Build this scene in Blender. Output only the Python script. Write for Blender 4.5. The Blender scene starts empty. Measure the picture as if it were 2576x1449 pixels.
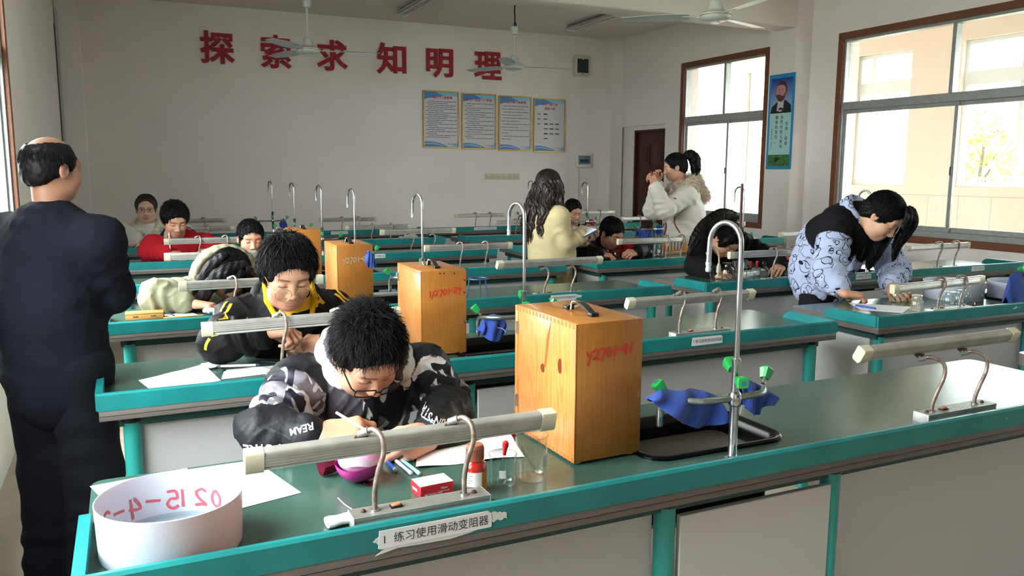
# School science laboratory: lab benches, students at work, daylight from windows on both sides.
import bpy, bmesh, math, random
import numpy as np
from mathutils import Vector, Matrix
from mathutils.bvhtree import BVHTree

random.seed(7)
RNG = np.random.default_rng(11)
SC = bpy.context.scene
COL = SC.collection
PI = math.pi

# ------------------------------------------------------------------ camera
# room axes: x to the right along the benches, y towards the back wall, z up; floor at z = 0
CAM_H = 1.52
YAW, PITCH, ROLL = [math.radians(a) for a in (25.2814, 8.1699, 0.2865)]
FOCAL_PX = 2048.4                      # for a 2576 px wide frame
_cy, _sy, _cp, _sp = math.cos(YAW), math.sin(YAW), math.cos(PITCH), math.sin(PITCH)
_fw = Vector((_sy * _cp, _cy * _cp, -_sp))
_rt = Vector((_cy, -_sy, 0))
_up = _rt.cross(_fw)
_rt2 = math.cos(ROLL) * _rt + math.sin(ROLL) * _up
_up2 = -math.sin(ROLL) * _rt + math.cos(ROLL) * _up
cam_data = bpy.data.cameras.new('camera')
cam_data.sensor_width = 36.0
cam_data.sensor_fit = 'HORIZONTAL'
cam_data.lens = FOCAL_PX * 36.0 / 2576.0
cam_data.clip_start = 0.05
cam_data.clip_end = 300
cam = bpy.data.objects.new('camera', cam_data)
COL.objects.link(cam)
cam.matrix_world = Matrix(((_rt2.x, _up2.x, -_fw.x, 0), (_rt2.y, _up2.y, -_fw.y, 0),
                           (_rt2.z, _up2.z, -_fw.z, CAM_H), (0, 0, 0, 1)))
SC.camera = cam



def _ray(px, py):
    return _rt2 * (px - 1288.0) + _up2 * (724.5 - py) + _fw * FOCAL_PX


def at(px, py, y):
    """the room point at depth y seen at photo position (px, py)"""
    d = _ray(px, py)
    return np.array(Vector((0, 0, CAM_H)) + d * (y / d.y))


def atz(px, py, z):
    """the room point at height z seen at photo position (px, py)"""
    d = _ray(px, py)
    return np.array(Vector((0, 0, CAM_H)) + d * ((z - CAM_H) / d.z))


def atx(px, py, x):
    d = _ray(px, py)
    return np.array(Vector((0, 0, CAM_H)) + d * (x / d.x))


# ------------------------------------------------------------------ sky, daylight, exposure
SKY_STRENGTH = 1.0
EXPOSURE = 4.8
world = bpy.data.worlds.new('overcast_sky')
SC.world = world
world.use_nodes = True
_wn = world.node_tree.nodes
_wn['Background'].inputs[0].default_value = (1.0, 0.985, 0.985, 1)
# overcast sky: three times as bright overhead as at the horizon
_wt = world.node_tree
_tc = _wt.nodes.new('ShaderNodeTexCoord')
_sx = _wt.nodes.new('ShaderNodeSeparateXYZ')
_mr = _wt.nodes.new('ShaderNodeMapRange')
_mr.inputs[1].default_value, _mr.inputs[2].default_value = 0.0, 1.0
_mr.inputs[3].default_value, _mr.inputs[4].default_value = 0.55 * SKY_STRENGTH, 1.65 * SKY_STRENGTH
_wt.links.new(_tc.outputs['Generated'], _sx.inputs[0])
_wt.links.new(_sx.outputs['Z'], _mr.inputs[0])
_wt.links.new(_mr.outputs[0], _wn['Background'].inputs[1])
SC.view_settings.view_transform = 'Standard'
SC.view_settings.look = 'None'
SC.view_settings.gamma = 1
SC.view_settings.use_curve_mapping = False
SC.view_settings.exposure = EXPOSURE
SC.cycles.max_bounces = 10
SC.cycles.diffuse_bounces = 6
SC.cycles.glossy_bounces = 4
SC.cycles.transmission_bounces = 8
SC.cycles.transparent_max_bounces = 16
SC.cycles.sample_clamp_indirect = 4
SC.cycles.caustics_reflective = False
SC.cycles.caustics_refractive = False


def portal(name, loc, rot, w, h):
    """a sky portal in a window opening: emits nothing, it only guides the sampling of the sky"""
    l = bpy.data.lights.new(name, 'AREA')
    l.shape = 'RECTANGLE'
    l.size, l.size_y = w, h
    l.cycles.is_portal = True
    o = bpy.data.objects.new(name, l)
    o.location = loc
    o.rotation_euler = rot
    COL.objects.link(o)
    return o


# window openings: left wall (x = -0.62) and right wall (x = 7.0)
WIN_Z = (0.90, 2.93)
LEFT_WINDOWS = [(3.35, 5.95), (0.9, 2.7), (-2.6, -1.9)]  # second and third are unseen, sized to balance light on the benches
RIGHT_WINDOWS = [(7.75, 9.34), (4.04, 6.59), (0.3, 2.8)]
for _a, _b in LEFT_WINDOWS:
    portal('window_daylight', (-0.72, (_a + _b) / 2, sum(WIN_Z) / 2), (0, -PI / 2, 0), WIN_Z[1] - WIN_Z[0], _b - _a)
for _a, _b in RIGHT_WINDOWS:
    portal('window_daylight', (7.12, (_a + _b) / 2, sum(WIN_Z) / 2), (0, PI / 2, 0), WIN_Z[1] - WIN_Z[0], _b - _a)


# ------------------------------------------------------------------ materials
def lin(h):
    """'#rrggbb' (as seen on screen) to linear rgb"""
    h = h.lstrip('#')
    out = []
    for i in (0, 2, 4):
        c = int(h[i:i + 2], 16) / 255
        out.append(c / 12.92 if c <= 0.04045 else ((c + 0.055) / 1.055) ** 2.4)
    return (*out, 1.0)


class NT:
    def __init__(self, m):
        self.t = m.node_tree
        self.n = self.t.nodes

    def add(self, kind, **kw):
        nd = self.n.new(kind)
        for k, v in kw.items():
            setattr(nd, k, v)
        return nd

    def link(self, a, b):
        self.t.links.new(a, b)


MATS = {}


def mat(name, color='#888888', rough=0.5, metal=0.0, var=0.0, vscale=8.0, bump=0.0, bscale=60.0, spec=0.5,
        color2=None, attr=None, coat=0.0, trans=0.0, sheen=0.0, stretch=None, sss=0.0):
    if name in MATS:
        return MATS[name]
    m = bpy.data.materials.new(name)
    m.use_nodes = True
    nt = NT(m)
    b = nt.n['Principled BSDF']
    base = lin(color)
    b.inputs['Base Color'].default_value = base
    b.inputs['Roughness'].default_value = rough
    b.inputs['Metallic'].default_value = metal
    b.inputs['Specular IOR Level'].default_value = spec
    if coat:
        b.inputs['Coat Weight'].default_value = coat
        b.inputs['Coat Roughness'].default_value = 0.15
    if trans:
        b.inputs['Transmission Weight'].default_value = trans
    if sheen:
        b.inputs['Sheen Weight'].default_value = sheen
        b.inputs['Sheen Roughness'].default_value = 0.5
    if sss:
        b.inputs['Subsurface Weight'].default_value = sss
        b.inputs['Subsurface Radius'].default_value = (0.012, 0.005, 0.003)
        b.inputs['Subsurface Scale'].default_value = 1.0
    src = None
    if attr:
        a = nt.add('ShaderNodeVertexColor', layer_name=attr)
        src = a.outputs['Color']
    coord = None
    if var or bump:
        tc = nt.add('ShaderNodeTexCoord')
        coord = tc.outputs['Object']
        if stretch:
            mp = nt.add('ShaderNodeMapping')
            mp.inputs['Scale'].default_value = stretch
            nt.link(coord, mp.inputs['Vector'])
            coord = mp.outputs['Vector']
    if var:
        nz = nt.add('ShaderNodeTexNoise')
        nz.inputs['Scale'].default_value = vscale
        nz.inputs['Detail'].default_value = 5
        nt.link(coord, nz.inputs['Vector'])
        mx = nt.add('ShaderNodeMix', data_type='RGBA')
        c2 = lin(color2) if color2 else tuple(max(0, c * (1 - var)) for c in base[:3]) + (1,)
        mx.inputs[6].default_value = base
        mx.inputs[7].default_value = c2
        if src:
            mu = nt.add('ShaderNodeMix', data_type='RGBA', blend_type='MULTIPLY')
            mu.inputs[0].default_value = 1.0
            cr = nt.add('ShaderNodeMapRange')
            cr.inputs[1].default_value, cr.inputs[2].default_value = 0.3, 0.7
            cr.inputs[3].default_value, cr.inputs[4].default_value = 1.0, 1.0 - var
            nt.link(nz.outputs['Fac'], cr.inputs[0])
            nt.link(src, mu.inputs[6])
            nt.link(cr.outputs[0], mu.inputs[7])
            src = mu.outputs[2]
        else:
            cr = nt.add('ShaderNodeMapRange')
            cr.inputs[1].default_value, cr.inputs[2].default_value = 0.35, 0.68
            nt.link(nz.outputs['Fac'], cr.inputs[0])
            nt.link(cr.outputs[0], mx.inputs[0])
            src = mx.outputs[2]
    if src:
        nt.link(src, b.inputs['Base Color'])
    if bump:
        nb = nt.add('ShaderNodeTexNoise')
        nb.inputs['Scale'].default_value = bscale
        nb.inputs['Detail'].default_value = 4
        nt.link(coord, nb.inputs['Vector'])
        bp = nt.add('ShaderNodeBump')
        bp.inputs['Strength'].default_value = bump
        bp.inputs['Distance'].default_value = 0.01
        nt.link(nb.outputs['Fac'], bp.inputs['Height'])
        nt.link(bp.outputs['Normal'], b.inputs['Normal'])
    MATS[name] = m
    return m


def pane_mat(name, tint='#f4f8f7', refl=1.0):
    """a thin flat pane: mostly see-through, mirrors a little at grazing angles"""
    m = bpy.data.materials.new(name)
    m.use_nodes = True
    nt = NT(m)
    nt.n.remove(nt.n['Principled BSDF'])
    out = nt.n['Material Output']
    tr = nt.add('ShaderNodeBsdfTransparent')
    tr.inputs[0].default_value = lin(tint)
    gl = nt.add('ShaderNodeBsdfGlossy')
    gl.inputs['Roughness'].default_value = 0.02
    lw = nt.add('ShaderNodeLayerWeight')
    pw = nt.add('ShaderNodeMath', operation='POWER')
    pw.inputs[1].default_value = 5.0
    nt.link(lw.outputs['Facing'], pw.inputs[0])
    mu = nt.add('ShaderNodeMath', operation='MULTIPLY_ADD')
    mu.inputs[1].default_value = 0.5 * refl
    mu.inputs[2].default_value = 0.03 * refl
    nt.link(pw.outputs[0], mu.inputs[0])
    mx = nt.add('ShaderNodeMixShader')
    nt.link(mu.outputs[0], mx.inputs[0])
    nt.link(tr.outputs[0], mx.inputs[1])
    nt.link(gl.outputs[0], mx.inputs[2])
    nt.link(mx.outputs[0], out.inputs[0])
    MATS[name] = m
    return m


# ------------------------------------------------------------------ mesh builder
def T(loc=(0, 0, 0), rot=(0, 0, 0), s=1.0):
    from mathutils import Euler
    m = Euler(rot).to_matrix().to_4x4()
    if not isinstance(s, (int, float)):
        m = m @ Matrix.Diagonal((*s, 1))
    else:
        m = m @ Matrix.Scale(s, 4)
    return Matrix.Translation(loc) @ m


class MB:
    """collects shapes; build() links them as ONE mesh object"""

    def __init__(self):
        self.v, self.f, self.mi, self.sm = [], [], [], []
        self.mats = []

    def mid(self, m):
        if m is None:
            return 0
        if m not in self.mats:
            self.mats.append(m)
        return self.mats.index(m)

    def raw(self, vs, fs, m=None, smooth=True, tf=None):
        o = len(self.v)
        if tf is not None:
            vs = [tuple(tf @ Vector(p)) for p in vs]
        self.v += [tuple(p) for p in vs]
        i = self.mid(m)
        for f in fs:
            self.f.append(tuple(a + o for a in f))
            self.mi.append(i)
            self.sm.append(smooth)
        return self

    def bmesh(self, bm, m=None, smooth=True, tf=None):
        bm.verts.index_update()
        self.raw([v.co[:] for v in bm.verts], [[v.index for v in f.verts] for f in bm.faces], m, smooth, tf)
        bm.free()
        return self

    def box(self, lo, hi, m=None, bev=0.0, seg=2, tf=None):
        bm = bmesh.new()
        bmesh.ops.create_cube(bm, size=1)
        c = [(a + b) / 2 for a, b in zip(lo, hi)]
        d = [b - a for a, b in zip(lo, hi)]
        for v in bm.verts:
            v.co = Vector([c[i] + v.co[i] * d[i] for i in range(3)])
        if bev > 0:
            bmesh.ops.bevel(bm, geom=list(bm.edges), offset=min(bev, min(abs(x) for x in d) * 0.45), segments=seg,
                            profile=0.5, affect='EDGES')
        return self.bmesh(bm, m, True, tf)

    def prism(self, pts, z0, z1, m=None, tf=None, smooth=False):
        """polygon (x, y) extruded from z0 to z1"""
        n = len(pts)
        vs = [(x, y, z0) for x, y in pts] + [(x, y, z1) for x, y in pts]
        fs = [tuple(range(n - 1, -1, -1)), tuple(range(n, 2 * n))]
        fs += [(i, (i + 1) % n, n + (i + 1) % n, n + i) for i in range(n)]
        return self.raw(vs, fs, m, smooth, tf)

    def lathe(self, prof, m=None, seg=24, tf=None, close=False):
        """profile [(r, z)] spun about z"""
        vs, fs = [], []
        n = len(prof)
        for r, z in prof:
            for k in range(seg):
                a = 2 * PI * k / seg
                vs.append((r * math.cos(a), r * math.sin(a), z))
        for i in range(n - 1 if not close else n):
            j = (i + 1) % n
            for k in range(seg):
                k2 = (k + 1) % seg
                fs.append((i * seg + k, i * seg + k2, j * seg + k2, j * seg + k))
        if not close:
            if prof[0][0] > 1e-6:
                fs.append(tuple(range(seg - 1, -1, -1)))
            if prof[-1][0] > 1e-6:
                fs.append(tuple((n - 1) * seg + k for k in range(seg)))
        return self.raw(vs, fs, m, True, tf)

    def tube(self, pts, r, m=None, seg=10, caps=True, tf=None, closed=False):
        """round tube along a polyline; r is a number or one radius per point"""
        P = [Vector(p) for p in pts]
        n = len(P)
        R = [r] * n if isinstance(r, (int, float)) else list(r)
        vs, fs = [], []
        nrm = None
        for i in range(n):
            if closed:
                t = (P[(i + 1) % n] - P[i - 1])
            else:
                t = P[min(i + 1, n - 1)] - P[max(i - 1, 0)]
            if t.length < 1e-9:
                t = Vector((0, 0, 1))
            t.normalize()
            if nrm is None:
                a = Vector((0, 0, 1)) if abs(t.z) < 0.9 else Vector((1, 0, 0))
                nrm = (a - t * a.dot(t)).normalized()
            else:
                nrm = nrm - t * nrm.dot(t)
                nrm = nrm.normalized() if nrm.length > 1e-6 else t.orthogonal().normalized()
            bi = t.cross(nrm)
            for k in range(seg):
                a = 2 * PI * k / seg
                vs.append(tuple(P[i] + (nrm * math.cos(a) + bi * math.sin(a)) * R[i]))
        for i in range(n if closed else n - 1):
            j = (i + 1) % n
            for k in range(seg):
                k2 = (k + 1) % seg
                fs.append((i * seg + k, i * seg + k2, j * seg + k2, j * seg + k))
        if caps and not closed:
            fs.append(tuple(range(seg - 1, -1, -1)))
            fs.append(tuple((n - 1) * seg + k for k in range(seg)))
        return self.raw(vs, fs, m, True, tf)

    def ball(self, c, r, m=None, u=16, v=10, tf=None):
        rr = (r, r, r) if isinstance(r, (int, float)) else r
        bm = bmesh.new()
        bmesh.ops.create_uvsphere(bm, u_segments=u, v_segments=v, radius=1)
        for q in bm.verts:
            q.co = Vector([c[i] + q.co[i] * rr[i] for i in range(3)])
        return self.bmesh(bm, m, True, tf)

    def sheet(self, fn, nu, nv, m=None, th=0.0, tf=None):
        """grid surface fn(u, v) -> point, u and v in 0..1; th gives it thickness along z-normals"""
        P = [Vector(fn(i / nu, j / nv)) for j in range(nv + 1) for i in range(nu + 1)]
        w = nu + 1
        fs = [(j * w + i, j * w + i + 1, (j + 1) * w + i + 1, (j + 1) * w + i) for j in range(nv) for i in range(nu)]
        if th:
            N = []
            for j in range(nv + 1):
                for i in range(nu + 1):
                    a = P[j * w + min(i + 1, nu)] - P[j * w + max(i - 1, 0)]
                    b = P[min(j + 1, nv) * w + i] - P[max(j - 1, 0) * w + i]
                    c = a.cross(b)
                    N.append(c.normalized() if c.length > 1e-12 else Vector((0, 0, 1)))
            k = len(P)
            P = P + [p - n * th for p, n in zip(P, N)]
            fs += [tuple(k + a for a in reversed(f)) for f in fs]
            ring = [i for i in range(w)] + [j * w + nu for j in range(1, nv + 1)] + \
                   [nv * w + i for i in range(nu - 1, -1, -1)] + [j * w for j in range(nv - 1, 0, -1)]
            for a, b in zip(ring, ring[1:] + ring[:1]):
                fs.append((b, a, k + a, k + b))
        return self.raw(P, fs, m, True, tf)

    def mesh(self, name):
        me = bpy.data.meshes.new(name)
        me.from_pydata(self.v, [], self.f)
        me.polygons.foreach_set('material_index', self.mi)
        me.polygons.foreach_set('use_smooth', self.sm)
        for m in self.mats:
            me.materials.append(m)
        me.update()
        me.set_sharp_from_angle(angle=math.radians(40))
        return me

    def build(self, name, parent=None, m=None, loc=None, rot=None):
        if m is not None and not self.mats:
            self.mats.append(m)
        return link(name, self.mesh(name), parent, loc, rot)


def link(name, data, parent=None, loc=None, rot=None):
    o = bpy.data.objects.new(name, data)
    COL.objects.link(o)
    if parent is not None:
        o.parent = parent
    if loc is not None:
        o.location = loc
    if rot is not None:
        o.rotation_euler = rot
    return o


def tag(o, label=None, cat=None, group=None, kind=None):
    if label:
        o['label'] = label
    if cat:
        o['category'] = cat
    if group:
        o['group'] = group
    if kind:
        o['kind'] = kind
    return o


def thing(name, label, cat, loc=(0, 0, 0), rotz=0.0, group=None):
    o = bpy.data.objects.new(name, None)
    o.empty_display_size = 0.05
    COL.objects.link(o)
    o.location = loc
    o.rotation_euler = (0, 0, rotz)
    return tag(o, label, cat, group)


def struct(o):
    o['kind'] = 'structure'
    return o


def copy_tree(o, parent=None):
    c = o.copy()
    COL.objects.link(c)
    if parent is not None:
        c.parent = parent
    for ch in list(o.children):
        copy_tree(ch, c)
    return c


_glyphs = {}


def glyphs(s, size=1.0, bold=0.0, depth=0.0, align='CENTER', spacing=1.0, line=1.0, bevel=0.0):
    """lettering as (vertices, faces), baseline along x, up along y"""
    k = (s, bold, depth, align, spacing, line, bevel)
    if k not in _glyphs:
        c = bpy.data.curves.new('lettering', 'FONT')
        c.body = s
        c.size = 1
        c.offset = bold
        c.extrude = depth
        c.bevel_depth = bevel
        c.bevel_resolution = 1
        c.align_x = align
        c.space_character = spacing
        c.space_line = line
        c.resolution_u = 3
        o = bpy.data.objects.new('lettering', c)
        me = bpy.data.meshes.new_from_object(o)
        _glyphs[k] = ([tuple(v.co) for v in me.vertices], [tuple(p.vertices) for p in me.polygons])
        bpy.data.objects.remove(o)
        bpy.data.curves.remove(c)
        bpy.data.meshes.remove(me)
    vs, fs = _glyphs[k]
    return [(x * size, y * size, z * size) for x, y, z in vs], fs


def arc(c, r, a0, a1, n, plane='xz'):
    out = []
    for i in range(n + 1):
        a = a0 + (a1 - a0) * i / n
        u, w = r * math.cos(a), r * math.sin(a)
        p = {'xz': (u, 0, w), 'xy': (u, w, 0), 'yz': (0, u, w)}[plane]
        out.append((c[0] + p[0], c[1] + p[1], c[2] + p[2]))
    return out


def smooth_path(pts, n=6):
    """Catmull-Rom through the points"""
    P = [Vector(p) for p in pts]
    out = []
    for i in range(len(P) - 1):
        p0, p1, p2, p3 = P[max(i - 1, 0)], P[i], P[i + 1], P[min(i + 2, len(P) - 1)]
        for k in range(n):
            t = k / n
            out.append(0.5 * ((2 * p1) + (p2 - p0) * t + (2 * p0 - 5 * p1 + 4 * p2 - p3) * t * t +
                              (3 * p1 - p0 - 3 * p2 + p3) * t ** 3))
    out.append(P[-1])
    return [tuple(p) for p in out]
# ------------------------------------------------------------------ the room
XL, XR, YF, YB, ZC = -0.62, 7.0, -2.9, 11.05, 3.53
WALL = mat('wall_paint', '#efe8e5', 0.75, var=0.05, vscale=1.5, bump=0.08, bscale=180)
CEIL = mat('ceiling_paint', '#e6e0dc', 0.85, var=0.05, vscale=1.0)
FLOOR = mat('terrazzo_floor', '#c4b6a4', 0.35, var=0.35, vscale=3.0, color2='#a39684')
WOODTRIM = mat('brown_wood_trim', '#7a4a30', 0.45, var=0.25, vscale=6, stretch=(8, 1, 8))
ALU = mat('window_aluminium', '#b4b8b8', 0.4, metal=0.55, var=0.15, vscale=20)
GLASS = pane_mat('window_glass')
DOORM = mat('door_wood', '#4a1d18', 0.35, var=0.3, vscale=5, stretch=(6, 6, 1))
WHITE = mat('white_plastic', '#e2e2dc', 0.4)

floor_b = MB()
floor_b.box((XL - 0.3, YF - 0.3, -0.12), (XR + 0.3, YB + 0.3, 0.0), FLOOR)
struct(floor_b.build('floor'))
cb = MB()
cb.box((XL - 0.3, YF - 0.3, ZC), (XR + 0.3, YB + 0.3, ZC + 0.15), CEIL)
struct(cb.build('ceiling'))
b = MB()
b.box((XL - 0.25, YB, 0), (XR + 0.25, YB + 0.2, ZC), WALL)
struct(b.build('wall_back'))
b = MB()
b.box((XL - 0.25, YF - 0.2, 0), (XR + 0.25, YF, ZC), WALL)
struct(b.build('wall_front'))
b = MB()
b.box((0.9, YF, 0.95), (5.4, YF + 0.03, 2.25), mat('blackboard', '#24352d', 0.6))  # added behind the camera to dim light bounced onto the bench fronts
o = struct(b.build('trim_6'))
o['label'] = 'unseen dark green blackboard added to the front wall to dim bounced light'


def wall_with_openings(x0, x1, y0, y1, openings, zlo, zhi, m, extra=None, z1=None):
    """openings: sorted [(ya, yb)]"""
    z1 = ZC if z1 is None else z1
    w = MB()
    ys = sorted(openings)
    w.box((x0, y0, 0), (x1, y1, zlo), m)
    w.box((x0, y0, zhi), (x1, y1, z1), m)
    cur = y0
    for a, c in ys:
        w.box((x0, cur, zlo), (x1, a, zhi), m)
        cur = c
    w.box((x0, cur, zlo), (x1, y1, zhi), m)
    return w


wl = wall_with_openings(XL - 0.24, XL, YF, YB, LEFT_WINDOWS, *WIN_Z, WALL)
struct(wl.build('wall_left'))
# right wall: window part, then the door niche at its far end
wr = wall_with_openings(XR, XR + 0.24, YF, 9.74, RIGHT_WINDOWS, *WIN_Z, WALL)
wr.box((XR, 9.74, 2.2), (XR + 0.24, YB, ZC), WALL)
wr.box((XR + 0.06, 10.62, 0), (XR + 0.24, YB, 2.2), WALL)
wr.box((XR + 0.06, 9.74, 2.14), (XR + 0.24, 10.62, 2.2), WALL)
struct(wr.build('wall_right'))
for nm, lo, hi in (('trim_1', (XL, 10.80, 0), (-0.375, YB, ZC)), ('trim_2', (6.774, 10.847, 0), (XR, YB, ZC)),
                   ('trim_3', (6.78, 7.044, 0), (XR, 7.46, ZC))):
    b = MB()
    b.box(lo, hi, WALL, 0.006, 1)
    o = struct(b.build(nm))
    o['label'] = 'plastered column standing against the wall'
b = MB()
b.box((XL, 7.05, 3.10), (6.9, 7.38, ZC), CEIL, 0.03, 3)
o = struct(b.build('trim_4'))
o['label'] = 'ceiling beam across the room'
# surface conduit in the left corner
b = MB()
b.box((-0.612, 10.74, 0.0), (-0.585, 10.795, 3.3), mat('grey_conduit', '#b9c0bd', 0.4), 0.004)
b.box((-0.62, 10.66, 0.4), (-0.607, 10.675, 3.12), mat('dark_crack', '#55584f', 0.9))
o = struct(b.build('trim_5'))
o['label'] = 'grey cable conduit with a dark gap in the left corner'


def window(name, xw, side, y0, y1, mull):
    """sliding aluminium window in a brown wooden surround; side = +1 when outside is towards +x"""
    z0, z1 = WIN_Z
    root = bpy.data.objects.new(name, None)
    COL.objects.link(root)
    root['kind'] = 'structure'
    xi = xw - side * 0.012
    t = 0.062

    def bx(m_, a, c, lo_y, hi_y, lo_z, hi_z, mm, bev=0.003):
        lo, hi = sorted((a, c))
        m_.box((lo, lo_y, lo_z), (hi, hi_y, hi_z), mm, bev, 1)
    fr = MB()
    for ya, yb, za, zb in ((y0 - t, y1 + t, z1 - 0.008, z1 + t), (y0 - t, y1 + t, z0 - t, z0 + 0.008),
                           (y0 - t, y0 + 0.008, z0 + 0.008, z1 - 0.008), (y1 - 0.008, y1 + t, z0 + 0.008, z1 - 0.008)):
        bx(fr, xi, xi + side * 0.03, ya, yb, za, zb, WOODTRIM)
    fr.build('wooden_surround', root)
    al = MB()
    xa, xb_ = xw + side * 0.012, xw + side * 0.10
    zt = 2.23
    for k, (ya, yb, za, zb) in enumerate(((y0, y1, z1 - 0.035, z1), (y0, y1, z0, z0 + 0.06), (y0, y0 + 0.03, z0 + 0.06, z1 - 0.035), (y1 - 0.03, y1, z0 + 0.06, z1 - 0.035),
                           (y0 + 0.03, y1 - 0.03, zt - 0.045, zt + 0.035), (mull + 0.03, mull + 0.07, zt + 0.035, z1 - 0.035))):
        bx(al, xa + side * 0.002 * (k > 1), xb_ - side * 0.002 * (k > 1), ya, yb, za, zb, ALU)
    al.build('aluminium_frame', root)
    for k, (ya, yb) in enumerate(((y0 + 0.03, mull + 0.03), (mull - 0.03, y1 - 0.03))):
        sa = MB()
        xs = xw + side * (0.05 if k else 0.08)
        w = 0.035
        for a, c, za, zb in ((ya, yb, zt - 0.085, zt - 0.045), (ya, yb, z0 + 0.06, z0 + 0.11), (ya, ya + w, z0 + 0.11, zt - 0.085),
                             (yb - w, yb, z0 + 0.11, zt - 0.085)):
            bx(sa, xs - 0.012, xs + 0.012, a, c, za, zb, ALU)
        so = sa.build('sliding_sash', root)
        g = MB()
        bx(g, xs - 0.002, xs + 0.002, ya + w, yb - w, z0 + 0.11, zt - 0.085, GLASS, 0)
        g.build('pane', so)
        if k:
            h = MB()
            bx(h, xs - side * 0.034, xs - side * 0.012, ya + 0.008, ya + 0.026, 1.50, 1.58, mat('dark_latch', '#3a3b3c', 0.4))
            h.build('latch', so)
    for ya, yb in ((y0 + 0.03, mull + 0.03), (mull + 0.07, y1 - 0.03)):
        g = MB()
        xs = xw + side * 0.07
        bx(g, xs - 0.002, xs + 0.002, ya, yb, zt + 0.035, z1 - 0.035, GLASS, 0)
        g.build('pane', root)
    return root


wi = 0
for (a, c), mu in zip(RIGHT_WINDOWS, (8.46, 5.25, 1.5)):
    wi += 1
    window('window_%d' % wi, XR, 1, a, c, mu)
for a, c in LEFT_WINDOWS:
    wi += 1
    window('window_%d' % wi, XL, -1, a, c, (a + c) / 2)

# the door in its niche
door = bpy.data.objects.new('door_1', None)
COL.objects.link(door)
door['kind'] = 'structure'
b = MB()
dx = XR + 0.10
b.box((dx, 9.80, 0.005), (dx + 0.045, 10.59, 2.11), DOORM, 0.003)
pan = [(9.88, 10.15), (10.24, 10.51)]
for ya, yb in pan:
    for za, zb in ((1.62, 1.92), (0.85, 1.48), (0.2, 0.72)):
        for k, (g, dd) in enumerate(((0.0, 0.010), (0.045, 0.018))):
            b.box((dx - dd, ya + g, za + g), (dx + 0.001, yb - g, zb - g), DOORM, 0.007)
b.build('door_leaf', door)
b = MB()
for lo, hi in (((dx - 0.03, 9.75, 0), (dx + 0.05, 9.80, 2.14)), ((dx - 0.03, 10.59, 0), (dx + 0.05, 10.62, 2.14)),
               ((dx - 0.03, 9.75, 2.11), (dx + 0.05, 10.62, 2.14))):
    b.box(lo, hi, DOORM, 0.003)
b.build('door_frame', door)
b = MB()
b.tube([(dx - 0.02, 9.87, 1.02), (dx - 0.055, 9.87, 1.02), (dx - 0.055, 9.99, 1.02)], 0.009, mat('brass', '#a98f52', 0.3, 0.9))
b.build('door_handle', door)

# ------------------------------------------------------------------ outside: corridor wall, school building, trees
PINK = bpy.data.materials.new('corridor_tiles')
PINK.use_nodes = True
_nt = NT(PINK)
_bs = _nt.n['Principled BSDF']
_bs.inputs['Roughness'].default_value = 0.6
_tc = _nt.add('ShaderNodeTexCoord')
_sep = _nt.add('ShaderNodeSeparateXYZ')
_cmb = _nt.add('ShaderNodeCombineXYZ')
_nt.link(_tc.outputs['Object'], _sep.inputs[0])
_nt.link(_sep.outputs['Y'], _cmb.inputs['X'])
_nt.link(_sep.outputs['Z'], _cmb.inputs['Y'])
_br = _nt.add('ShaderNodeTexBrick')
_br.offset = 0.0
_br.inputs['Color1'].default_value = lin('#d9c8bb')
_br.inputs['Color2'].default_value = lin('#d4c3b6')
_br.inputs['Mortar'].default_value = lin('#b09c90')
_br.inputs['Scale'].default_value = 1.0
_br.inputs['Mortar Size'].default_value = 0.004
_br.inputs['Brick Width'].default_value = 0.42
_br.inputs['Row Height'].default_value = 0.415
_nt.link(_cmb.outputs[0], _br.inputs['Vector'])
_lt = _nt.add('ShaderNodeMath', operation='LESS_THAN')
_lt.inputs[1].default_value = 1.25
_nt.link(_sep.outputs['Z'], _lt.inputs[0])
_mx = _nt.add('ShaderNodeMix', data_type='RGBA')
_mx.inputs[6].default_value = lin('#d8c7ba')
_nt.link(_lt.outputs[0], _mx.inputs[0])
_nt.link(_br.outputs['Color'], _mx.inputs[7])
_nt.link(_mx.outputs[2], _bs.inputs['Base Color'])

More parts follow.
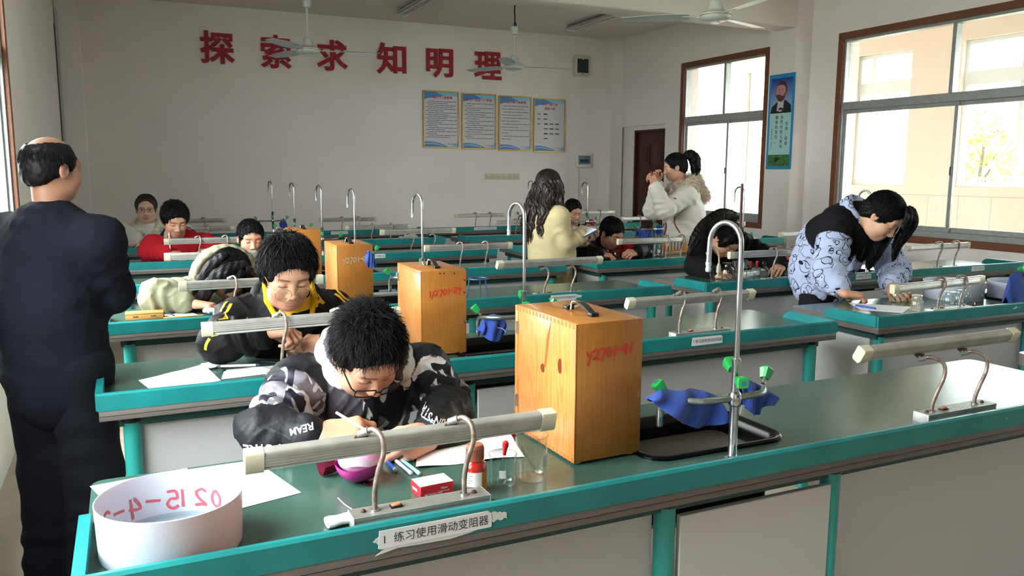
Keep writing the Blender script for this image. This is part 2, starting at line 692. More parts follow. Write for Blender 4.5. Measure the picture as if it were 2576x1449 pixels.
XC = 9.2
COR = [(-1.6, 0.6), (1.4, 3.7), (4.55, 6.82), (7.52, 8.41), (9.25, 10.61), (11.25, 12.7)]
w = wall_with_openings(XC, XC + 0.22, -3.0, 14.0, COR, 1.355, 3.10, PINK, z1=4.0)  # near end lies out of view, extended to cut daylight from the right
struct(w.build('wall_corridor'))
b = MB()
b.box((XR + 0.24, -3.0, -0.12), (XC + 0.22, 14.0, 0.0), FLOOR)
struct(b.build('floor_corridor'))
b = MB()
b.box((XR + 0.24, -3.0, 3.6), (XC + 0.22, 14.0, 3.75), CEIL)  # out-of-view roof added to hold down the daylight in the corridor
struct(b.build('ceiling_corridor_added'))
WFR = mat('white_window_frame', '#d6dad9', 0.4)
for i, ((a, c), mu) in enumerate(zip(COR, (-0.5, 2.5, 6.09, 8.17, 9.93, 12.0))):
    root = bpy.data.objects.new('window_%d' % (wi + 1 + i), None)
    COL.objects.link(root)
    root['kind'] = 'structure'
    f = MB()
    xs = XC + 0.10
    for ya, yb, za, zb in ((a, c, 1.355, 1.42), (a, c, 3.05, 3.10), (a, a + 0.045, 1.42, 2.57), (c - 0.045, c, 1.42, 2.57), (a, a + 0.045, 2.73, 3.05), (c - 0.045, c, 2.73, 3.05),
                           (a, c, 2.57, 2.73), (mu - 0.03, mu + 0.03, 1.42, 2.57), (mu - 0.03, mu + 0.03, 2.73, 3.05)):
        f.box((xs - 0.035, ya, za), (xs + 0.035, yb, zb), WFR, 0.003, 1)
    fo = f.build('frame', root)
    for ya, yb in ((a + 0.045, mu - 0.03), (mu + 0.03, c - 0.045)):
        for za, zb in ((1.42, 2.57), (2.73, 3.05)):
            g = MB()
            g.box((xs - 0.002, ya, za), (xs + 0.002, yb, zb), GLASS)
            g.build('pane', fo)

b = MB()
b.box((-80, -60, -7.2), (160, 160, -7.0), mat('outdoor_ground', '#6f7466', 0.9, var=0.3, vscale=0.2))
struct(b.build('ground'))


def building(loc, rotz, length, floors, fh, top, label, dark):
    r = thing('school_building', label, 'building', loc, rotz)
    wallm = mat('far_white_render', '#e4e4e2', 0.8)
    greym = mat('far_grey_render', '#a7acad', 0.8)
    dm = mat('far_dark_glass', '#6d767c', 0.3)
    railm = mat('far_railing', '#c7cbcd', 0.5)
    wmat = greym if dark else wallm
    b_ = MB()
    z0 = top - floors * fh
    b_.box((0, 1.8, z0 - 4), (length, 9, top), wmat)
    b_.build('wall', r)
    b_ = MB()
    b_.box((-0.4, -0.4, top), (length + 0.4, 9.4, top + 0.5), wmat)
    if dark:
        b_.prism([(-0.6, 0), (9.6, 0), (4.5, 1.6)], -0.5, length + 0.5, mat('far_roof_tile', '#7c7f86', 0.7),
                 Matrix(((0, 0, 1, 0), (1, 0, 0, 0), (0, 1, 0, top + 0.4), (0, 0, 0, 1))))
    b_.build('roof', r)
    n = int(length / 4)
    for k in range(floors):
        z = z0 + k * fh
        if not dark:
            s = MB()
            s.box((0, 0, z - 0.25), (length, 1.8, z), wallm)
            s.box((0, 0, z - 0.45), (length, 0.15, z + 0.15), wallm)
            s.build('balcony_slab', r)
            ra = MB()
            ra.box((0, 0.03, z + 1.0), (length, 0.10, z + 1.07), railm)
            for i in range(int(length / 0.3)):
                ra.box((i * 0.3, 0.045, z + 0.1), (i * 0.3 + 0.05, 0.085, z + 1.02), railm)
            ra.build('railing', r)
        for i in range(n):
            x = i * 4 + 0.6
            wn = MB()
            y_ = 1.72
            if dark:
                wn.box((x, y_, z + 1.0), (x + 1.3, 1.82, z + 2.3), dm)
            else:
                wn.box((x, y_, z + 0.9), (x + 2.0, 1.82, z + 2.3), dm)
                wn.box((x + 2.5, y_, z + 0.05), (x + 3.2, 1.82, z + 2.2), dm)
            wn.build('window', r)
    return r


building((40.0, 34.0, 0), math.radians(-47), 40, 3, 3.4, 8.2,
         'white school building with railed balconies beyond the large window', 0)
building((22.0, 47.0, 0), math.radians(-47), 14, 2, 3.2, 5.2,
         'grey tile-roofed house seen through the corridor window beside the column', 1)


def tree(loc, h, r, label, seed):
    g = np.random.default_rng(seed)
    t = thing('tree', label, 'tree', loc, 0, 'trees outside the corridor windows')
    b_ = MB()
    b_.tube(smooth_path([(0, 0, 0), (0.1, 0, h * 0.35), (0, 0.1, h * 0.6), (0.1, 0, h * 0.9)], 4), [0.16 - 0.009 * i for i in range(13)],
            mat('bark', '#5b5145', 0.9))
    for k in range(6):
        a = k * 1.05
        b_.tube([(0, 0, h * (0.45 + 0.06 * k)), (math.cos(a) * r * 0.7, math.sin(a) * r * 0.7, h * (0.62 + 0.06 * k))], [0.05, 0.015], mat('bark'))
    b_.build('trunk', t)
    lm = mat('autumn_leaves', '#b9b069', 0.7, var=0.4, vscale=1.5, color2='#8fa05a')
    vs, fs = [], []
    for k in range(2600):
        d = g.normal(size=3)
        d /= np.linalg.norm(d)
        q = d * (0.45 + 0.55 * g.random() ** 0.4) * np.array([r, r, h * 0.36])
        q *= 1 + 0.22 * math.sin(5 * d[0] + 3 * d[2]) * math.cos(4 * d[1])
        c0 = np.array([0, 0, h * 0.68]) + q
        a_, b2 = g.normal(size=3), g.normal(size=3)
        a_ /= np.linalg.norm(a_)
        b2 -= a_ * b2.dot(a_)
        b2 /= np.linalg.norm(b2)
        s = 0.10 + 0.09 * g.random()
        o_ = len(vs)
        vs += [tuple(c0 + a_ * s), tuple(c0 + b2 * s * 0.6), tuple(c0 - a_ * s), tuple(c0 - b2 * s * 0.6)]
        fs.append((o_, o_ + 1, o_ + 2, o_ + 3))
    m_ = MB()
    m_.raw(vs, fs, lm, False)
    m_.build('foliage', t)


tree((23.0, 24.2, -7), 10.6, 1.5, 'yellow-green tree seen through the left corridor window behind the leaning girl', 3)
tree((32.0, 22.5, -7), 10.8, 1.6, 'yellow-green tree in front of the railed white building', 4)
tree((15.5, 23.5, -7), 11.2, 1.5, 'yellow-green tree by the grey house outside the smaller window', 5)
# ------------------------------------------------------------------ laboratory benches
TEAL = mat('teal_edge', '#1a7f80', 0.32, var=0.22, vscale=5, color2='#146a6b', bump=0.02, bscale=30)
GREENTOP = mat('green_laminate', '#39584e', 0.22, var=0.16, vscale=2.2, bump=0.015, bscale=140)
DARKEDGE = mat('dark_edge_strip', '#615b56', 0.45, var=0.2, vscale=12, stretch=(1, 8, 8))
PANEL = mat('grey_panel', '#b4b4b6', 0.5, var=0.06, vscale=2)
PANELL = mat('pale_panel', '#c3c3c4', 0.45, var=0.05, vscale=2)
LEGM = mat('teal_leg', '#2a938d', 0.3, var=0.1, vscale=3)
BLACKP = mat('black_plastic', '#101112', 0.3)
SINKM = mat('black_sink', '#040405', 0.25, spec=0.25)
STICK = mat('sticker_paper', '#d8dade', 0.6)
INK = mat('black_ink', '#17181a', 0.6)
SCUFF = mat('paint_chips', '#c9cfcb', 0.7)
BL, BD = 3.11, 0.585        # bench length and depth
TOPZ, LIPZ = 0.79, 0.828
SINK = (1.29, 1.72, 0.145, 0.43)   # opening in the top: x0, x1, y0, y1 (bench coordinates)


def bench_parts():
    P = {}
    x0, x1, y0, y1 = SINK
    # table top with a hole for the sink, rounded back corners
    r = 0.03
    out = [(0.0, 0.0), (BL, 0.0)] + [(BL - r + r * math.cos(a), BD - r + r * math.sin(a)) for a in [i * PI / 10 for i in range(6)]] + \
          [(r - r * math.sin(a), BD - r + r * math.cos(a)) for a in [i * PI / 10 for i in range(6)]]
    top = MB()
    bm = bmesh.new()
    ov = [bm.verts.new((x, y, TOPZ)) for x, y in out]
    hole = []
    rr = 0.05
    for cx, cy, a0 in ((x1 - rr, y1 - rr, 0), (x0 + rr, y1 - rr, PI / 2), (x0 + rr, y0 + rr, PI), (x1 - rr, y0 + rr, 1.5 * PI)):
        hole += [(cx + rr * math.cos(a0 + i * PI / 10), cy + rr * math.sin(a0 + i * PI / 10)) for i in range(6)]
    hv = [bm.verts.new((x, y, TOPZ)) for x, y in hole]
    es = [bm.edges.new((ov[i], ov[(i + 1) % len(ov)])) for i in range(len(ov))]
    es += [bm.edges.new((hv[i], hv[(i + 1) % len(hv)])) for i in range(len(hv))]
    bmesh.ops.triangle_fill(bm, use_beauty=True, edges=es)
    for f in bm.faces:
        if f.normal.z < 0:
            f.normal_flip()
    top.bmesh(bm, GREENTOP, False)
    n = len(out)
    top.raw([(x, y, TOPZ) for x, y in out] + [(x, y, 0.74) for x, y in out],
            [(i, n + i, n + (i + 1) % n, (i + 1) % n) for i in range(n)] + [tuple(range(n, 2 * n))], DARKEDGE, False)
    P['tabletop'] = top.mesh('tabletop')
    # front lip: hollow rail standing over the front edge
    lip = MB()
    prof = [(-0.012, 0.772), (-0.012, 0.822), (-0.006, LIPZ), (0.004, LIPZ), (0.008, 0.822), (0.010, TOPZ + 0.002), (0.010, 0.772)]
    R = Matrix(((0, 0, 1, 0), (1, 0, 0, 0), (0, 1, 0, 0), (0, 0, 0, 1)))
    lip.prism(prof, -0.008, BL + 0.008, TEAL, R)
    P['lip_rail'] = lip.mesh('lip_rail')
    # end lips: a little over half of the depth, sloping down at the back
    ends = []
    for s in (0, 1):
        e = MB()
        L = 0.33
        pts = [(0.0, 0.772), (L, 0.772), (L, 0.79), (L - 0.012, 0.808), (L - 0.03, 0.822), (L - 0.05, LIPZ), (0.0, LIPZ)]
        xa = -0.012 if s == 0 else BL - 0.010
        e.prism(pts, xa, xa + 0.022, TEAL, Matrix(((0, 0, 1, 0), (1, 0, 0, 0), (0, 1, 0, 0), (0, 0, 0, 1))))
        ends.append(e.mesh('end_lip'))
    P['end_lip'] = ends
    a = MB()
    a.box((-0.004, -0.010, 0.738), (BL + 0.004, 0.008, 0.772), DARKEDGE, 0.002)
    a.box((-0.004, -0.0108, 0.7535), (BL + 0.004, -0.006, 0.7545), BLACKP)
    P['edge_strip'] = a.mesh('edge_strip')
    u = MB()
    u.box((0.05, 0.045, 0.70), (BL - 0.05, BD - 0.05, 0.738), mat('dark_green_frame', '#16423f', 0.5))
    P['under_frame'] = u.mesh('under_frame')
    leg = MB()
    leg.lathe([(0.0, 0.0), (0.03, 0.0), (0.03, 0.012), (0.027, 0.016), (0.027, 0.715)], LEGM, 20)
    leg.lathe([(0.031, 0.712), (0.031, 0.728), (0.02, 0.738), (0, 0.738)], BLACKP, 20)
    P['leg'] = leg.mesh('leg')

    def pan(xa, xb, y, m, zlo=0.05, zhi=0.70, th=0.018):
        q = MB()
        q.box((xa, y, zlo), (xb, y + th, zhi), m, 0.002, 1)
        return q
    P['front_panel'] = [pan(0.10, 1.24, 0.075, PANEL).mesh('front_panel'), pan(1.84, BL - 0.10, 0.075, PANEL).mesh('front_panel')]
    d = pan(1.295, 1.795, 0.035, PANELL, 0.05, 0.685)
    P['cupboard_door'] = d.mesh('cupboard_door')
    e1 = MB()
    e1.box((0.07, 0.10, 0.05), (0.088, BD - 0.14, 0.70), PANELL, 0.002, 1)
    e2 = MB()
    e2.box((BL - 0.088, 0.10, 0.05), (BL - 0.07, BD - 0.14, 0.70), PANELL, 0.002, 1)
    P['end_panel'] = [e1.mesh('end_panel'), e2.mesh('end_panel')]
    # sink: rim and a deep basin
    s = MB()

    def loop(off, z):
        pts = []
        q = max(0.02, 0.05 + off)
        for cx, cy, a0 in ((x1 + off - q, y1 + off - q, 0), (x0 - off + q, y1 + off - q, PI / 2), (x0 - off + q, y0 - off + q, PI), (x1 + off - q, y0 - off + q, 1.5 * PI)):
            pts += [(cx + q * math.cos(a0 + i * PI / 10), cy + q * math.sin(a0 + i * PI / 10), z) for i in range(6)]
        return pts
    rings = [loop(0.018, TOPZ), loop(0.018, TOPZ + 0.006), loop(0.012, TOPZ + 0.011), loop(0.004, TOPZ + 0.010), loop(-0.006, TOPZ + 0.002),
             loop(-0.012, TOPZ - 0.02), loop(-0.02, 0.60), loop(-0.05, 0.57)]
    nn = len(rings[0])
    vs = [p for rg in rings for p in rg]
    fs = [(i * nn + k, i * nn + (k + 1) % nn, (i + 1) * nn + (k + 1) % nn, (i + 1) * nn + k) for i in range(len(rings) - 1) for k in range(nn)]
    fs.append(tuple((len(rings) - 1) * nn + k for k in range(nn)))
    s.raw(vs, fs, SINKM)
    P['sink'] = s.mesh('sink')
    dr = MB()
    dr.lathe([(0.03, 0.571), (0.03, 0.574), (0.012, 0.573), (0.0, 0.571)], mat('steel', '#9a9c9e', 0.3, 0.9), 16, T(((x0 + x1) / 2, (y0 + y1) / 2, 0)))
    P['drain'] = dr.mesh('drain')
    return P


BP = bench_parts()
ROWS = [1.50, 2.775, 4.08, 5.40, 6.69, 8.02, 9.41]      # y of the front edge of each row
BX = (-0.11, 3.285)                                      # left ends of the two blocks
ORD = ['front', 'second', 'third', 'fourth', 'fifth', 'sixth', 'back']
BENCH = {}


def sticker(bench, x, text, w, h=0.034, z=0.798, torn=0, wide=0.0, grey=False, tilt=0.0):
    """a paper strip glued to the front of the lip rail; x is the middle"""
    s = MB()
    hw = w / 2
    pts = [(-hw, -h / 2), (-hw + 0.006, -h / 2 - 0.002), (hw - 0.002, -h / 2), (hw, -h / 2 + 0.004), (hw - 0.001, h / 2 - 0.006), (hw - 0.008, h / 2), (-hw + 0.003, h / 2)]
    tf = Matrix.Translation((x, -0.0135, z)) @ Matrix.Rotation(tilt, 4, 'Y') @ Matrix(((1, 0, 0, 0), (0, 0, -1, 0), (0, 1, 0, 0), (0, 0, 0, 1)))
    s.prism(pts, -0.0014, 0.0004, STICK, tf)
    if torn:
        rg = random.Random(torn)
        for sx, n in ((-1, 7), (1, 9)):
            poly = []
            L = 0.045 if sx > 0 else 0.02
            for i in range(n + 1):
                poly.append((sx * (hw - 0.01 + L * i / n), 0.004 + sx * 0.004 + rg.uniform(-0.002, 0.002) + 0.007 * (1 - i / n)))
            for i in range(n, -1, -1):
                poly.append((sx * (hw - 0.01 + L * i / n), -0.004 + rg.uniform(-0.003, 0.002) - 0.006 * (1 - i / n)))
            s.prism(poly if sx > 0 else poly, -0.0014, -0.0002, SCUFF, tf)
        poly = [(-hw - 0.006, -h / 2 - 0.014), (-hw + 0.04, -h / 2 - 0.006), (-hw + 0.10, -h / 2 - 0.008), (0.03, -h / 2 - 0.009), (hw - 0.05, -h / 2 - 0.004), (hw - 0.01, -h / 2 + 0.004), (-hw + 0.02, -h / 2 + 0.002)]
        s.prism(poly, -0.0014, -0.0002, SCUFF, tf)
    so = s.build('label_sticker', bench)
    vs, fs = glyphs(text, 0.0205 if not wide else wide, 0.0)
    xs = [v[0] for v in vs]
    k = min(1.0, (w * 0.92) / (max(xs) - min(xs)))
    vs = [(v[0] * k, v[1] * k, v[2]) for v in vs]
    cy = (max(v[1] for v in vs) + min(v[1] for v in vs)) / 2
    t = MB()
    t.raw([(v[0], v[1] - cy, 0.0009) for v in vs], fs, mat('grey_ink', '#6c6c6e', 0.6) if grey else INK, False, tf)
    t.build('lettering', so)
    return so


def chips(bench, items, seed):
    """worn spots on the teal rail"""
    rg = random.Random(seed)
    s = MB()
    for x, z, w in items:
        n = 9
        poly = [(x + math.cos(2 * PI * i / n) * w * rg.uniform(0.4, 1.1), z + math.sin(2 * PI * i / n) * w * 0.5 * rg.uniform(0.3, 1.2)) for i in range(n)]
        s.prism(poly, -0.0005, 0.0005, SCUFF, Matrix(((1, 0, 0, 0), (0, 0, -1, -0.0125), (0, 1, 0, 0), (0, 0, 0, 1))))
    return s.build('paint_chips', bench)


for row, y in enumerate(ROWS):
    for blk in (0, 1):
        side = ('left', 'right')[blk]
        if row == 0:
            lab = 'long green-topped lab bench nearest the camera with the black sink and tallest box' if blk == 0 else \
                  'green-topped lab bench whose corner shows at the right edge of the photo'
        else:
            lab = '%s teal-edged lab bench from the front in the %s-hand block' % (ORD[row], side)
        t = thing('lab_bench', lab, 'bench', (BX[blk], y, 0), 0, 'teal-edged lab benches')
        BENCH[row, blk] = t
        link('tabletop', BP['tabletop'], t)
        link('lip_rail', BP['lip_rail'], t)
        for e in BP['end_lip']:
            link('end_lip', e, t)
        link('edge_strip', BP['edge_strip'], t)
        link('under_frame', BP['under_frame'], t)
        for x in (0.087, 1.265, 1.815, BL - 0.087):
            link('leg', BP['leg'], t, (x, 0.06, 0))
        for x in (0.087, BL - 0.087):
            link('leg', BP['leg'], t, (x, BD - 0.09, 0))
        for e in BP['front_panel']:
            link('front_panel', e, t)
        link('cupboard_door', BP['cupboard_door'], t)
        for e in BP['end_panel']:
            link('end_panel', e, t)
        so = link('sink', BP['sink'], t)
        link('drain', BP['drain'], so)

TXT_R = '练习使用滑动变阻器'
sticker(BENCH[0, 0], 0.645, '1  ' + TXT_R, 0.245, 0.036, 0.797, torn=5, wide=0.0235)
sticker(BENCH[1, 0], 2.35, '1 ' + TXT_R, 0.165, 0.034, 0.800, wide=0.017)
sticker(BENCH[2, 0], 2.36, '1 探究杠杆的平衡条件', 0.17, 0.034, 0.800, torn=8, wide=0.017)
sticker(BENCH[3, 0], 1.85, '3 用温度计测水温', 0.17, 0.034, 0.804)
sticker(BENCH[4, 0], 1.99, '3 用温度计测水温', 0.17, 0.034, 0.804)
sticker(BENCH[6, 0], 2.33, '4 用天平测物体的质量', 0.20, 0.034, 0.802)
sticker(BENCH[2, 1], 1.36, '2. 碱的化学性质', 0.15, 0.036, 0.802, grey=True)
sticker(BENCH[2, 1], 2.57, '2. 碱的化学性质', 0.15, 0.034, 0.802, grey=True)
sticker(BENCH[6, 1], 0.78, '4 二氧化碳的实验室制取与性质', 0.31, 0.034, 0.806)
chips(BENCH[1, 1], [(1.02, 0.80, 0.012), (1.035, 0.806, 0.010), (1.055, 0.803, 0.004), (1.07, 0.800, 0.003), (0.93, 0.797, 0.002)], 3)
chips(BENCH[0, 0], [(2.585, 0.806, 0.006), (2.53, 0.803, 0.003), (2.62, 0.801, 0.004), (2.64, 0.800, 0.003), (2.44, 0.80, 0.003), (2.55, 0.795, 0.003), (2.665, 0.806, 0.003)], 4)
# ------------------------------------------------------------------ bench lamps: ribbed foot, two bent pipes, tube light
ALUR = mat('ribbed_aluminium', '#b3b2ad', 0.36, 0.45, var=0.1, vscale=18, color2='#9f9d98')
RUST = mat('rusty_pipe', '#7d6255', 0.42, 0.55, var=0.6, vscale=60, color2='#a59a92')
CHROME = mat('chromed_steel', '#b9bdc0', 0.18, 0.95, var=0.15, vscale=30)
CAPM = mat('yellowed_end_cap', '#cdc8b0', 0.4, var=0.08, vscale=10, sss=0.1)
FACEM = mat('tube_diffuser', '#cfcfc6', 0.3, var=0.06, vscale=8)
RUSTD = mat('rusty_clip', '#5d3c31', 0.6, 0.4, var=0.4, vscale=80)


def lamp_meshes():
    D = {}
    b = MB()
    prof = []
    n = 9
    for i in range(n):                       # ribbed top
        y = -0.026 + 0.052 * i / n
        prof += [(y, 0.030), (y + 0.0038, 0.030), (y + 0.0042, 0.0285), (y + 0.0056, 0.0285)]
    prof = [(-0.026, 0.0)] + [(-0.026, 0.004), (-0.0248, 0.0046), (-0.0248, 0.010), (-0.026, 0.0106), (-0.026, 0.016), (-0.0248, 0.0166), (-0.0248, 0.022), (-0.026, 0.0226)] + prof + [(0.026, 0.030), (0.026, 0.0)]
    b.prism(prof, -0.15, 0.15, ALUR, Matrix(((0, 0, 1, 0), (1, 0, 0, 0), (0, 1, 0, 0), (0, 0, 0, 1))))
    D['foot'] = b.mesh('foot')
    b = MB()
    b.box((-0.0012, -0.0265, 0.0), (0.0012, 0.0265, 0.0305), mat('foot_end_plate', '#c3c4c2', 0.4, 0.6), 0.001)
    D['end_plate'] = b.mesh('end_plate')
    b = MB()
    b.box((-0.013, -0.0085, 0.0295), (0.013, 0.0085, 0.034), BLACKP, 0.001)
    b.box((-0.010, -0.0062, 0.0), (0.010, 0.0062, 0.005), mat('orange_rocker', '#c9835a', 0.4), 0.001, tf=T((0, 0, 0.0325), (0, -0.18, 0)))
    D['switch'] = b.mesh('switch')
    b = MB()
    b.ball((0, 0, 0.031), (0.006, 0.006, 0.005), RUSTD, 8, 6)
    D['screw'] = b.mesh('screw')
    # tube: a flat-sided aluminium channel with a long diffuser on one side
    b = MB()
    L = 0.315
    pr = [(-0.013, 0.017), (-0.010, 0.0195), (0.010, 0.0195), (0.013, 0.017), (0.0145, 0.012), (0.0135, 0.011), (0.0150, 0.006), (0.0138, 0.005), (0.0150, 0.0), (0.0138, -0.001), (0.0150, -0.007),
          (0.0138, -0.008), (0.0145, -0.015), (0.010, -0.018), (-0.010, -0.018), (-0.0145, -0.013), (-0.0138, -0.007), (-0.0150, -0.006), (-0.0138, 0.0), (-0.0150, 0.001), (-0.0138, 0.006), (-0.0150, 0.007), (-0.0145, 0.012)]
    b.prism(pr[::-1], -L, L, ALUR, Matrix(((0, 0, 1, 0), (1, 0, 0, 0), (0, 1, 0, 0), (0, 0, 0, 1))))
    D['housing'] = b.mesh('housing')
    b = MB()
    df = [(-0.011, -0.0175), (0.011, -0.0175), (0.0105, -0.022), (0.006, -0.0255), (-0.006, -0.0255), (-0.0105, -0.022)]
    b.prism(df[::-1], -L, L, FACEM, Matrix(((0, 0, 1, 0), (1, 0, 0, 0), (0, 1, 0, 0), (0, 0, 0, 1))))
    D['diffuser'] = b.mesh('diffuser')
    for i, s in enumerate((-1, 1)):
        b = MB()
        cp = [(-0.013, 0.0202), (0.013, 0.0202), (0.0155, 0.017), (0.0155, -0.018), (0.011, -0.0262), (-0.011, -0.0262), (-0.0155, -0.018), (-0.0155, 0.017)]
        b.prism(cp[::-1], *sorted((s * (L - 0.006), s * (L + 0.030))), CAPM, Matrix(((0, 0, 1, 0), (1, 0, 0, 0), (0, 1, 0, 0), (0, 0, 0, 1))))
        D['end_cap%d' % i] = b.mesh('end_cap')
    b = MB()
    b.box((-0.016, -0.006, -0.003), (0.016, 0.006, 0.003), RUSTD, 0.002)
    b.ball((-0.011, 0, 0.003), 0.003, RUSTD, 8, 6)
    b.ball((0.011, 0, 0.003), 0.003, RUSTD, 8, 6)
    b.tube([(0, 0, 0), (0, 0, 0.010)], 0.004, CHROME)
    D['clip'] = b.mesh('clip')
    return D


LM = lamp_meshes()
_pipes = {}


def lamp(bench, xf, label, xt=None, zt=0.955, yt=0.115, yf=0.075, twist=0.0, yaw=0.0, roll=0.0, over=True, dx=0.018, arms=(-0.10, 0.10), far=False):
    """xf: middle of the foot along the bench; xt: middle of the tube; over: pipes reach over the tube, else under it"""
    xt = xf if xt is None else xt
    t = thing('bench_lamp', label, 'lamp', (0, 0, 0), 0, 'tube lamps along the bench rails')
    b = bench.location
    t.location = (b.x + xf, b.y + yf, TOPZ)
    fo = link('foot', LM['foot'], t)
    for x in (-0.151, 0.151):
        link('end_plate', LM['end_plate'], fo, (x, 0, 0))
    for x in (-0.125, 0.123):
        link('screw', LM['screw'], fo, (x, 0.002, 0))
    link('switch', LM['switch'], fo, (-0.055, 0.0, 0))
    # tube and its frame of reference
    dz = zt - TOPZ
    dy = yt - yf
    tb = bpy.data.objects.new('light_tube', LM['housing'])
    COL.objects.link(tb)
    tb.parent = t
    tb.location = (xt - xf, dy, dz)
    tb.rotation_euler = (twist, roll, yaw)
    link('diffuser', LM['diffuser'], tb)
    link('end_cap', LM['end_cap0'], tb)
    link('end_cap', LM['end_cap1'], tb)
    cy, sy_ = math.cos(yaw), math.sin(yaw)
    for ax in arms:
        ux = ax - (xt - xf) - 0.012
        h = 0.026 if over else -0.036
        p_end = Vector((xt - xf + ux * cy, dy + ux * sy_ - (0.004 if over else 0.008), dz + h - ux * math.sin(roll)))
        key = None
        top = dz + (0.030 if over else -0.030)
        if over:
            pts = [(ax, 0, 0.028), (ax, 0.0, 0.07), (ax + dx * 0.4, -0.004, top * 0.55 + 0.01), (ax + dx, -0.008, top * 0.8), (ax + dx * 0.9, -0.003, top * 0.97),
                   (ax + dx * 0.3, dy * 0.5, top + 0.006), tuple(p_end + Vector((0.006, -0.004, 0.002)))]
        else:
            pts = [(ax, 0, 0.028), (ax, 0, 0.05), (ax + dx * 0.35, -0.004, top * 0.45), (ax + dx * 1.3, -0.006, top * 0.72), (ax + dx * 1.2, -0.002, top * 0.92),
                   (ax + dx * 0.3, dy * 0.4, top + 0.001), tuple(p_end + Vector((0.006, 0, 0)))]
        m = MB()
        sp = smooth_path(pts, 3 if far else 6)
        m.tube(sp, 0.0058, RUST, 8 if far else 10)
        d = (p_end - Vector(sp[-3])).normalized()
        m.tube([tuple(p_end - d * 0.012), tuple(p_end + d * 0.010)], 0.0085, mat('clamp_sleeve', '#9c9c9a', 0.4, 0.6), 12)
        m.lathe([(0.0058, 0.028), (0.0095, 0.030), (0.0095, 0.034), (0.0058, 0.036)], CHROME, 12, T((ax, 0, 0)))
        ao = m.build('arm', t)
        link('clip', LM['clip'], ao, tuple(p_end + Vector((-0.006, 0.0, -0.010 if over else 0.012))), (0 if over else PI, 0, yaw))
    return t


BX0, BX1 = BX
def L_(row, blk, xf, **k):
    half = 'left' if (xf < 1.5) else 'right'
    names = {0: 'bench nearest the camera'}
    if row == 0 and blk == 0:
        lab = 'grey tube lamp on rusty arms standing before the boy in the camouflage jacket' if half == 'left' else \
              'cream tube lamp on rusty arms at the right end of the nearest bench'
    else:
        lab = 'tube lamp on bent arms over the %s half of the %s bench, %s-hand block' % (half, ORD[row], ('left', 'right')[blk])
    return lamp(BENCH[row, blk], xf, lab, **k)


# left-hand block
L_(0, 0, 0.643, xt=0.637, zt=0.952, yt=0.118, yf=0.078, over=True, twist=0.25)
L_(0, 0, 2.345, xt=2.325, zt=1.008, yt=0.135, yf=0.085, over=False, twist=0.5, dx=0.026, arms=(-0.105, 0.085))
L_(1, 0, 0.67, xt=0.66, zt=0.995, yt=0.10, over=True, roll=-0.012)
L_(1, 0, 2.40, xt=2.355, zt=0.967, yt=0.105, yf=0.10, over=True, twist=0.4, dx=0.02, arms=(-0.115, 0.085))
L_(2, 0, 0.66, xt=0.66, zt=0.967, yt=0.10)
L_(2, 0, 2.37, xt=2.33, zt=0.996, yt=0.09, over=False, twist=0.5, arms=(-0.09, 0.09))
for row, (xa, za, xb, zb) in {3: (0.65, 0.98, 2.36, 0.973), 4: (0.70, 0.972, 2.41, 0.997), 5: (0.68, 0.97, 2.43, 0.949), 6: (0.76, 0.967, 2.46, 0.946)}.items():
    L_(row, 0, xa, zt=za, yt=0.10, far=True, twist=0.3)
    L_(row, 0, xb + 0.02, xt=xb, zt=zb, yt=0.10, far=True, over=row != 4, twist=0.2)
# right-hand block
L_(1, 1, 0.61, xt=0.54, zt=0.948, yt=0.09, far=True, over=True, arms=(-0.085, 0.085), dx=0.035, roll=-0.02)
L_(1, 1, 2.28, zt=0.96, yt=0.09, far=True)
L_(2, 1, 0.68, xt=0.59, zt=0.987, yt=0.09, far=True, dx=0.03, arms=(-0.075, 0.075))
L_(2, 1, 2.32, xt=2.24, zt=0.975, yt=0.09, far=True, dx=0.04, arms=(-0.095, 0.095))
L_(3, 1, 0.77, xt=0.58, zt=0.97, yt=0.09, far=True, dx=0.03, arms=(-0.075, 0.075))
L_(3, 1, 2.30, xt=2.26, zt=0.978, yt=0.09, far=True, dx=0.03)
L_(4, 1, 0.62, zt=0.98, yt=0.09, far=True)
L_(4, 1, 2.30, zt=0.98, yt=0.09, far=True)
L_(5, 1, 0.68, xt=0.66, zt=0.966, yt=0.09, far=True)
L_(5, 1, 2.30, zt=0.975, yt=0.09, far=True)
L_(6, 1, 0.78, xt=0.75, zt=0.966, yt=0.09, far=True)
L_(6, 1, 2.40, zt=0.975, yt=0.09, far=True)

# ------------------------------------------------------------------ gooseneck taps over the sinks
GREENV = mat('green_valve', '#1f9a4a', 0.3, coat=0.3)
CLOTH = mat('blue_cloth', '#2a4aa0', 0.9, var=0.2, vscale=20, bump=0.35, bscale=300, sheen=0.2)
GALV = mat('galvanised_pipe', '#9aa19e', 0.32, 0.85, var=0.25, vscale=40)


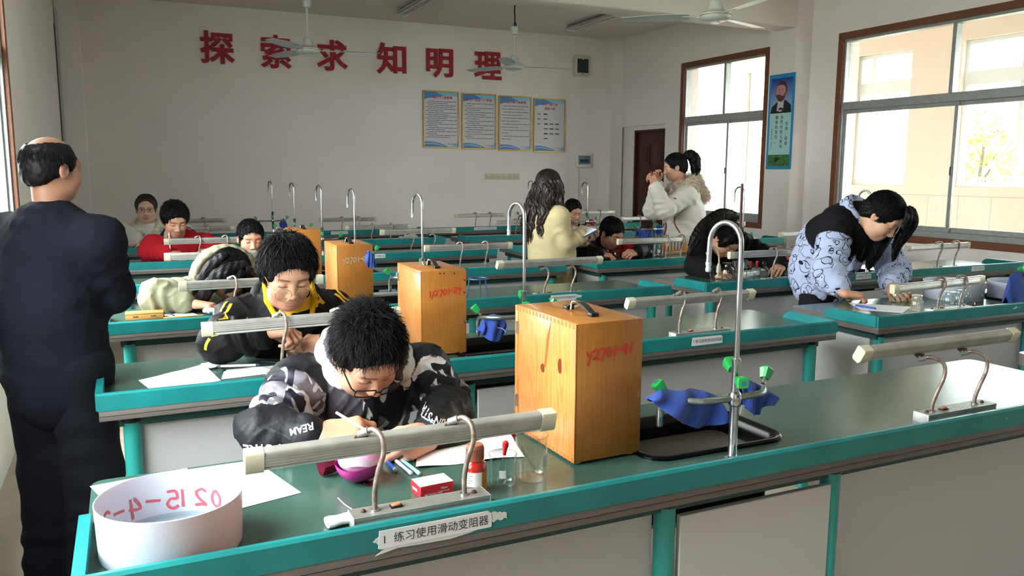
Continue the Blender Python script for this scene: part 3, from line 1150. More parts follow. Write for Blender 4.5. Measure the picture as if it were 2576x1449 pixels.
def tap_meshes():
    D = {}
    b = MB()
    b.lathe([(0.022, 0.0), (0.022, 0.004), (0.014, 0.008), (0.0112, 0.012), (0.0112, 0.14), (0.0125, 0.142)], CHROME, 18)
    b.lathe([(0.0125, 0.14), (0.0165, 0.147), (0.0165, 0.172), (0.0125, 0.178), (0.0105, 0.18), (0.0105, 0.246), (0.0115, 0.248), (0.0115, 0.262), (0.0095, 0.264)], CHROME, 18)
    D['post'] = b.mesh('post')
    b = MB()
    d = Vector((-0.022, 0.094, 0)) / 2
    pts = [(0, 0, 0.255), (0, 0, 0.40), (0, 0, 0.53)]
    r_ = d.length
    for i in range(1, 13):
        a = PI * i / 12
        q = d * (1 - math.cos(a))
        pts.append((q.x, q.y, 0.55 + 0.055 * math.sin(a)))
    e = pts[-1]
    pts.append((e[0] * 1.02, e[1] * 1.02, 0.50))
    b.tube(pts, 0.0068, CHROME, 14)
    b.lathe([(0.0062, -0.025), (0.0075, -0.022), (0.0075, -0.016), (0.006, -0.012), (0.0078, -0.006), (0.0078, 0.0)], mat('nozzle_tip', '#b5c7cc', 0.3, 0.4), 14, T((e[0] * 1.02, e[1] * 1.02, 0.50)))
    D['gooseneck'] = b.mesh('gooseneck')
    for nm, s in (('arm0', -1), ('arm1', 1)):
        b = MB()
        pts = smooth_path([(0, 0, 0.16), (s * 0.05, 0.004, 0.16), (s * 0.10, 0.012, 0.160), (s * 0.135, 0.045, 0.158), (s * 0.15, 0.085, 0.152), (s * 0.155, 0.10, 0.135), (s * 0.155, 0.103, 0.105)], 5)
        b.tube(pts, 0.0088, GALV, 12)
        b.lathe([(0.006, 0.075), (0.009, 0.08), (0.009, 0.105), (0.0095, 0.12)], CHROME, 12, T((s * 0.155, 0.103, 0)))
        D[nm] = b.mesh('side_spout')
    b = MB()                                  # flared four-sided handle, axis +z from the valve stem
    for z0, z1, r0, r1 in ((0.012, 0.04, 0.0105, 0.0155), (0.04, 0.045, 0.0155, 0.013)):
        n = 24
        vs, fs = [], []
        for z, r in ((z0, r0), (z1, r1)):
            for k in range(n):
                a = 2 * PI * k / n
                q = r / max(abs(math.cos(a)), abs(math.sin(a))) ** 0.65
                vs.append((q * math.cos(a), q * math.sin(a), z))
        for k in range(n):
            fs.append((k, (k + 1) % n, n + (k + 1) % n, n + k))
        fs.append(tuple(range(n - 1, -1, -1)))
        fs.append(tuple(range(n, 2 * n)))
        b.raw(vs, fs, GREENV)
    D['handle'] = b.mesh('valve_handle')
    b = MB()
    b.lathe([(0.0055, -0.004), (0.0055, 0.013), (0, 0.013)], CHROME, 12)
    D['stem'] = b.mesh('stem')
    b = MB()
    b.lathe([(0.006, 0.0452), (0.006, 0.0462), (0, 0.0462)], mat('blue_disc', '#3d5f8a', 0.4), 12)
    D['disc'] = b.mesh('disc')
    return D


TM = tap_meshes()
TAPX = 1.49


def tap(row, blk, label):
    b = BENCH[row, blk].location
    x = {0: 1.374, 1: 1.400, 2: 1.430, 3: 1.40, 4: 1.455, 5: 1.476, 6: 1.488}[row] if blk == 0 else b.x + TAPX
    t = thing('gooseneck_tap', label, 'tap', (x, b.y + 0.078, TOPZ), 0, 'gooseneck taps along the sinks')
    link('post', TM['post'], t)
    link('gooseneck', TM['gooseneck'], t)
    for i, s in enumerate((-1, 1)):
        so = link('side_spout', TM['arm%d' % i], t)
        h = link('valve_handle', TM['handle'], so, (s * 0.158, 0.07, 0.168), (-0.35, s * 0.65, 0))
        link('valve_stem', TM['stem'], so, (s * 0.158, 0.07, 0.168), (-0.35, s * 0.65, 0))
        link('cap_disc', TM['disc'], so, (s * 0.158, 0.07, 0.168), (-0.35, s * 0.65, 0))
    for rot in ((PI / 2, 0, -0.35), (-PI / 2 + 0.6, 0, -0.25)):
        sgn = -1 if rot[0] > 0 else 1
        p = (0, sgn * 0.006, 0.212 if sgn < 0 else 0.225)
        link('valve_handle', TM['handle'], t, p, rot)
        hd = link('valve_stem', TM['stem'], t, p, rot)
        link('cap_disc', TM['disc'], t, p, rot)
    return t


for row in range(7):
    tap(row, 0, 'tall chrome gooseneck tap by the sink of the %s bench, left-hand block' % ORD[row])
for row in range(1, 7):
    tap(row, 1, 'tall chrome gooseneck tap on the %s bench of the right-hand block' % ORD[row])

# ------------------------------------------------------------------ wooden microscope cases
PINE = bpy.data.materials.new('pine_board')
def _pine(m, c1, c2, axis):
    m.use_nodes = True
    nt = NT(m)
    bs = nt.n['Principled BSDF']
    bs.inputs['Roughness'].default_value = 0.32
    bs.inputs['Coat Weight'].default_value = 0.25
    tc = nt.add('ShaderNodeTexCoord')
    mp = nt.add('ShaderNodeMapping')
    mp.inputs['Scale'].default_value = (14, 14, 1.4) if axis == 'z' else (1.4, 14, 14)
    nt.link(tc.outputs['Object'], mp.inputs['Vector'])
    nz = nt.add('ShaderNodeTexNoise')
    nz.inputs['Scale'].default_value = 1.6
    nz.inputs['Detail'].default_value = 3
    nz.inputs['Distortion'].default_value = 0.6
    nt.link(mp.outputs[0], nz.inputs['Vector'])
    wv = nt.add('ShaderNodeMath', operation='MULTIPLY')
    wv.inputs[1].default_value = 55
    nt.link(nz.outputs['Fac'], wv.inputs[0])
    sn = nt.add('ShaderNodeMath', operation='SINE')
    nt.link(wv.outputs[0], sn.inputs[0])
    cr = nt.add('ShaderNodeMapRange')
    cr.inputs[1].default_value, cr.inputs[2].default_value = -0.4, 1.4
    nt.link(sn.outputs[0], cr.inputs[0])
    mx = nt.add('ShaderNodeMix', data_type='RGBA')
    mx.inputs[6].default_value = lin(c1)
    mx.inputs[7].default_value = lin(c2)
    nt.link(cr.outputs[0], mx.inputs[0])
    n2 = nt.add('ShaderNodeTexNoise')
    n2.inputs['Scale'].default_value = 7
    nt.link(tc.outputs['Object'], n2.inputs['Vector'])
    m2 = nt.add('ShaderNodeMix', data_type='RGBA', blend_type='MULTIPLY')
    r2 = nt.add('ShaderNodeMapRange')
    r2.inputs[1].default_value, r2.inputs[2].default_value, r2.inputs[3].default_value, r2.inputs[4].default_value = 0.3, 0.7, 1.0, 0.78
    nt.link(n2.outputs['Fac'], r2.inputs[0])
    m2.inputs[0].default_value = 1
    nt.link(mx.outputs[2], m2.inputs[6])
    nt.link(r2.outputs[0], m2.inputs[7])
    nt.link(m2.outputs[2], bs.inputs['Base Color'])
_pine(PINE, '#c88648', '#b46f35', 'z')
PLY = bpy.data.materials.new('varnished_plywood')
_pine(PLY, '#ad702f', '#a36829', 'z')
REDMARK = mat('red_marker', '#cf2a24', 0.45)
GREYMARK = mat('faded_marker', '#b3a68c', 0.6)
STRAP = mat('black_strap', '#1d1d1f', 0.45)
STRING = mat('cream_string', '#d8cdb0', 0.8)

# pen strokes of hand-written characters in a unit box (x right, y up)
PEN = {'/': [[(0.75, 1.0), (0.25, -0.35)]], 'y': [[(0.1, 0.95), (0.35, 0.5)], [(0.8, 1.0), (0.55, 0.4), (0.25, -0.35)]], '2': [[(0.1, 0.8), (0.4, 1.0), (0.75, 0.8), (0.55, 0.45), (0.1, 0.1), (0.4, 0.16), (0.85, 0.1)]],
       '7': [[(0.1, 0.95), (0.8, 0.95), (0.5, 0.3), (0.3, -0.25)]], '0': [[(0.5, 0.95), (0.2, 0.6), (0.3, 0.15), (0.6, 0.15), (0.8, 0.55), (0.65, 0.9), (0.4, 0.95)]],
       '1': [[(0.5, 1.0), (0.45, 0.0)]], '-': [[(0.05, 0.55), (0.9, 0.62)]], '4': [[(0.5, 1.0), (0.1, 0.4), (0.9, 0.45)], [(0.75, 1.0), (0.6, -0.1)]],
       '9': [[(0.7, 0.9), (0.35, 0.95), (0.2, 0.65), (0.5, 0.5), (0.75, 0.85), (0.65, 0.3), (0.45, -0.3)]], '5': [[(0.8, 0.95), (0.25, 0.92), (0.2, 0.55), (0.6, 0.55), (0.75, 0.25), (0.45, 0.0), (0.1, 0.1)]],
       '3': [[(0.15, 0.9), (0.55, 0.98), (0.7, 0.75), (0.35, 0.55), (0.75, 0.3), (0.5, 0.0), (0.1, 0.1)]]}


def pen_marker(mb, text, m, place, size, w, adv=0.9, seed=0, th=0.0006, slope=0.0):
    """marker writing as flat ribbons; place(x, y) maps the writing plane to 3-D"""
    rg = random.Random(seed)
    x = 0.0
    for ch in text:
        for st in PEN.get(ch, []):
            pts = [Vector((x + (px + rg.uniform(-0.03, 0.03)) * size * 0.8, (py + rg.uniform(-0.03, 0.03)) * size + slope * x, 0)) for px, py in st]
            sp = [Vector(p) for p in smooth_path([tuple(p) for p in pts], 5)]
            vs, fs = [], []
            for i, p in enumerate(sp):
                d = (sp[min(i + 1, len(sp) - 1)] - sp[max(i - 1, 0)])
                d = d.normalized() if d.length > 1e-9 else Vector((1, 0, 0))
                nn = Vector((-d.y, d.x, 0)) * w * 0.5 * rg.uniform(0.8, 1.15)
                vs += [place((p + nn).x, (p + nn).y), place((p - nn).x, (p - nn).y)]
            for i in range(len(sp) - 1):
                fs.append((2 * i, 2 * i + 1, 2 * i + 3, 2 * i + 2))
            mb.raw(vs, fs, m, False)
        x += adv * size * (0.55 if ch == '1' else 1.0)
    return x


def case(loc, rotz, wd, dp, h, label, text, tm, tsize, tz, holes=False, knots=False, seed=1):
    t = thing('microscope_case', label, 'case', loc, rotz, 'wooden microscope cases on the benches')
    th = 0.012
    b = MB()                                    # carcass: two sides, top and bottom
    b.box((0, 0.0, 0.006), (wd, dp, h), PLY, 0.003)
    b.build('case_body', t)
    b = MB()                                    # left side board with finger joints along its top and bottom
    b.box((-0.004, 0.0, 0.006), (0.0005, dp - 0.018, h - 0.001), PINE, 0.0015)
    so = b.build('side_board', t)
    n = 17
    for z in (h - 0.014, 0.006):
        b = MB()
        for i in range(n):
            y = dp * (i + 0.25) / n
            b.box((-0.0046, y, z), (-0.0039, y + dp / n * 0.45, z + 0.012), mat('end_grain', '#a8642c', 0.5))
        b.build('finger_joints', so)
    if knots:
        b = MB()
        kn = mat('wood_knot', '#6e2a12', 0.4)
        for y, z, ry, rz in ((0.075, 0.24, 0.011, 0.02), (0.165, 0.215, 0.013, 0.012)):
            b.prism([(y + ry * math.cos(a) * (0.6 + 0.4 * abs(math.cos(a * 0.5))), z + rz * math.sin(a)) for a in [i * PI / 8 for i in range(16)]], -0.0047, -0.0039, kn,
                    Matrix(((0, 0, 1, 0), (1, 0, 0, 0), (0, 1, 0, 0), (0, 0, 0, 1))))
        b.prism([(0.15, 0.22), (0.158, 0.22), (0.146, 0.30), (0.125, 0.345), (0.136, 0.29)], -0.0046, -0.0039, mat('wood_streak', '#a4511f', 0.4), Matrix(((0, 0, 1, 0), (1, 0, 0, 0), (0, 1, 0, 0), (0, 0, 0, 1))))
        b.build('wood_knots', so)
    b = MB()                                    # door at the far end, hinged on the left
    b.box((-0.004, dp - 0.016, 0.006), (wd, dp + 0.002, h - 0.001), PINE, 0.002)
    b.build('door', t)
    for z in (h * 0.2, h * 0.78):
        b = MB()
        b.tube([(-0.006, dp - 0.017, z), (-0.006, dp - 0.017, z + 0.035)], 0.004, CHROME, 10)
        b.build('hinge', t)
    b = MB()
    for x in (0.02, wd - 0.02):
        for y in (0.02, dp - 0.02):
            b = MB()
            b.lathe([(0, 0.0), (0.008, 0.0), (0.008, 0.008)], mat('white_foot', '#cfcbc0', 0.5), 10, T((x, y, 0)))
            b.build('foot', t)
    hy, hx = dp * 0.42, wd * 0.47
    b = MB()                                    # strap handle with its clips
    L = 0.062
    path = [(hx + 0.012 * k / 8 * 0, hy + L * (k / 8 - 0.5) * 2, h + 0.004 + 0.020 * math.sin(PI * k / 8)) for k in range(9)]
    vs, fs = [], []
    for p in path:
        vs += [(p[0] - 0.009, p[1], p[2]), (p[0] + 0.009, p[1], p[2]), (p[0] + 0.009, p[1], p[2] + 0.004), (p[0] - 0.009, p[1], p[2] + 0.004)]
    for i in range(8):
        for k in range(4):
            fs.append((4 * i + k, 4 * i + (k + 1) % 4, 4 * i + 4 + (k + 1) % 4, 4 * i + 4 + k))
    b.raw(vs, fs, STRAP)
    ho = b.build('carrying_handle', t)
    for y in (hy - L, hy + L):
        b = MB()
        b.box((hx - 0.012, y - 0.012, h - 0.001), (hx + 0.012, y + 0.012, h + 0.010), BLACKP, 0.003)
        b.build('handle_clip', ho)
    b = MB()
    b.tube(smooth_path([(hx - 0.012, hy + 0.03, h + 0.004), (hx - 0.004, hy + 0.035, h + 0.025), (hx + 0.012, hy + 0.03, h + 0.016), (hx + 0.02, hy + 0.06, h + 0.004), (hx + 0.05, hy + 0.085, h + 0.003)], 5), 0.0022, STRING, 6)
    b.build('tie_string', ho)
    b = MB()
    pen_marker(b, text, tm, lambda x, y: (wd * 0.13 + x, -0.0012, tz + y), tsize, tsize * 0.15, seed=seed, slope=0.10, adv=0.68)
    b.build('marker_number', t)
    if holes:
        for x, z in ((0.075, h - 0.012), (0.092, h - 0.012), (0.135, h - 0.014), (0.02, 0.012), (wd - 0.008, 0.30), (wd - 0.008, 0.25), (wd - 0.008, 0.13)):
            b = MB()
            b.lathe([(0.003, 0), (0.003, 0.0008), (0, 0.0008)], BLACKP, 8, T((x, 0.0, z), (PI / 2, 0, 0)))
            b.build('screw_hole', t)
    return t


case((0.980, 1.700, TOPZ), 0.02, 0.196, 0.33, 0.361, 'large pine microscope case on the nearest bench with red number ending in 41', 'y2701-41', REDMARK, 0.028, 0.262, knots=True, seed=2)
case((1.022, 2.988, TOPZ), -0.03, 0.186, 0.33, 0.343, 'orange-brown wooden case on the second bench with bold red number ending in 29', '1/2701-29', REDMARK, 0.025, 0.238, holes=True, seed=5)
case((1.000, 4.292, TOPZ), -0.02, 0.192, 0.32, 0.335, 'plain brown wooden case on the third bench with faded number', 'y2701-4', GREYMARK, 0.028, 0.235, seed=7)
case((1.012, 5.64, TOPZ), -0.03, 0.19, 0.32, 0.325, 'wooden case farthest back, with one thick red stroke on its front', '1', REDMARK, 0.07, 0.225, seed=9)
# ------------------------------------------------------------------ figures: smooth distance fields turned into meshes
def V3(*a):
    return np.array(a, dtype=float)


def nrm(v):
    v = np.asarray(v, float)
    l = np.linalg.norm(v)
    return v / l if l > 1e-12 else v


class Field:
    """a blend of tapered capsules and ellipsoids; each piece has a label used for colouring"""

    def __init__(self):
        self.p = []

    def cap(self, a, b, ra, rb=None, k=0.02, lab=0, flat=None, ring=None, op='+'):
        self.p.append(('c', np.array(a, float), np.array(b, float), ra, ra if rb is None else rb, k, lab, flat, ring, op))
        return self

    def ell(self, c, r, R=None, k=0.02, lab=0, op='+'):
        self.p.append(('e', np.array(c, float), np.array(r, float), np.eye(3) if R is None else np.array(R, float), None, k, lab, None, None, op))
        return self

    def chain(self, pts, rad, **kw):
        for i in range(len(pts) - 1):
            self.cap(pts[i], pts[i + 1], rad[i], rad[i + 1], **kw)
        return self

    @staticmethod
    def bounds(q):
        if q[0] == 'c':
            r = max(q[3], q[4]) + (q[8][0] if q[8] else 0)
            return np.minimum(q[1], q[2]) - r, np.maximum(q[1], q[2]) + r
        m = np.abs(q[3]) @ q[2]
        return q[1] - m, q[1] + m

    @staticmethod
    def dist(q, X, Y, Z):
        if q[0] == 'c':
            a, b, ra, rb, flat, ring = q[1], q[2], q[3], q[4], q[7], q[8]
            ba = b - a
            L2 = max(float(ba @ ba), 1e-12)
            px, py, pz = X - a[0], Y - a[1], Z - a[2]
            t = np.clip((px * ba[0] + py * ba[1] + pz * ba[2]) / L2, 0, 1)
            qx, qy, qz = px - t * ba[0], py - t * ba[1], pz - t * ba[2]
            if flat is not None:
                u, f = flat
                d = (qx * u[0] + qy * u[1] + qz * u[2]) * (f - 1)
                qx, qy, qz = qx + d * u[0], qy + d * u[1], qz + d * u[2]
            r = ra + (rb - ra) * t
            if ring is not None:
                amp, per, mode = ring
                s = t * math.sqrt(L2)
                if mode == 'puff':
                    r = r + amp * (np.abs(np.sin(PI * s / per)) - 0.5)
                else:
                    ph = 9 * (qx + 0.7 * qz) / max(ra, 0.02) * 0.12
                    r = r + amp * np.sin(2 * PI * s / per + 2.2 * np.sin(ph * 2.0 + mode) + mode * 1.7) * (0.5 + 0.5 * np.sin(s * 17 + mode * 2 + ph))
            return np.sqrt(qx * qx + qy * qy + qz * qz) - r
        c, r, R = q[1], q[2], q[3]
        px, py, pz = X - c[0], Y - c[1], Z - c[2]
        lx = (px * R[0, 0] + py * R[1, 0] + pz * R[2, 0])
        ly = (px * R[0, 1] + py * R[1, 1] + pz * R[2, 1])
        lz = (px * R[0, 2] + py * R[1, 2] + pz * R[2, 2])
        k0 = np.sqrt((lx / r[0]) ** 2 + (ly / r[1]) ** 2 + (lz / r[2]) ** 2)
        k1 = np.sqrt((lx / r[0] ** 2) ** 2 + (ly / r[1] ** 2) ** 2 + (lz / r[2] ** 2) ** 2)
        return k0 * (k0 - 1) / np.maximum(k1, 1e-9)

    def mesh(self, h, lo=None, hi=None, disp=None):
        """surface nets on a grid of spacing h -> vertices, quads, label of the nearest piece"""
        add = [q for q in self.p if q[9] == '+']
        if lo is None:
            bb = [self.bounds(q) for q in add]
            lo = np.min([b[0] for b in bb], axis=0)
            hi = np.max([b[1] for b in bb], axis=0)
        lo = np.asarray(lo) - 3 * h
        n = np.ceil((np.asarray(hi) + 3 * h - lo) / h).astype(int) + 1
        ax = [(lo[i] + h * np.arange(n[i])).astype(np.float32) for i in range(3)]
        D = np.full(tuple(n), 0.5, np.float32)
        for q in self.p:
            b0, b1 = self.bounds(q)
            m = q[5] + 4 * h + 0.012
            i0 = np.clip(np.floor((b0 - m - lo) / h).astype(int), 0, n)
            i1 = np.clip(np.ceil((b1 + m - lo) / h).astype(int) + 1, 0, n)
            if (i1 <= i0).any():
                continue
            sl = tuple(slice(i0[i], i1[i]) for i in range(3))
            d = self.dist(q, ax[0][sl[0]][:, None, None], ax[1][sl[1]][None, :, None], ax[2][sl[2]][None, None, :]).astype(np.float32)
            S = D[sl]
            k = max(q[5], 1e-4)
            if q[9] == '+':
                w = np.clip(0.5 + 0.5 * (S - d) / k, 0, 1)
                D[sl] = S + (d - S) * w - k * w * (1 - w)
            else:
                w = np.clip(0.5 - 0.5 * (S + d) / k, 0, 1)
                D[sl] = S + (-d - S) * w + k * w * (1 - w)
        if disp is not None:
            D += disp(ax[0][:, None, None], ax[1][None, :, None], ax[2][None, None, :]).astype(np.float32)
        ins = D < 0
        c = [ins[i:n[0] - 1 + i, j:n[1] - 1 + j, k:n[2] - 1 + k] for i in (0, 1) for j in (0, 1) for k in (0, 1)]
        s = np.zeros(c[0].shape, np.int8)
        for q in c:
            s += q
        cells = np.argwhere((s > 0) & (s < 8))
        if len(cells) == 0:
            return np.zeros((0, 3)), np.zeros((0, 4), int), np.zeros(0, int)
        cid = np.full(c[0].shape, -1, np.int32)
        cid[tuple(cells.T)] = np.arange(len(cells))
        off = np.array([(i, j, k) for i in (0, 1) for j in (0, 1) for k in (0, 1)])
        cv = np.stack([D[tuple((cells + o).T)] for o in off], 1)
        acc = np.zeros((len(cells), 3))
        cnt = np.zeros(len(cells))
        for a in range(8):
            for b in range(a + 1, 8):
                if np.abs(off[a] - off[b]).sum() != 1:
                    continue
                va, vb = cv[:, a], cv[:, b]
                m = (va < 0) != (vb < 0)
                t = np.where(m, va / np.where(m, va - vb, 1), 0)
                p = off[a] + (off[b] - off[a]) * t[:, None]
                acc += p * m[:, None]
                cnt += m
        V = lo + h * (cells + acc / cnt[:, None])
        F = []
        for axis in range(3):
            a, b = [(1, 2), (2, 0), (0, 1)][axis]
            A = ins
            s0 = [slice(None)] * 3
            s1 = [slice(None)] * 3
            s0[axis] = slice(0, n[axis] - 1)
            s1[axis] = slice(1, n[axis])
            x = A[tuple(s0)] != A[tuple(s1)]
            e = np.argwhere(x)
            e = e[(e[:, a] > 0) & (e[:, b] > 0) & (e[:, a] < n[a] - 1) & (e[:, b] < n[b] - 1)]
            if len(e) == 0:
                continue
            ua, ub = np.zeros(3, int), np.zeros(3, int)
            ua[a], ub[b] = 1, 1
            q = np.stack([cid[tuple((e - ua - ub).T)], cid[tuple((e - ub).T)], cid[tuple(e.T)], cid[tuple((e - ua).T)]], 1)
            flip = ~A[tuple(e.T)]
            q[flip] = q[flip][:, ::-1]
            F.append(q)
        F = np.concatenate(F)
        F = F[(F >= 0).all(1)]
        best = np.full(len(V), 9.0)
        lab = np.zeros(len(V), int)
        for q in add:
            b0, b1 = self.bounds(q)
            m = ((V > b0 - 0.03) & (V < b1 + 0.03)).all(1)
            if not m.any():
                continue
            P = V[m]
            d = self.dist(q, P[:, 0], P[:, 1], P[:, 2])
            bm_ = best[m]
            w = d < bm_
            bm_[w] = d[w]
            best[m] = bm_
            l = lab[m]
            l[w] = q[6]
            lab[m] = l
        return V, F, lab


def np_mesh(name, parts, m, parent=None, attr='Col'):
    """parts: list of (V, F(n x 3 or 4), colours (n x 3 or 4) or None) joined in one mesh object"""
    Vs, Ls, st, tot, cs = [], [], [], [], []
    o = 0
    for V, F, c in parts:
        if len(V) == 0:
            continue
        F = np.asarray(F)
        Vs.append(np.asarray(V, np.float32))
        Ls.append((F + o).ravel())
        tot += [F.shape[1]] * len(F)
        o += len(V)
        if c is None:
            c = np.ones((len(V), 4))
        c = np.asarray(c, float)
        if c.shape[1] == 3:
            c = np.concatenate([c, np.ones((len(c), 1))], 1)
        cs.append(c)
    V = np.concatenate(Vs)
    L = np.concatenate(Ls).astype(np.int32)
    tot = np.array(tot, np.int32)
    me = bpy.data.meshes.new(name)
    me.vertices.add(len(V))
    me.vertices.foreach_set('co', V.ravel())
    me.loops.add(len(L))
    me.loops.foreach_set('vertex_index', L)
    me.polygons.add(len(tot))
    me.polygons.foreach_set('loop_start', np.concatenate([[0], np.cumsum(tot)[:-1]]).astype(np.int32))
    me.polygons.foreach_set('use_smooth', np.ones(len(tot), bool))
    ca = me.color_attributes.new(attr, 'FLOAT_COLOR', 'POINT')
    ca.data.foreach_set('color', np.concatenate(cs).astype(np.float32).ravel())
    me.materials.append(m)
    me.update(calc_edges=True)
    me.validate()
    return link(name, me, parent)


def bvh_of(V, F):
    return BVHTree.FromPolygons([tuple(v) for v in V], [tuple(int(i) for i in f) for f in F])


def rgb(h):
    return np.array(lin(h)[:3])


SKIN = mat('skin', '#d3a58c', 0.5, attr='Col', var=0.08, vscale=30, bump=0.05, bscale=400, sss=0.12)
HAIR = mat('black_hair', '#0d0c0d', 0.5, attr='Col', spec=0.16)


def cloth_mat(name, rough=0.85, bump=0.25, bscale=220, sheen=0.0, var=0.08):
    return mat(name, '#888888', rough, attr='Col', var=var, vscale=14, bump=bump, bscale=bscale, sheen=sheen, spec=0.14)


FABRIC = cloth_mat('cotton_fabric')
NYLON = cloth_mat('padded_nylon', 0.6, 0.2, 60, 0.0)
WOOL = cloth_mat('wool_coat', 0.95, 0.4, 350, 0.0)


class Head:
    def __init__(self, c, yaw, pitch, roll=0.0, s=1.06):
        a, p, r = math.radians(yaw), math.radians(pitch), math.radians(roll)
        f = V3(math.sin(a), -math.cos(a), 0)
        z = V3(0, 0, 1)
        self.f = f * math.cos(p) - z * math.sin(p)
        u = z * math.cos(p) + f * math.sin(p)
        l = np.cross(u, self.f)
        self.u = u * math.cos(r) + l * math.sin(r)
        self.l = np.cross(self.u, self.f)
        self.c = np.array(c, float)
        self.s = s
        self.R = np.stack([self.l, self.f, self.u], 1)       # columns: left, forward, up

    def w(self, x, y, z):
        return self.c + self.s * (self.R @ V3(x, y, z))

    def loc(self, P):
        return (np.asarray(P) - self.c) @ self.R / self.s


def head_mesh(H, neck, tone='#c4947a', female=False, eyes='down', h=0.003, neck_r=0.052):
    F = Field()
    s = H.s

    def e(x, y, z, r, k=0.02, lab=0, op='+'):
        F.ell(H.w(x, y, z), np.array(r) * s, H.R, k * s, lab, op)
    e(0, -0.012, 0.035, (0.074, 0.091, 0.083), 0.02)
    e(0, 0.030, -0.025, (0.059, 0.060, 0.078), 0.03)
    e(0, 0.052, -0.085, (0.034 if not female else 0.029, 0.030, 0.026), 0.03)
    for x in (-1, 1):
        e(x * 0.036, 0.055, -0.030, (0.028, 0.028, 0.030), 0.025)
        e(x * 0.040, 0.020, -0.075, (0.022, 0.035, 0.025), 0.03)
    e(0, 0.070, 0.030, (0.052, 0.018, 0.022), 0.025)
    for x in (-1, 1):                                   # eye sockets, lids
        e(x * 0.031, 0.094, 0.004, (0.017, 0.013, 0.010), 0.014, 0, '-')
        e(x * 0.031, 0.0715, 0.003, (0.0155, 0.0135, 0.0125), 0.004, 3 if eyes == 'open' else 0)
        if eyes == 'open':
            e(x * 0.031, 0.0735, 0.0095, (0.0170, 0.0130, 0.0080), 0.003, 0)
            e(x * 0.031, 0.0720, -0.006, (0.0160, 0.0128, 0.0070), 0.003, 0)
        else:
            e(x * 0.031, 0.0730, 0.004, (0.0170, 0.0137, 0.0105), 0.004, 0)
    F.cap(H.w(0, 0.082, 0.006), H.w(0, 0.099, -0.029), 0.0070 * s, 0.0105 * s, 0.013 * s)
    e(0, 0.1025, -0.0325, (0.0105, 0.0085, 0.0085), 0.009)
    for x in (-1, 1):
        e(x * 0.0125, 0.094, -0.037, (0.0085, 0.0105, 0.0075), 0.007)
        e(x * 0.0065, 0.100, -0.0435, (0.0032, 0.004, 0.003), 0.003, 0, '-')
    e(0, 0.073, -0.062, (0.027, 0.015, 0.019), 0.015)
    e(0, 0.0845, -0.0610, (0.0180, 0.0058, 0.0040), 0.008, 1)
    e(0, 0.0830, -0.0690, (0.0145, 0.0060, 0.0045), 0.008, 1)
    e(0, 0.0930, -0.0650, (0.020, 0.005, 0.0010), 0.003, 0, '-')
    for x in (-1, 1):                                   # ears
        F.ell(H.w(x * 0.078, -0.008, -0.004), np.array((0.008, 0.019, 0.031)) * s, H.R, 0.008 * s, 2)
        F.ell(H.w(x * 0.086, -0.002, 0.000), np.array((0.005, 0.011, 0.018)) * s, H.R, 0.006 * s, 2, '-')
    F.cap(H.w(0, -0.022, -0.045), neck, neck_r * s, neck_r * 1.08 * s, 0.03 * s)
    V, Q, lab = F.mesh(h)
    L = H.loc(V)
    col = np.tile(rgb(tone), (len(V), 1))
    t = rgb(tone)
    x, y, z = np.abs(L[:, 0]), L[:, 1], L[:, 2]

    def blend(mask, c, a):
        col[:] = col * (1 - (a * mask)[:, None]) + np.array(c) * (a * mask)[:, None]

    def sm(d, w):
        return np.clip(1 - d / w, 0, 1)
    front = (y > 0.03).astype(float)
    blend(sm(np.hypot(x - 0.042, z + 0.034), 0.03) * front, t * np.array([1.05, 0.80, 0.78]), 0.45)
    blend((lab == 2).astype(float), t * np.array([1.0, 0.78, 0.74]), 0.5)
    blend(sm(np.hypot(x, (z + 0.034)), 0.016) * front, t * np.array([1.02, 0.82, 0.80]), 0.5)
    blend((lab == 1).astype(float), rgb('#b9706a') if female else rgb('#b57a6c'), 0.85)
    brow = np.exp(-((z - (0.0235 + 0.10 * (x - 0.012) - 2.6 * (x - 0.014) ** 2)) / 0.0032) ** 2) * ((x > 0.010) & (x < 0.047)) * front
    blend(brow, rgb('#1c1512'), 0.85 if not female else 0.7)
    if eyes == 'open':
        ey = (lab == 3).astype(float)
        blend(ey, rgb('#d9d4cf'), 1.0)
        blend(ey * (np.hypot(x - 0.031, z - 0.002) < 0.0062), rgb('#17100d'), 1.0)
        line = np.exp(-((z - (0.0085 - 16 * (x - 0.031) ** 2)) / 0.0018) ** 2) * ((x > 0.014) & (x < 0.047)) * (y > 0.06)
        blend(line, rgb('#171210'), 0.9)
    else:
        line = np.exp(-((z - (-0.0045 + 9 * (x - 0.031) ** 2)) / 0.0019) ** 2) * ((x > 0.014) & (x < 0.047)) * (y > 0.055)
        blend(line, rgb('#1a1311'), 0.9)
    return V, Q, col


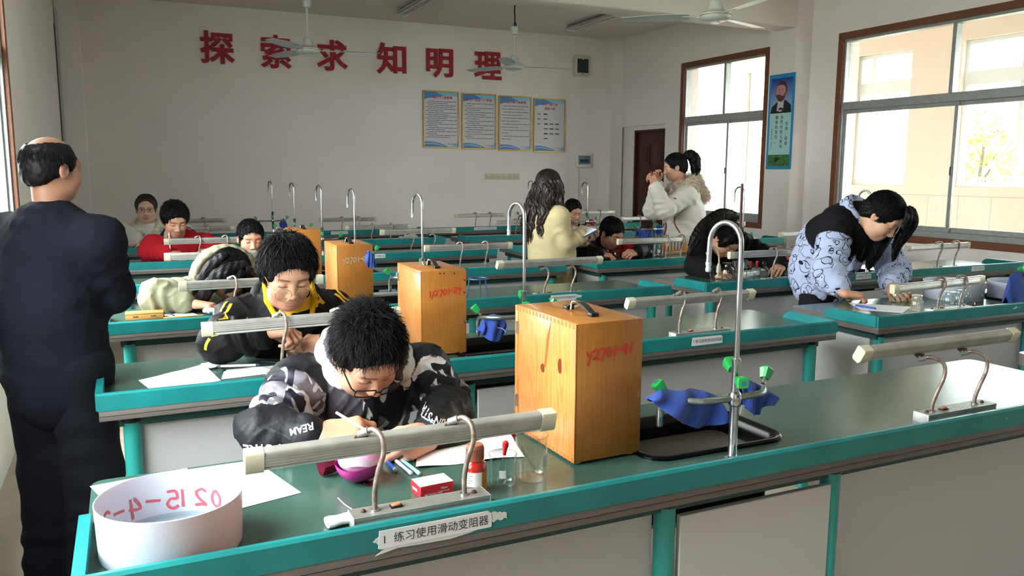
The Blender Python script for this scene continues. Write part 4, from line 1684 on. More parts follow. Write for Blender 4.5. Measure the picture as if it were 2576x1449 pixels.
def hand_mesh(W, d, n, thumb, elbow, tone='#c4947a', pose='rest', s=1.0, h=0.003, curls=None):
    """W wrist, d direction wrist to knuckles, n palm normal (out of the palm), thumb = unit side towards the thumb"""
    F = Field()
    d, n = nrm(d), nrm(n)
    n = nrm(n - d * (n @ d))
    t = nrm(np.cross(d, n))
    if t @ np.asarray(thumb, float) < 0:
        t = -t
    P = {'rest': ((20, 28, 18), (22, 30, 20), (24, 32, 22), (26, 34, 22)), 'flat': ((6, 10, 8), (5, 8, 8), (5, 10, 8), (8, 12, 8)),
         'write': ((42, 48, 22), (52, 55, 30), (62, 70, 40), (68, 75, 40)), 'grip': ((55, 62, 35), (58, 66, 38), (60, 68, 40), (62, 70, 40)),
         'hold': ((34, 40, 25), (38, 44, 26), (42, 48, 28), (46, 50, 28))}[pose if curls is None else 'rest']
    if curls is not None:
        P = curls
    W = np.asarray(W, float)
    fore = nrm(np.asarray(elbow, float) - W)
    F.cap(W + fore * 0.11 * s, W, 0.031 * s, 0.0245 * s, 0.02, flat=(n, 1.2))
    kn = []
    spread = (0.029, 0.010, -0.010, -0.028)
    length = (0.083, 0.088, 0.083, 0.074)
    for i in range(4):
        k = W + d * length[i] * s + t * spread[i] * s - n * (0.002 if i in (1, 2) else 0.0) * s
        kn.append(k)
        F.cap(W + d * 0.012 * s + t * spread[i] * 0.55 * s, k, 0.0165 * s, 0.0118 * s, 0.016 * s, flat=(n, 1.05))
    F.ell(W + d * 0.035 * s + t * 0.022 * s + n * 0.010 * s, np.array((0.030, 0.018, 0.016)) * s, np.stack([d, t, n], 1), 0.015 * s)
    seg = ((0.042, 0.026, 0.021), (0.046, 0.029, 0.022), (0.043, 0.027, 0.021), (0.034, 0.021, 0.019))
    nails = []
    for i in range(4):
        fan = (0.16, 0.05, -0.06, -0.18)[i]
        dd = nrm(d + t * fan)
        p = kn[i]
        a = 0.0
        rr = (0.0098, 0.0090, 0.0082, 0.0070) if i < 3 else (0.0084, 0.0078, 0.0070, 0.0062)
        for j in range(3):
            a += math.radians(P[i][j])
            v = dd * math.cos(a) + n * math.sin(a)
            q = p + v * seg[i][j] * s
            F.cap(p, q, rr[j] * s, rr[j + 1] * s, 0.0045 * s)
            F.ell(p, np.array([rr[j] * 1.06] * 3) * s, None, 0.004 * s)
            p = q
        nv = -nrm(np.cross(v, np.cross(n, v))) if False else nrm(np.cross(np.cross(v, t), v))
        nails.append((p - v * 0.004 * s, v))
    ta = {'rest': (0.75, 0.25, 0.35), 'flat': (0.75, 0.25, 0.1), 'write': (0.35, 0.85, 0.75), 'grip': (0.35, 0.8, 0.9), 'hold': (0.5, 0.7, 0.5)}[pose]
    b0 = W + d * 0.022 * s + t * 0.024 * s + n * 0.006 * s
    v1 = nrm(d * 0.75 + t * ta[0] + n * ta[1])
    p1 = b0 + v1 * 0.044 * s
    v2 = nrm(d * 0.95 + t * (ta[0] * 0.35 - 0.25 * ta[2]) + n * ta[1] * 0.9)
    p2 = p1 + v2 * 0.032 * s
    v3 = nrm(d * 0.95 + t * (ta[0] * 0.2 - 0.6 * ta[2]) + n * ta[1] * 0.7)
    p3 = p2 + v3 * 0.024 * s
    F.cap(b0, p1, 0.0165 * s, 0.0115 * s, 0.012 * s)
    F.cap(p1, p2, 0.0112 * s, 0.0100 * s, 0.005 * s)
    F.cap(p2, p3, 0.0100 * s, 0.0078 * s, 0.004 * s)
    V, Q, lab = F.mesh(h)
    tn = rgb(tone)
    col = np.tile(tn * np.array([1.0, 0.93, 0.90]), (len(V), 1))
    for k in kn:
        m = np.clip(1 - np.linalg.norm(V - k, axis=1) / (0.016 * s), 0, 1)[:, None]
        col = col * (1 - 0.35 * m) + tn * np.array([1.0, 0.74, 0.68]) * 0.35 * m
    for k, v in nails:
        dv = V - k
        m = (np.linalg.norm(dv, axis=1) < 0.0085 * s) & (dv @ n < -0.001)
        col[m] = col[m] * 0.4 + tn * np.array([1.12, 0.92, 0.90]) * 0.6
    tips = {'thumb': p3, 'index': kn[0]}
    return V, Q, col, tips


def ik(S, W, l1, l2, pole):
    S, W = np.asarray(S, float), np.asarray(W, float)
    v = W - S
    D = np.linalg.norm(v)
    if D > (l1 + l2) * 0.999:
        k = D / ((l1 + l2) * 0.999)
        l1, l2 = l1 * k, l2 * k
    a = (l1 * l1 - l2 * l2 + D * D) / (2 * D)
    hgt = math.sqrt(max(l1 * l1 - a * a, 0))
    u = v / D
    p = np.asarray(pole, float)
    p = nrm(p - u * (p @ u))
    return S + u * a + p * hgt


def strand_mesh(paths, r0, r1, col, jitter=0.25, sides=3, seed=0):
    """many thin tapering hair strands -> V, F, colours; paths: (n, m, 3)"""
    P = np.asarray(paths, float)
    n, m, _ = P.shape
    g = np.random.default_rng(seed)
    t = np.empty_like(P)
    t[:, 1:-1] = P[:, 2:] - P[:, :-2]
    t[:, 0] = P[:, 1] - P[:, 0]
    t[:, -1] = P[:, -1] - P[:, -2]
    t /= np.maximum(np.linalg.norm(t, axis=2, keepdims=True), 1e-9)
    ref = g.normal(size=(n, 1, 3))
    a = np.cross(t, ref)
    a /= np.maximum(np.linalg.norm(a, axis=2, keepdims=True), 1e-9)
    b = np.cross(t, a)
    r = (r0 + (r1 - r0) * np.linspace(0, 1, m) ** 1.5)[None, :, None] * (1 + jitter * g.normal(size=(n, 1, 1)))
    V = np.stack([P + r * (a * math.cos(2 * PI * k / sides) + b * math.sin(2 * PI * k / sides)) for k in range(sides)], 2)   # n, m, sides, 3
    idx = np.arange(n * m * sides).reshape(n, m, sides)
    F = []
    for k in range(sides):
        k2 = (k + 1) % sides
        F.append(np.stack([idx[:, :-1, k], idx[:, :-1, k2], idx[:, 1:, k2], idx[:, 1:, k]], -1).reshape(-1, 4))
    c = np.asarray(col, float)[None, None, :] * (1 + 0.25 * g.normal(size=(n, 1, 1)))
    c = np.broadcast_to(np.clip(c, 0.0005, 1)[:, :, None, :], (n, m, sides, 3)).reshape(-1, 3)
    return V.reshape(-1, 3), np.concatenate(F), c


def short_hair(H, n=900, length=0.045, fringe=0.05, lift=0.012, r=0.0013, col='#0c0b0d', seed=1, cut=0.0, bald=False, thick=0.014, whorl=(0.0, -0.055), part=None, h=0.004, side=0.0, wild=0.25):
    """cap of hair with loose strands; part: strands leave a parting line instead of the crown whorl"""
    F = Field()
    s = H.s
    t = thick
    F.ell(H.w(0, -0.014, 0.036), np.array((0.074 + t, 0.091 + t, 0.083 + t)) * s, H.R, 0.01 * s, 0)
    F.ell(H.w(0, -0.062, -0.018), np.array((0.060 + t * 0.6, 0.042 + t * 0.5, 0.055)) * s, H.R, 0.03 * s, 0)
    F.ell(H.w(0, 0.125, -0.018 + cut), np.array((0.092, 0.092, 0.100)) * s, H.R, 0.012 * s, 0, '-')
    for x in (-1, 1):
        F.ell(H.w(x * 0.095, 0.012, -0.030), np.array((0.034, 0.036, 0.044)) * s, H.R, 0.010 * s, 0, '-')
    F.ell(H.w(0, 0.02, -0.135), np.array((0.16, 0.13, 0.085)) * s, H.R, 0.02 * s, 0, '-')
    if bald:
        F.ell(H.w(0, -0.015, 0.150), np.array((0.066, 0.125, 0.088)) * s, H.R, 0.012 * s, 0, '-')
        F.ell(H.w(0, 0.09, 0.09), np.array((0.062, 0.09, 0.07)) * s, H.R, 0.012 * s, 0, '-')
    g = np.random.default_rng(seed)

    def disp(X, Y, Z):
        return (0.4 if bald else 1.0) * (0.0016 * np.sin(X * 310 + 3 * np.sin(Z * 90)) + 0.0014 * np.sin(Y * 270 + Z * 130) + 0.0014 * np.sin(Z * 240 + 2 * np.sin(X * 120)))
    V, Q, lab = F.mesh(h, disp=disp)
    c0 = rgb(col)
    parts = [(V, Q, np.tile(c0, (len(V), 1)) * (1 + 0.2 * np.sin(V[:, :1] * 500)))]
    # strands that start on the cap and follow it
    if n:
        N = 0
        pts = []
        C0 = V3(0, -0.014, 0.036)
        Rr = V3(0.074 + t, 0.091 + t, 0.083 + t)
        while len(pts) < n:
            d = nrm(g.normal(size=3))
            p = C0 + Rr * d
            if p[2] < 0.0 and p[1] > -0.02:
                continue
            if p[2] < -0.03 or p[1] > 0.070 or (p[1] > 0.03 and p[2] < 0.070):
                continue
            if bald and p[2] > 0.066 and p[1] > -0.11:
                continue
            pts.append(d)
        pts = np.array(pts)
        steps = 6
        path = np.zeros((n, steps, 3))
        dcur = pts.copy()
        rad = np.full((n, 1), 0.995)
        lf = lift * (0.4 + g.random((n, 1)) * 1.2) / steps
        ln = length * (0.6 + 0.8 * g.random((n, 1)))
        wd = nrm(V3(whorl[0], whorl[1], 1.0))
        g0 = g.normal(size=(n, 3))
        for k in range(steps):
            p = C0 + Rr * dcur * rad
            path[:, k] = p
            if part is not None:
                flow = np.stack([np.sign(dcur[:, 0] - part) * 0.9, 0.25 + 0 * dcur[:, 0], -0.35 + 0 * dcur[:, 0]], 1)
            else:
                flow = dcur - wd
                flow[:, 1] += 0.55 * (dcur[:, 1] > -0.2) * (dcur[:, 2] > 0.1)
                flow[:, 2] -= 0.25
                flow[:, 0] += side
            flow += wild * (g0 + 0.35 * g.normal(size=(n, 3)))
            flow -= dcur * (flow * dcur).sum(1, keepdims=True)
            flow /= np.maximum(np.linalg.norm(flow, axis=1, keepdims=True), 1e-6)
            st = ln / steps * np.where(dcur[:, 1:2] > 0.35, fringe / max(length, 1e-3), 1.0)
            dcur = dcur + flow * st / 0.09
            dcur /= np.linalg.norm(dcur, axis=1, keepdims=True)
            rad = rad + lf / 0.09
        Pw = H.c + s * (path @ H.R.T)
        parts.append(strand_mesh(Pw, r * s, 0.0003, c0, seed=seed))
    return parts


def lock(path, r, n, wave=0.0, freq=6.0, seed=0, col='#0c0b0d', rs=0.0014, spread=1.0):
    """a hanging lock or tail: a solid core plus loose strands along a path; r: radius at each path point"""
    P = np.array(smooth_path(path, 5))
    m = len(P)
    R = np.interp(np.linspace(0, 1, m), np.linspace(0, 1, len(r)), r)
    F = Field()
    for i in range(m - 1):
        F.cap(P[i], P[i + 1], R[i], R[i + 1], 0.012)
    fw = freq

    def disp(X, Y, Z):
        return (0.003 + wave * 0.25) * np.sin(X * 190 + 2.5 * np.sin(Z * 40)) * 0.6 + 0.003 * np.sin(Y * 210 + 2 * np.sin(Z * 50)) + wave * 0.3 * np.sin(Z * 2 * PI * fw + X * 30)
    V, Q, lab = F.mesh(0.005, disp=disp)
    c0 = rgb(col)
    g = np.random.default_rng(seed)
    parts = [(V, Q, np.tile(c0, (len(V), 1)))]
    if n:
        a = g.random((n, 1)) * 2 * PI
        rr = np.sqrt(g.random((n, 1)) * 0.5 + 0.5) * spread
        t = np.empty_like(P)
        t[1:-1] = P[2:] - P[:-2]
        t[0], t[-1] = P[1] - P[0], P[-1] - P[-2]
        t /= np.linalg.norm(t, axis=1, keepdims=True)
        u = np.cross(t, V3(0.3, 0.9, 0.2))
        u /= np.linalg.norm(u, axis=1, keepdims=True)
        v = np.cross(t, u)
        x = np.linspace(0, 1, m)[None, :]
        ph = g.random((n, 1)) * 2 * PI
        wob = wave * np.sin(2 * PI * fw * 0.4 * x + ph) * x
        off = (np.cos(a) * rr)[:, :, None] * (u * R[:, None])[None] + (np.sin(a) * rr)[:, :, None] * (v * R[:, None])[None]
        path_ = P[None] + off * (1 + 0.12 * g.normal(size=(n, 1, 1))) + wob[:, :, None] * (np.cos(ph)[:, :, None] * u[None] + np.sin(ph)[:, :, None] * v[None])
        end = 0.75 + 0.35 * g.random((n, 1))
        parts.append(strand_mesh(path_, rs, 0.0004, c0, seed=seed + 1))
    return parts


def ribbon(bvh, pts, width, name, m, parent, off=0.0015, n=10, toward=None, mb=None):
    """a flat strip lying on a surface along world points"""
    if len(pts) < 2:
        return None
    P = [Vector(p) for p in smooth_path(pts, n)]
    own = mb is None
    mb = MB() if own else mb
    vs, fs, nn = [], [], []
    Q = []
    for p in P:
        loc, no, _, _ = bvh.find_nearest(p)
        if toward is not None and no.dot(Vector(toward)) < 0 and False:
            no = -no
        Q.append((loc, no))
    for i, (p, no) in enumerate(Q):
        d = Q[min(i + 1, len(Q) - 1)][0] - Q[max(i - 1, 0)][0]
        s = d.cross(no)
        s = s.normalized() if s.length > 1e-9 else Vector((1, 0, 0))
        w = width[min(i * len(width) // len(Q), len(width) - 1)] if isinstance(width, (list, tuple)) else width
        row = []
        for k in (-1, 0, 1):
            q = p + s * w * 0.5 * k
            l2, n2, _, _ = bvh.find_nearest(q)
            row.append(tuple(l2 + n2 * off))
        vs += row
    for i in range(len(Q) - 1):
        for k in (0, 1):
            fs.append((3 * i + k, 3 * i + k + 1, 3 * i + 4 + k, 3 * i + 3 + k))
    mb.raw(vs, fs, m)
    return mb.build(name, parent) if own else mb


def surf(bvh, px, py, off=0.0):
    """where the line of sight through a photo position meets a garment"""
    d = _ray(px, py).normalized()
    h = bvh.ray_cast(Vector((0, 0, CAM_H)), d)
    if h[0] is None:
        return None
    return h[0] + h[1] * off


def trace(bvh, pix):
    return [tuple(q) for q in (surf(bvh, *p) for p in pix) if q is not None]


def wrap_text(bvh, text, origin, xdir, ydir, size, m, name, parent, bold=0.0, off=0.002, cut=0.012):
    """lettering laid over a surface; every vertex moves along the view normal onto it"""
    vs, fs = glyphs(text, size, bold)
    bm = bmesh.new()
    bv = [bm.verts.new(v) for v in vs]
    for f in fs:
        try:
            bm.faces.new([bv[i] for i in f])
        except ValueError:
            pass
    bmesh.ops.triangulate(bm, faces=bm.faces[:])
    for _ in range(2):
        long_ = [e for e in bm.edges if e.calc_length() > cut]
        if long_:
            bmesh.ops.subdivide_edges(bm, edges=long_, cuts=1)
            bmesh.ops.triangulate(bm, faces=bm.faces[:])
    xd, yd = Vector(xdir).normalized(), Vector(ydir).normalized()
    zd = xd.cross(yd)
    o = Vector(origin)
    for v in bm.verts:
        p = o + xd * v.co.x + yd * v.co.y
        hit = bvh.ray_cast(p + zd * 0.25, -zd)
        if hit[0] is None:
            hit = bvh.find_nearest(p)
        v.co = hit[0] + hit[1] * off
    mb = MB()
    mb.bmesh(bm, m, False)
    return mb.build(name, parent)


class Person:
    """pose from world-space joints; builds body, garments and hair; all children of one body mesh"""

    def __init__(self, label, head, pelvis, face=0.0, body=None, sh=0.175, s=1.0, neck=None, group=None, tone='#c4947a', female=False, eyes='down', neckdrop=0.155,
                 neckback=0.02, hs=1.06, lean_up=None, chest_drop=0.065):
        self.s, self.tone, self.female = s, tone, female
        hc, yaw, pitch, roll = head
        self.H = H = Head(hc, yaw, pitch, roll, hs)
        a = math.radians(face)
        self.f = V3(math.sin(a), -math.cos(a), 0)
        self.l = np.cross(V3(0, 0, 1), self.f)          # the figure's own left
        self.pel = np.array(pelvis, float)
        up0 = nrm(H.u * 0.55 + V3(0, 0, 1) * 0.6)
        self.neck = H.c - up0 * neckdrop * s - H.f * neckback * s if neck is None else np.array(neck, float)
        self.spine = nrm(self.neck - self.pel)
        self.fwd = nrm(self.f - self.spine * (self.f @ self.spine))
        self.ch = self.neck - self.spine * chest_drop * s
        self.SL = self.ch + self.l * sh * s - self.spine * 0.01
        self.SR = self.ch - self.l * sh * s - self.spine * 0.01
        self.mid = (self.pel + self.ch) / 2 - self.fwd * 0.03 * s
        self.label = label
        self.group = group
        self.eyes = eyes
        self.body_parts = []
        self.arm = {}
        self.legs = None

    def arms(self, WL, WR, poleL=None, poleR=None, EL=None, ER=None, l1=0.285, l2=0.255):
        for side, S, W, pole, E in (('L', self.SL, WL, poleL, EL), ('R', self.SR, WR, poleR, ER)):
            sg = 1 if side == 'L' else -1
            if pole is None:
                pole = self.l * sg * 0.8 + V3(0, 0, -1) * 0.7
            if E is None:
                E = ik(S, W, l1 * self.s, l2 * self.s, pole)
            self.arm[side] = (np.asarray(S, float), np.asarray(E, float), np.asarray(W, float))
        return self

    def hand(self, side, d, n, pose='rest', s=0.98, curls=None, h=0.003):
        S, E, W = self.arm[side]
        d, n = nrm(d), nrm(n)
        t = np.cross(d, n)
        th = t if side == 'R' else -t
        V, Q, c, tips = hand_mesh(W, d, n, th, E, self.tone, pose, s * self.s, h, curls)
        self.body_parts.append((V, Q, c))
        return tips

    def seat_legs(self, spread=0.11, knee_z=0.50, reach=0.40, foot_z=0.0):
        self.legs = []
        for sg in (1, -1):
            hip = self.pel + self.l * sg * 0.085
            kn = V3(*(self.pel[:2] + (self.f * reach + self.l * sg * spread)[:2]), knee_z)
            an = V3(kn[0] - self.f[0] * 0.05, kn[1] - self.f[1] * 0.05, 0.09)
            self.legs.append((hip, kn, an))
        return self

    def stand_legs(self, spread=0.09, step=0.0):
        self.legs = []
        for sg in (1, -1):
            hip = self.pel + self.l * sg * 0.085
            kn = V3(*(self.pel[:2] + (self.l * sg * spread + self.f * (0.03 + step * sg))[:2]), 0.47 * self.s)
            an = V3(*(self.pel[:2] + (self.l * sg * spread + self.f * step * sg)[:2]), 0.085)
            self.legs.append((hip, kn, an))
        return self

    def body(self, h=0.003):
        hm = head_mesh(self.H, self.neck - self.spine * 0.02, self.tone, self.female, self.eyes, h)
        F = Field()
        s = self.s
        fl = (self.fwd, 1.35)
        F.cap(self.pel, self.mid, 0.115 * s, 0.10 * s, 0.05, flat=fl)
        F.cap(self.mid, self.ch - self.spine * 0.05, 0.10 * s, 0.115 * s, 0.05, flat=fl)
        F.cap(self.SL, self.SR, 0.055 * s, 0.055 * s, 0.05)
        F.cap(self.ch, self.neck, 0.055 * s, 0.045 * s, 0.04)
        for S, E, W in self.arm.values():
            F.cap(S, E, 0.042 * s, 0.034 * s, 0.03)
            F.cap(E, W + (E - W) * 0.12, 0.034 * s, 0.027 * s, 0.02)
        for hip, kn, an in self.legs or []:
            F.cap(hip, kn, 0.07 * s, 0.05 * s, 0.04)
            F.cap(kn, an, 0.046 * s, 0.03 * s, 0.03)
        V, Q, lab = F.mesh(0.011)
        core = (V, Q, np.tile(rgb(self.tone), (len(V), 1)))
        o = np_mesh('person', [core, hm] + self.body_parts, SKIN)
        tag(o, self.label, 'person', self.group)
        self.o = o
        return o

    def top(self, name, m, th=0.03, arm_r=(0.07, 0.058, 0.05), colour='#555555', colfn=None, h=0.006, hem=0.0, puff=None, fold=0.004, chest=0.0, flare=0.0, cuff=0.0, extra=None, disp=None,
            lower=None, collar=None, flat=1.22, shoulder=0.062, seed=1.0, zone=None, sleeve_end=0.02, belly=0.0):
        """jacket or coat over the pose; labels: 0 trunk, 1 left arm, 2 right arm, 3 left forearm, 4 right forearm, 5 collar or hood"""
        F = Field()
        s = self.s
        fl = (self.fwd, flat)
        ring = (puff[0], puff[1], 'puff') if puff else (fold * 1.2, 0.12, seed)
        bottom = self.pel - self.spine * hem if lower is None else np.array(lower, float)
        F.cap(bottom, self.mid, (0.125 + th + flare) * s, (0.118 + th + belly) * s, 0.05, flat=fl, ring=ring)
        F.cap(self.mid, self.ch - self.spine * 0.06, (0.118 + th + belly) * s, (0.128 + th + chest) * s, 0.05, flat=fl, ring=ring)
        F.cap(self.SL, self.SR, (shoulder + th * 0.5) * s, k=0.05)
        F.cap(self.ch, self.neck - self.spine * 0.01, (0.085 + th * 0.3) * s, (0.060 + th * 0.2) * s, 0.05)
        for side, (S, E, W) in self.arm.items():
            la = 1 if side == 'L' else 2
            r1 = (puff[0], puff[1], 'puff') if puff else (fold, 0.075, seed + la)
            r2 = (puff[0], puff[1], 'puff') if puff else (fold * 1.3, 0.055, seed + 2 + la)
            F.cap(S, E, arm_r[0] * s, arm_r[1] * s, 0.035, la, ring=r1)
            We = W + nrm(E - W) * sleeve_end
            F.cap(E, We, arm_r[1] * s, arm_r[2] * s, 0.03, la + 2, ring=r2)
            if cuff:
                F.cap(We + nrm(E - W) * 0.03, We - nrm(E - W) * 0.004, arm_r[2] * cuff * s, arm_r[2] * cuff * s, 0.008, la + 6)
        if collar:
            r, tube, hgt, tilt = collar
            n = 14
            up = nrm(self.spine * 0.7 + nrm(self.H.c - self.neck) * 0.5 - self.fwd * tilt)
            f2 = nrm(self.fwd - up * (self.fwd @ up))
            for i in range(n):
                a0, a1 = 2 * PI * i / n, 2 * PI * (i + 1) / n
                p0 = self.neck + up * hgt + (f2 * math.cos(a0) * r * 1.05 + self.l * math.sin(a0) * r)
                p1 = self.neck + up * hgt + (f2 * math.cos(a1) * r * 1.05 + self.l * math.sin(a1) * r)
                F.cap(p0, p1, tube, tube, 0.02, 5)
        if extra:
            extra(F)
        sd = seed * 3.1

        def dflt(X, Y, Z):
            w1 = 2.2 * np.sin(Z * 23 + sd) + 1.6 * np.sin(X * 31 + Y * 17 + sd)
            w2 = 2.0 * np.sin(X * 19 - Z * 13 + sd * 2) + 1.5 * np.sin(Y * 27 + Z * 9)
            r1_ = 1 - np.abs(np.sin(X * 13 + Y * 9 + Z * 24 + w1))
            r2_ = 1 - np.abs(np.sin(Z * 26 - X * 22 + Y * 8 + w2))
            return fold * 0.55 * (0.6 - 1.1 * r1_ ** 3 - 0.9 * r2_ ** 3)
        V, Q, lab = F.mesh(h, disp=disp or dflt)
        col = np.tile(rgb(colour), (len(V), 1))
        if colfn:
            col = colfn(V, lab, col)
        ob = np_mesh(name, [(V, Q, col)], m, self.o)
        self.garment = ob
        self.bvh = bvh_of(V, Q)
        self.gv = V
        return ob

    def part(self, name, fn, colour, m, h=0.006, parent=None, disp=None):
        """a separate piece of clothing such as a hood or a collar"""
        F = Field()
        fn(F)
        V, Q, lab = F.mesh(h, disp=disp)
        if callable(colour):
            c = colour(V, lab)
        else:
            c = np.tile(rgb(colour), (len(V), 1))
        return np_mesh(name, [(V, Q, c)], m, parent or self.garment)

    def trousers(self, colour='#1d1f26', r=(0.095, 0.072, 0.058), h=0.009, m=None, shoes='#141416'):
        F = Field()
        s = self.s
        F.cap(self.pel + self.l * 0.06, self.pel - self.l * 0.06, 0.118 * s, k=0.04)
        for i, (hip, kn, an) in enumerate(self.legs):
            F.cap(hip, kn, r[0] * s, r[1] * s, 0.05, i, ring=(0.004, 0.12, 1.0 + i))
            F.cap(kn, an + V3(0, 0, -0.045), r[1] * s, r[2] * s, 0.04, i, ring=(0.005, 0.09, 2.0 + i))
        V, Q, lab = F.mesh(h)
        np_mesh('trousers', [(V, Q, np.tile(rgb(colour), (len(V), 1)))], m or FABRIC, self.o)
        for hip, kn, an in self.legs:
            G = Field()
            a = V3(an[0], an[1], 0.042)
            G.cap(a - self.f * 0.05, a + self.f * 0.12, 0.042, 0.036, 0.02, flat=(V3(0, 0, 1), 1.0))
            G.cap(a, a + V3(0, 0, 0.05), 0.045, 0.04, 0.02)
            V, Q, lab = G.mesh(0.009)
            V[:, 2] = np.maximum(V[:, 2], 0.001)
            np_mesh('shoe', [(V, Q, np.tile(rgb(shoes), (len(V), 1)))], mat('shoe_leather', '#141416', 0.45), self.o)

    def hair(self, parts, name='hair', m=None):
        return np_mesh(name, parts, m or HAIR, self.o)

    def glasses(self, style='round', colour='#b98f4a', slip=0.0, r=0.022, w=0.0012, metal=0.8, tilt=0.0):
        H = self.H
        fm = mat('spectacle_frame_' + colour.strip('#'), colour, 0.3, metal)
        g = MB()
        z0 = 0.0 - slip
        y0 = 0.101 + slip * 0.35

        def wp(x, y, z):
            return tuple(H.w(x, y, z))
        rings = []
        for sx in (-1, 1):
            cx = sx * 0.033
            pts = []
            for i in range(24):
                a = 2 * PI * i / 24
                ca, sa = math.cos(a), math.sin(a)
                if style == 'round':
                    x, z = r * ca, r * sa * 0.92
                else:
                    q = 1 / max(abs(ca), abs(sa)) ** 0.7
                    x, z = r * 1.06 * ca * q, r * 0.66 * sa * q
                pts.append(wp(cx + x, y0 - 0.010 * ((cx + x) / 0.06) ** 2, z0 + z))
            rings.append(pts)
            g.tube(pts, w, fm, 6, closed=True)
            g.tube([wp(sx * (0.033 + r * 1.05), y0 - 0.008, z0 + 0.008), wp(sx * 0.070, y0 - 0.018, z0 + 0.010 + slip * 0.3), wp(sx * 0.081, 0.03, 0.010 + tilt), wp(sx * 0.083, -0.012, 0.010 + tilt * 0.6), wp(sx * 0.080, -0.030, -0.008)], w, fm, 6)
        g.tube(smooth_path([wp(-0.033 + r * 0.98, y0 - 0.001, z0 + 0.006), wp(0, y0 + 0.004, z0 + 0.009), wp(0.033 - r * 0.98, y0 - 0.001, z0 + 0.006)], 4), w, fm, 6)
        go = g.build('glasses', self.o)
        for pts in rings:
            l = MB()
            l.raw(pts, [tuple(range(24))], MATS.get('spectacle_lens') or pane_mat('spectacle_lens', '#f3f4f4', 1.5))
            l.build('lens', go)
        return go
# ------------------------------------------------------------------ the people
def camo_mat():
    m = bpy.data.materials.new('camouflage_nylon')
    m.use_nodes = True
    nt = NT(m)
    b = nt.n['Principled BSDF']
    b.inputs['Roughness'].default_value = 0.5
    b.inputs['Specular IOR Level'].default_value = 0.2
    vc = nt.add('ShaderNodeVertexColor', layer_name='Col')
    tc = nt.add('ShaderNodeTexCoord')
    cols = []
    for sc_, off in ((9.0, 0.0), (8.0, 3.7), (10.0, 8.1)):
        mp = nt.add('ShaderNodeMapping')
        mp.inputs['Location'].default_value = (off, off * 0.7, off * 1.3)
        mp.inputs['Scale'].default_value = (1.5, 1.0, 0.85)
        nt.link(tc.outputs['Object'], mp.inputs['Vector'])
        nz = nt.add('ShaderNodeTexNoise')
        nz.inputs['Scale'].default_value = sc_
        nz.inputs['Detail'].default_value = 1.5
        nz.inputs['Distortion'].default_value = 1.1
        nt.link(mp.outputs[0], nz.inputs['Vector'])
        gt = nt.add('ShaderNodeMath', operation='GREATER_THAN')
        gt.inputs[1].default_value = 0.53
        nt.link(nz.outputs['Fac'], gt.inputs[0])
        cols.append(gt.outputs[0])
    cur = None
    for fac, c in zip(cols, ('#6d6a72', '#b9bcc2', '#1c1d28')):
        mx = nt.add('ShaderNodeMix', data_type='RGBA')
        nt.link(fac, mx.inputs[0])
        if cur is None:
            mx.inputs[6].default_value = lin('#d9dbe0')
        else:
            nt.link(cur, mx.inputs[6])
        mx.inputs[7].default_value = lin(c)
        cur = mx.outputs[2]
    mx = nt.add('ShaderNodeMix', data_type='RGBA')
    nt.link(vc.outputs['Alpha'], mx.inputs[0])
    nt.link(cur, mx.inputs[6])
    nt.link(vc.outputs['Color'], mx.inputs[7])
    nt.link(mx.outputs[2], b.inputs['Base Color'])
    nz = nt.add('ShaderNodeTexNoise')
    nz.inputs['Scale'].default_value = 26
    nz.inputs['Detail'].default_value = 3
    bp = nt.add('ShaderNodeBump')
    bp.inputs['Strength'].default_value = 0.25
    bp.inputs['Distance'].default_value = 0.02
    nt.link(tc.outputs['Object'], nz.inputs['Vector'])
    nt.link(nz.outputs['Fac'], bp.inputs['Height'])
    nt.link(bp.outputs[0], b.inputs['Normal'])
    return m


WHITEINK = mat('white_print', '#dfe1e4', 0.6)
YELLOW = mat('yellow_trim', '#e0b01c', 0.6, var=0.1, vscale=20)


# --- boy in the camouflage jacket, nearest bench
CR, CU = np.array(_rt2), np.array(_up2)


def turned(ang):
    a = math.radians(ang)
    return CR * math.cos(a) + CU * math.sin(a), -CR * math.sin(a) + CU * math.cos(a)


def lettering(p, text, px, py, ang, size, m, bold=0.02):
    q = surf(p.bvh, px, py)
    if q is not None:
        xd, yd = turned(ang)
        wrap_text(p.bvh, text, np.array(q), xd, yd, size, m, 'sleeve_print', p.garment, bold=bold)


def rim(F, c, f, l, up, r, tube, a0=2.3, lab=6, n=12, drop=0.03, squash=1.0, k=0.015):
    """a hood or collar roll lying round the neck, open at the front"""
    for i in range(n):
        b0, b1 = -a0 + 2 * a0 * i / n, -a0 + 2 * a0 * (i + 1) / n
        q = [c - f * math.cos(a) * r * squash + l * math.sin(a) * r - up * drop * (1 - math.cos(a)) for a in (b0, b1)]
        F.cap(q[0], q[1], tube, k=k, lab=lab)


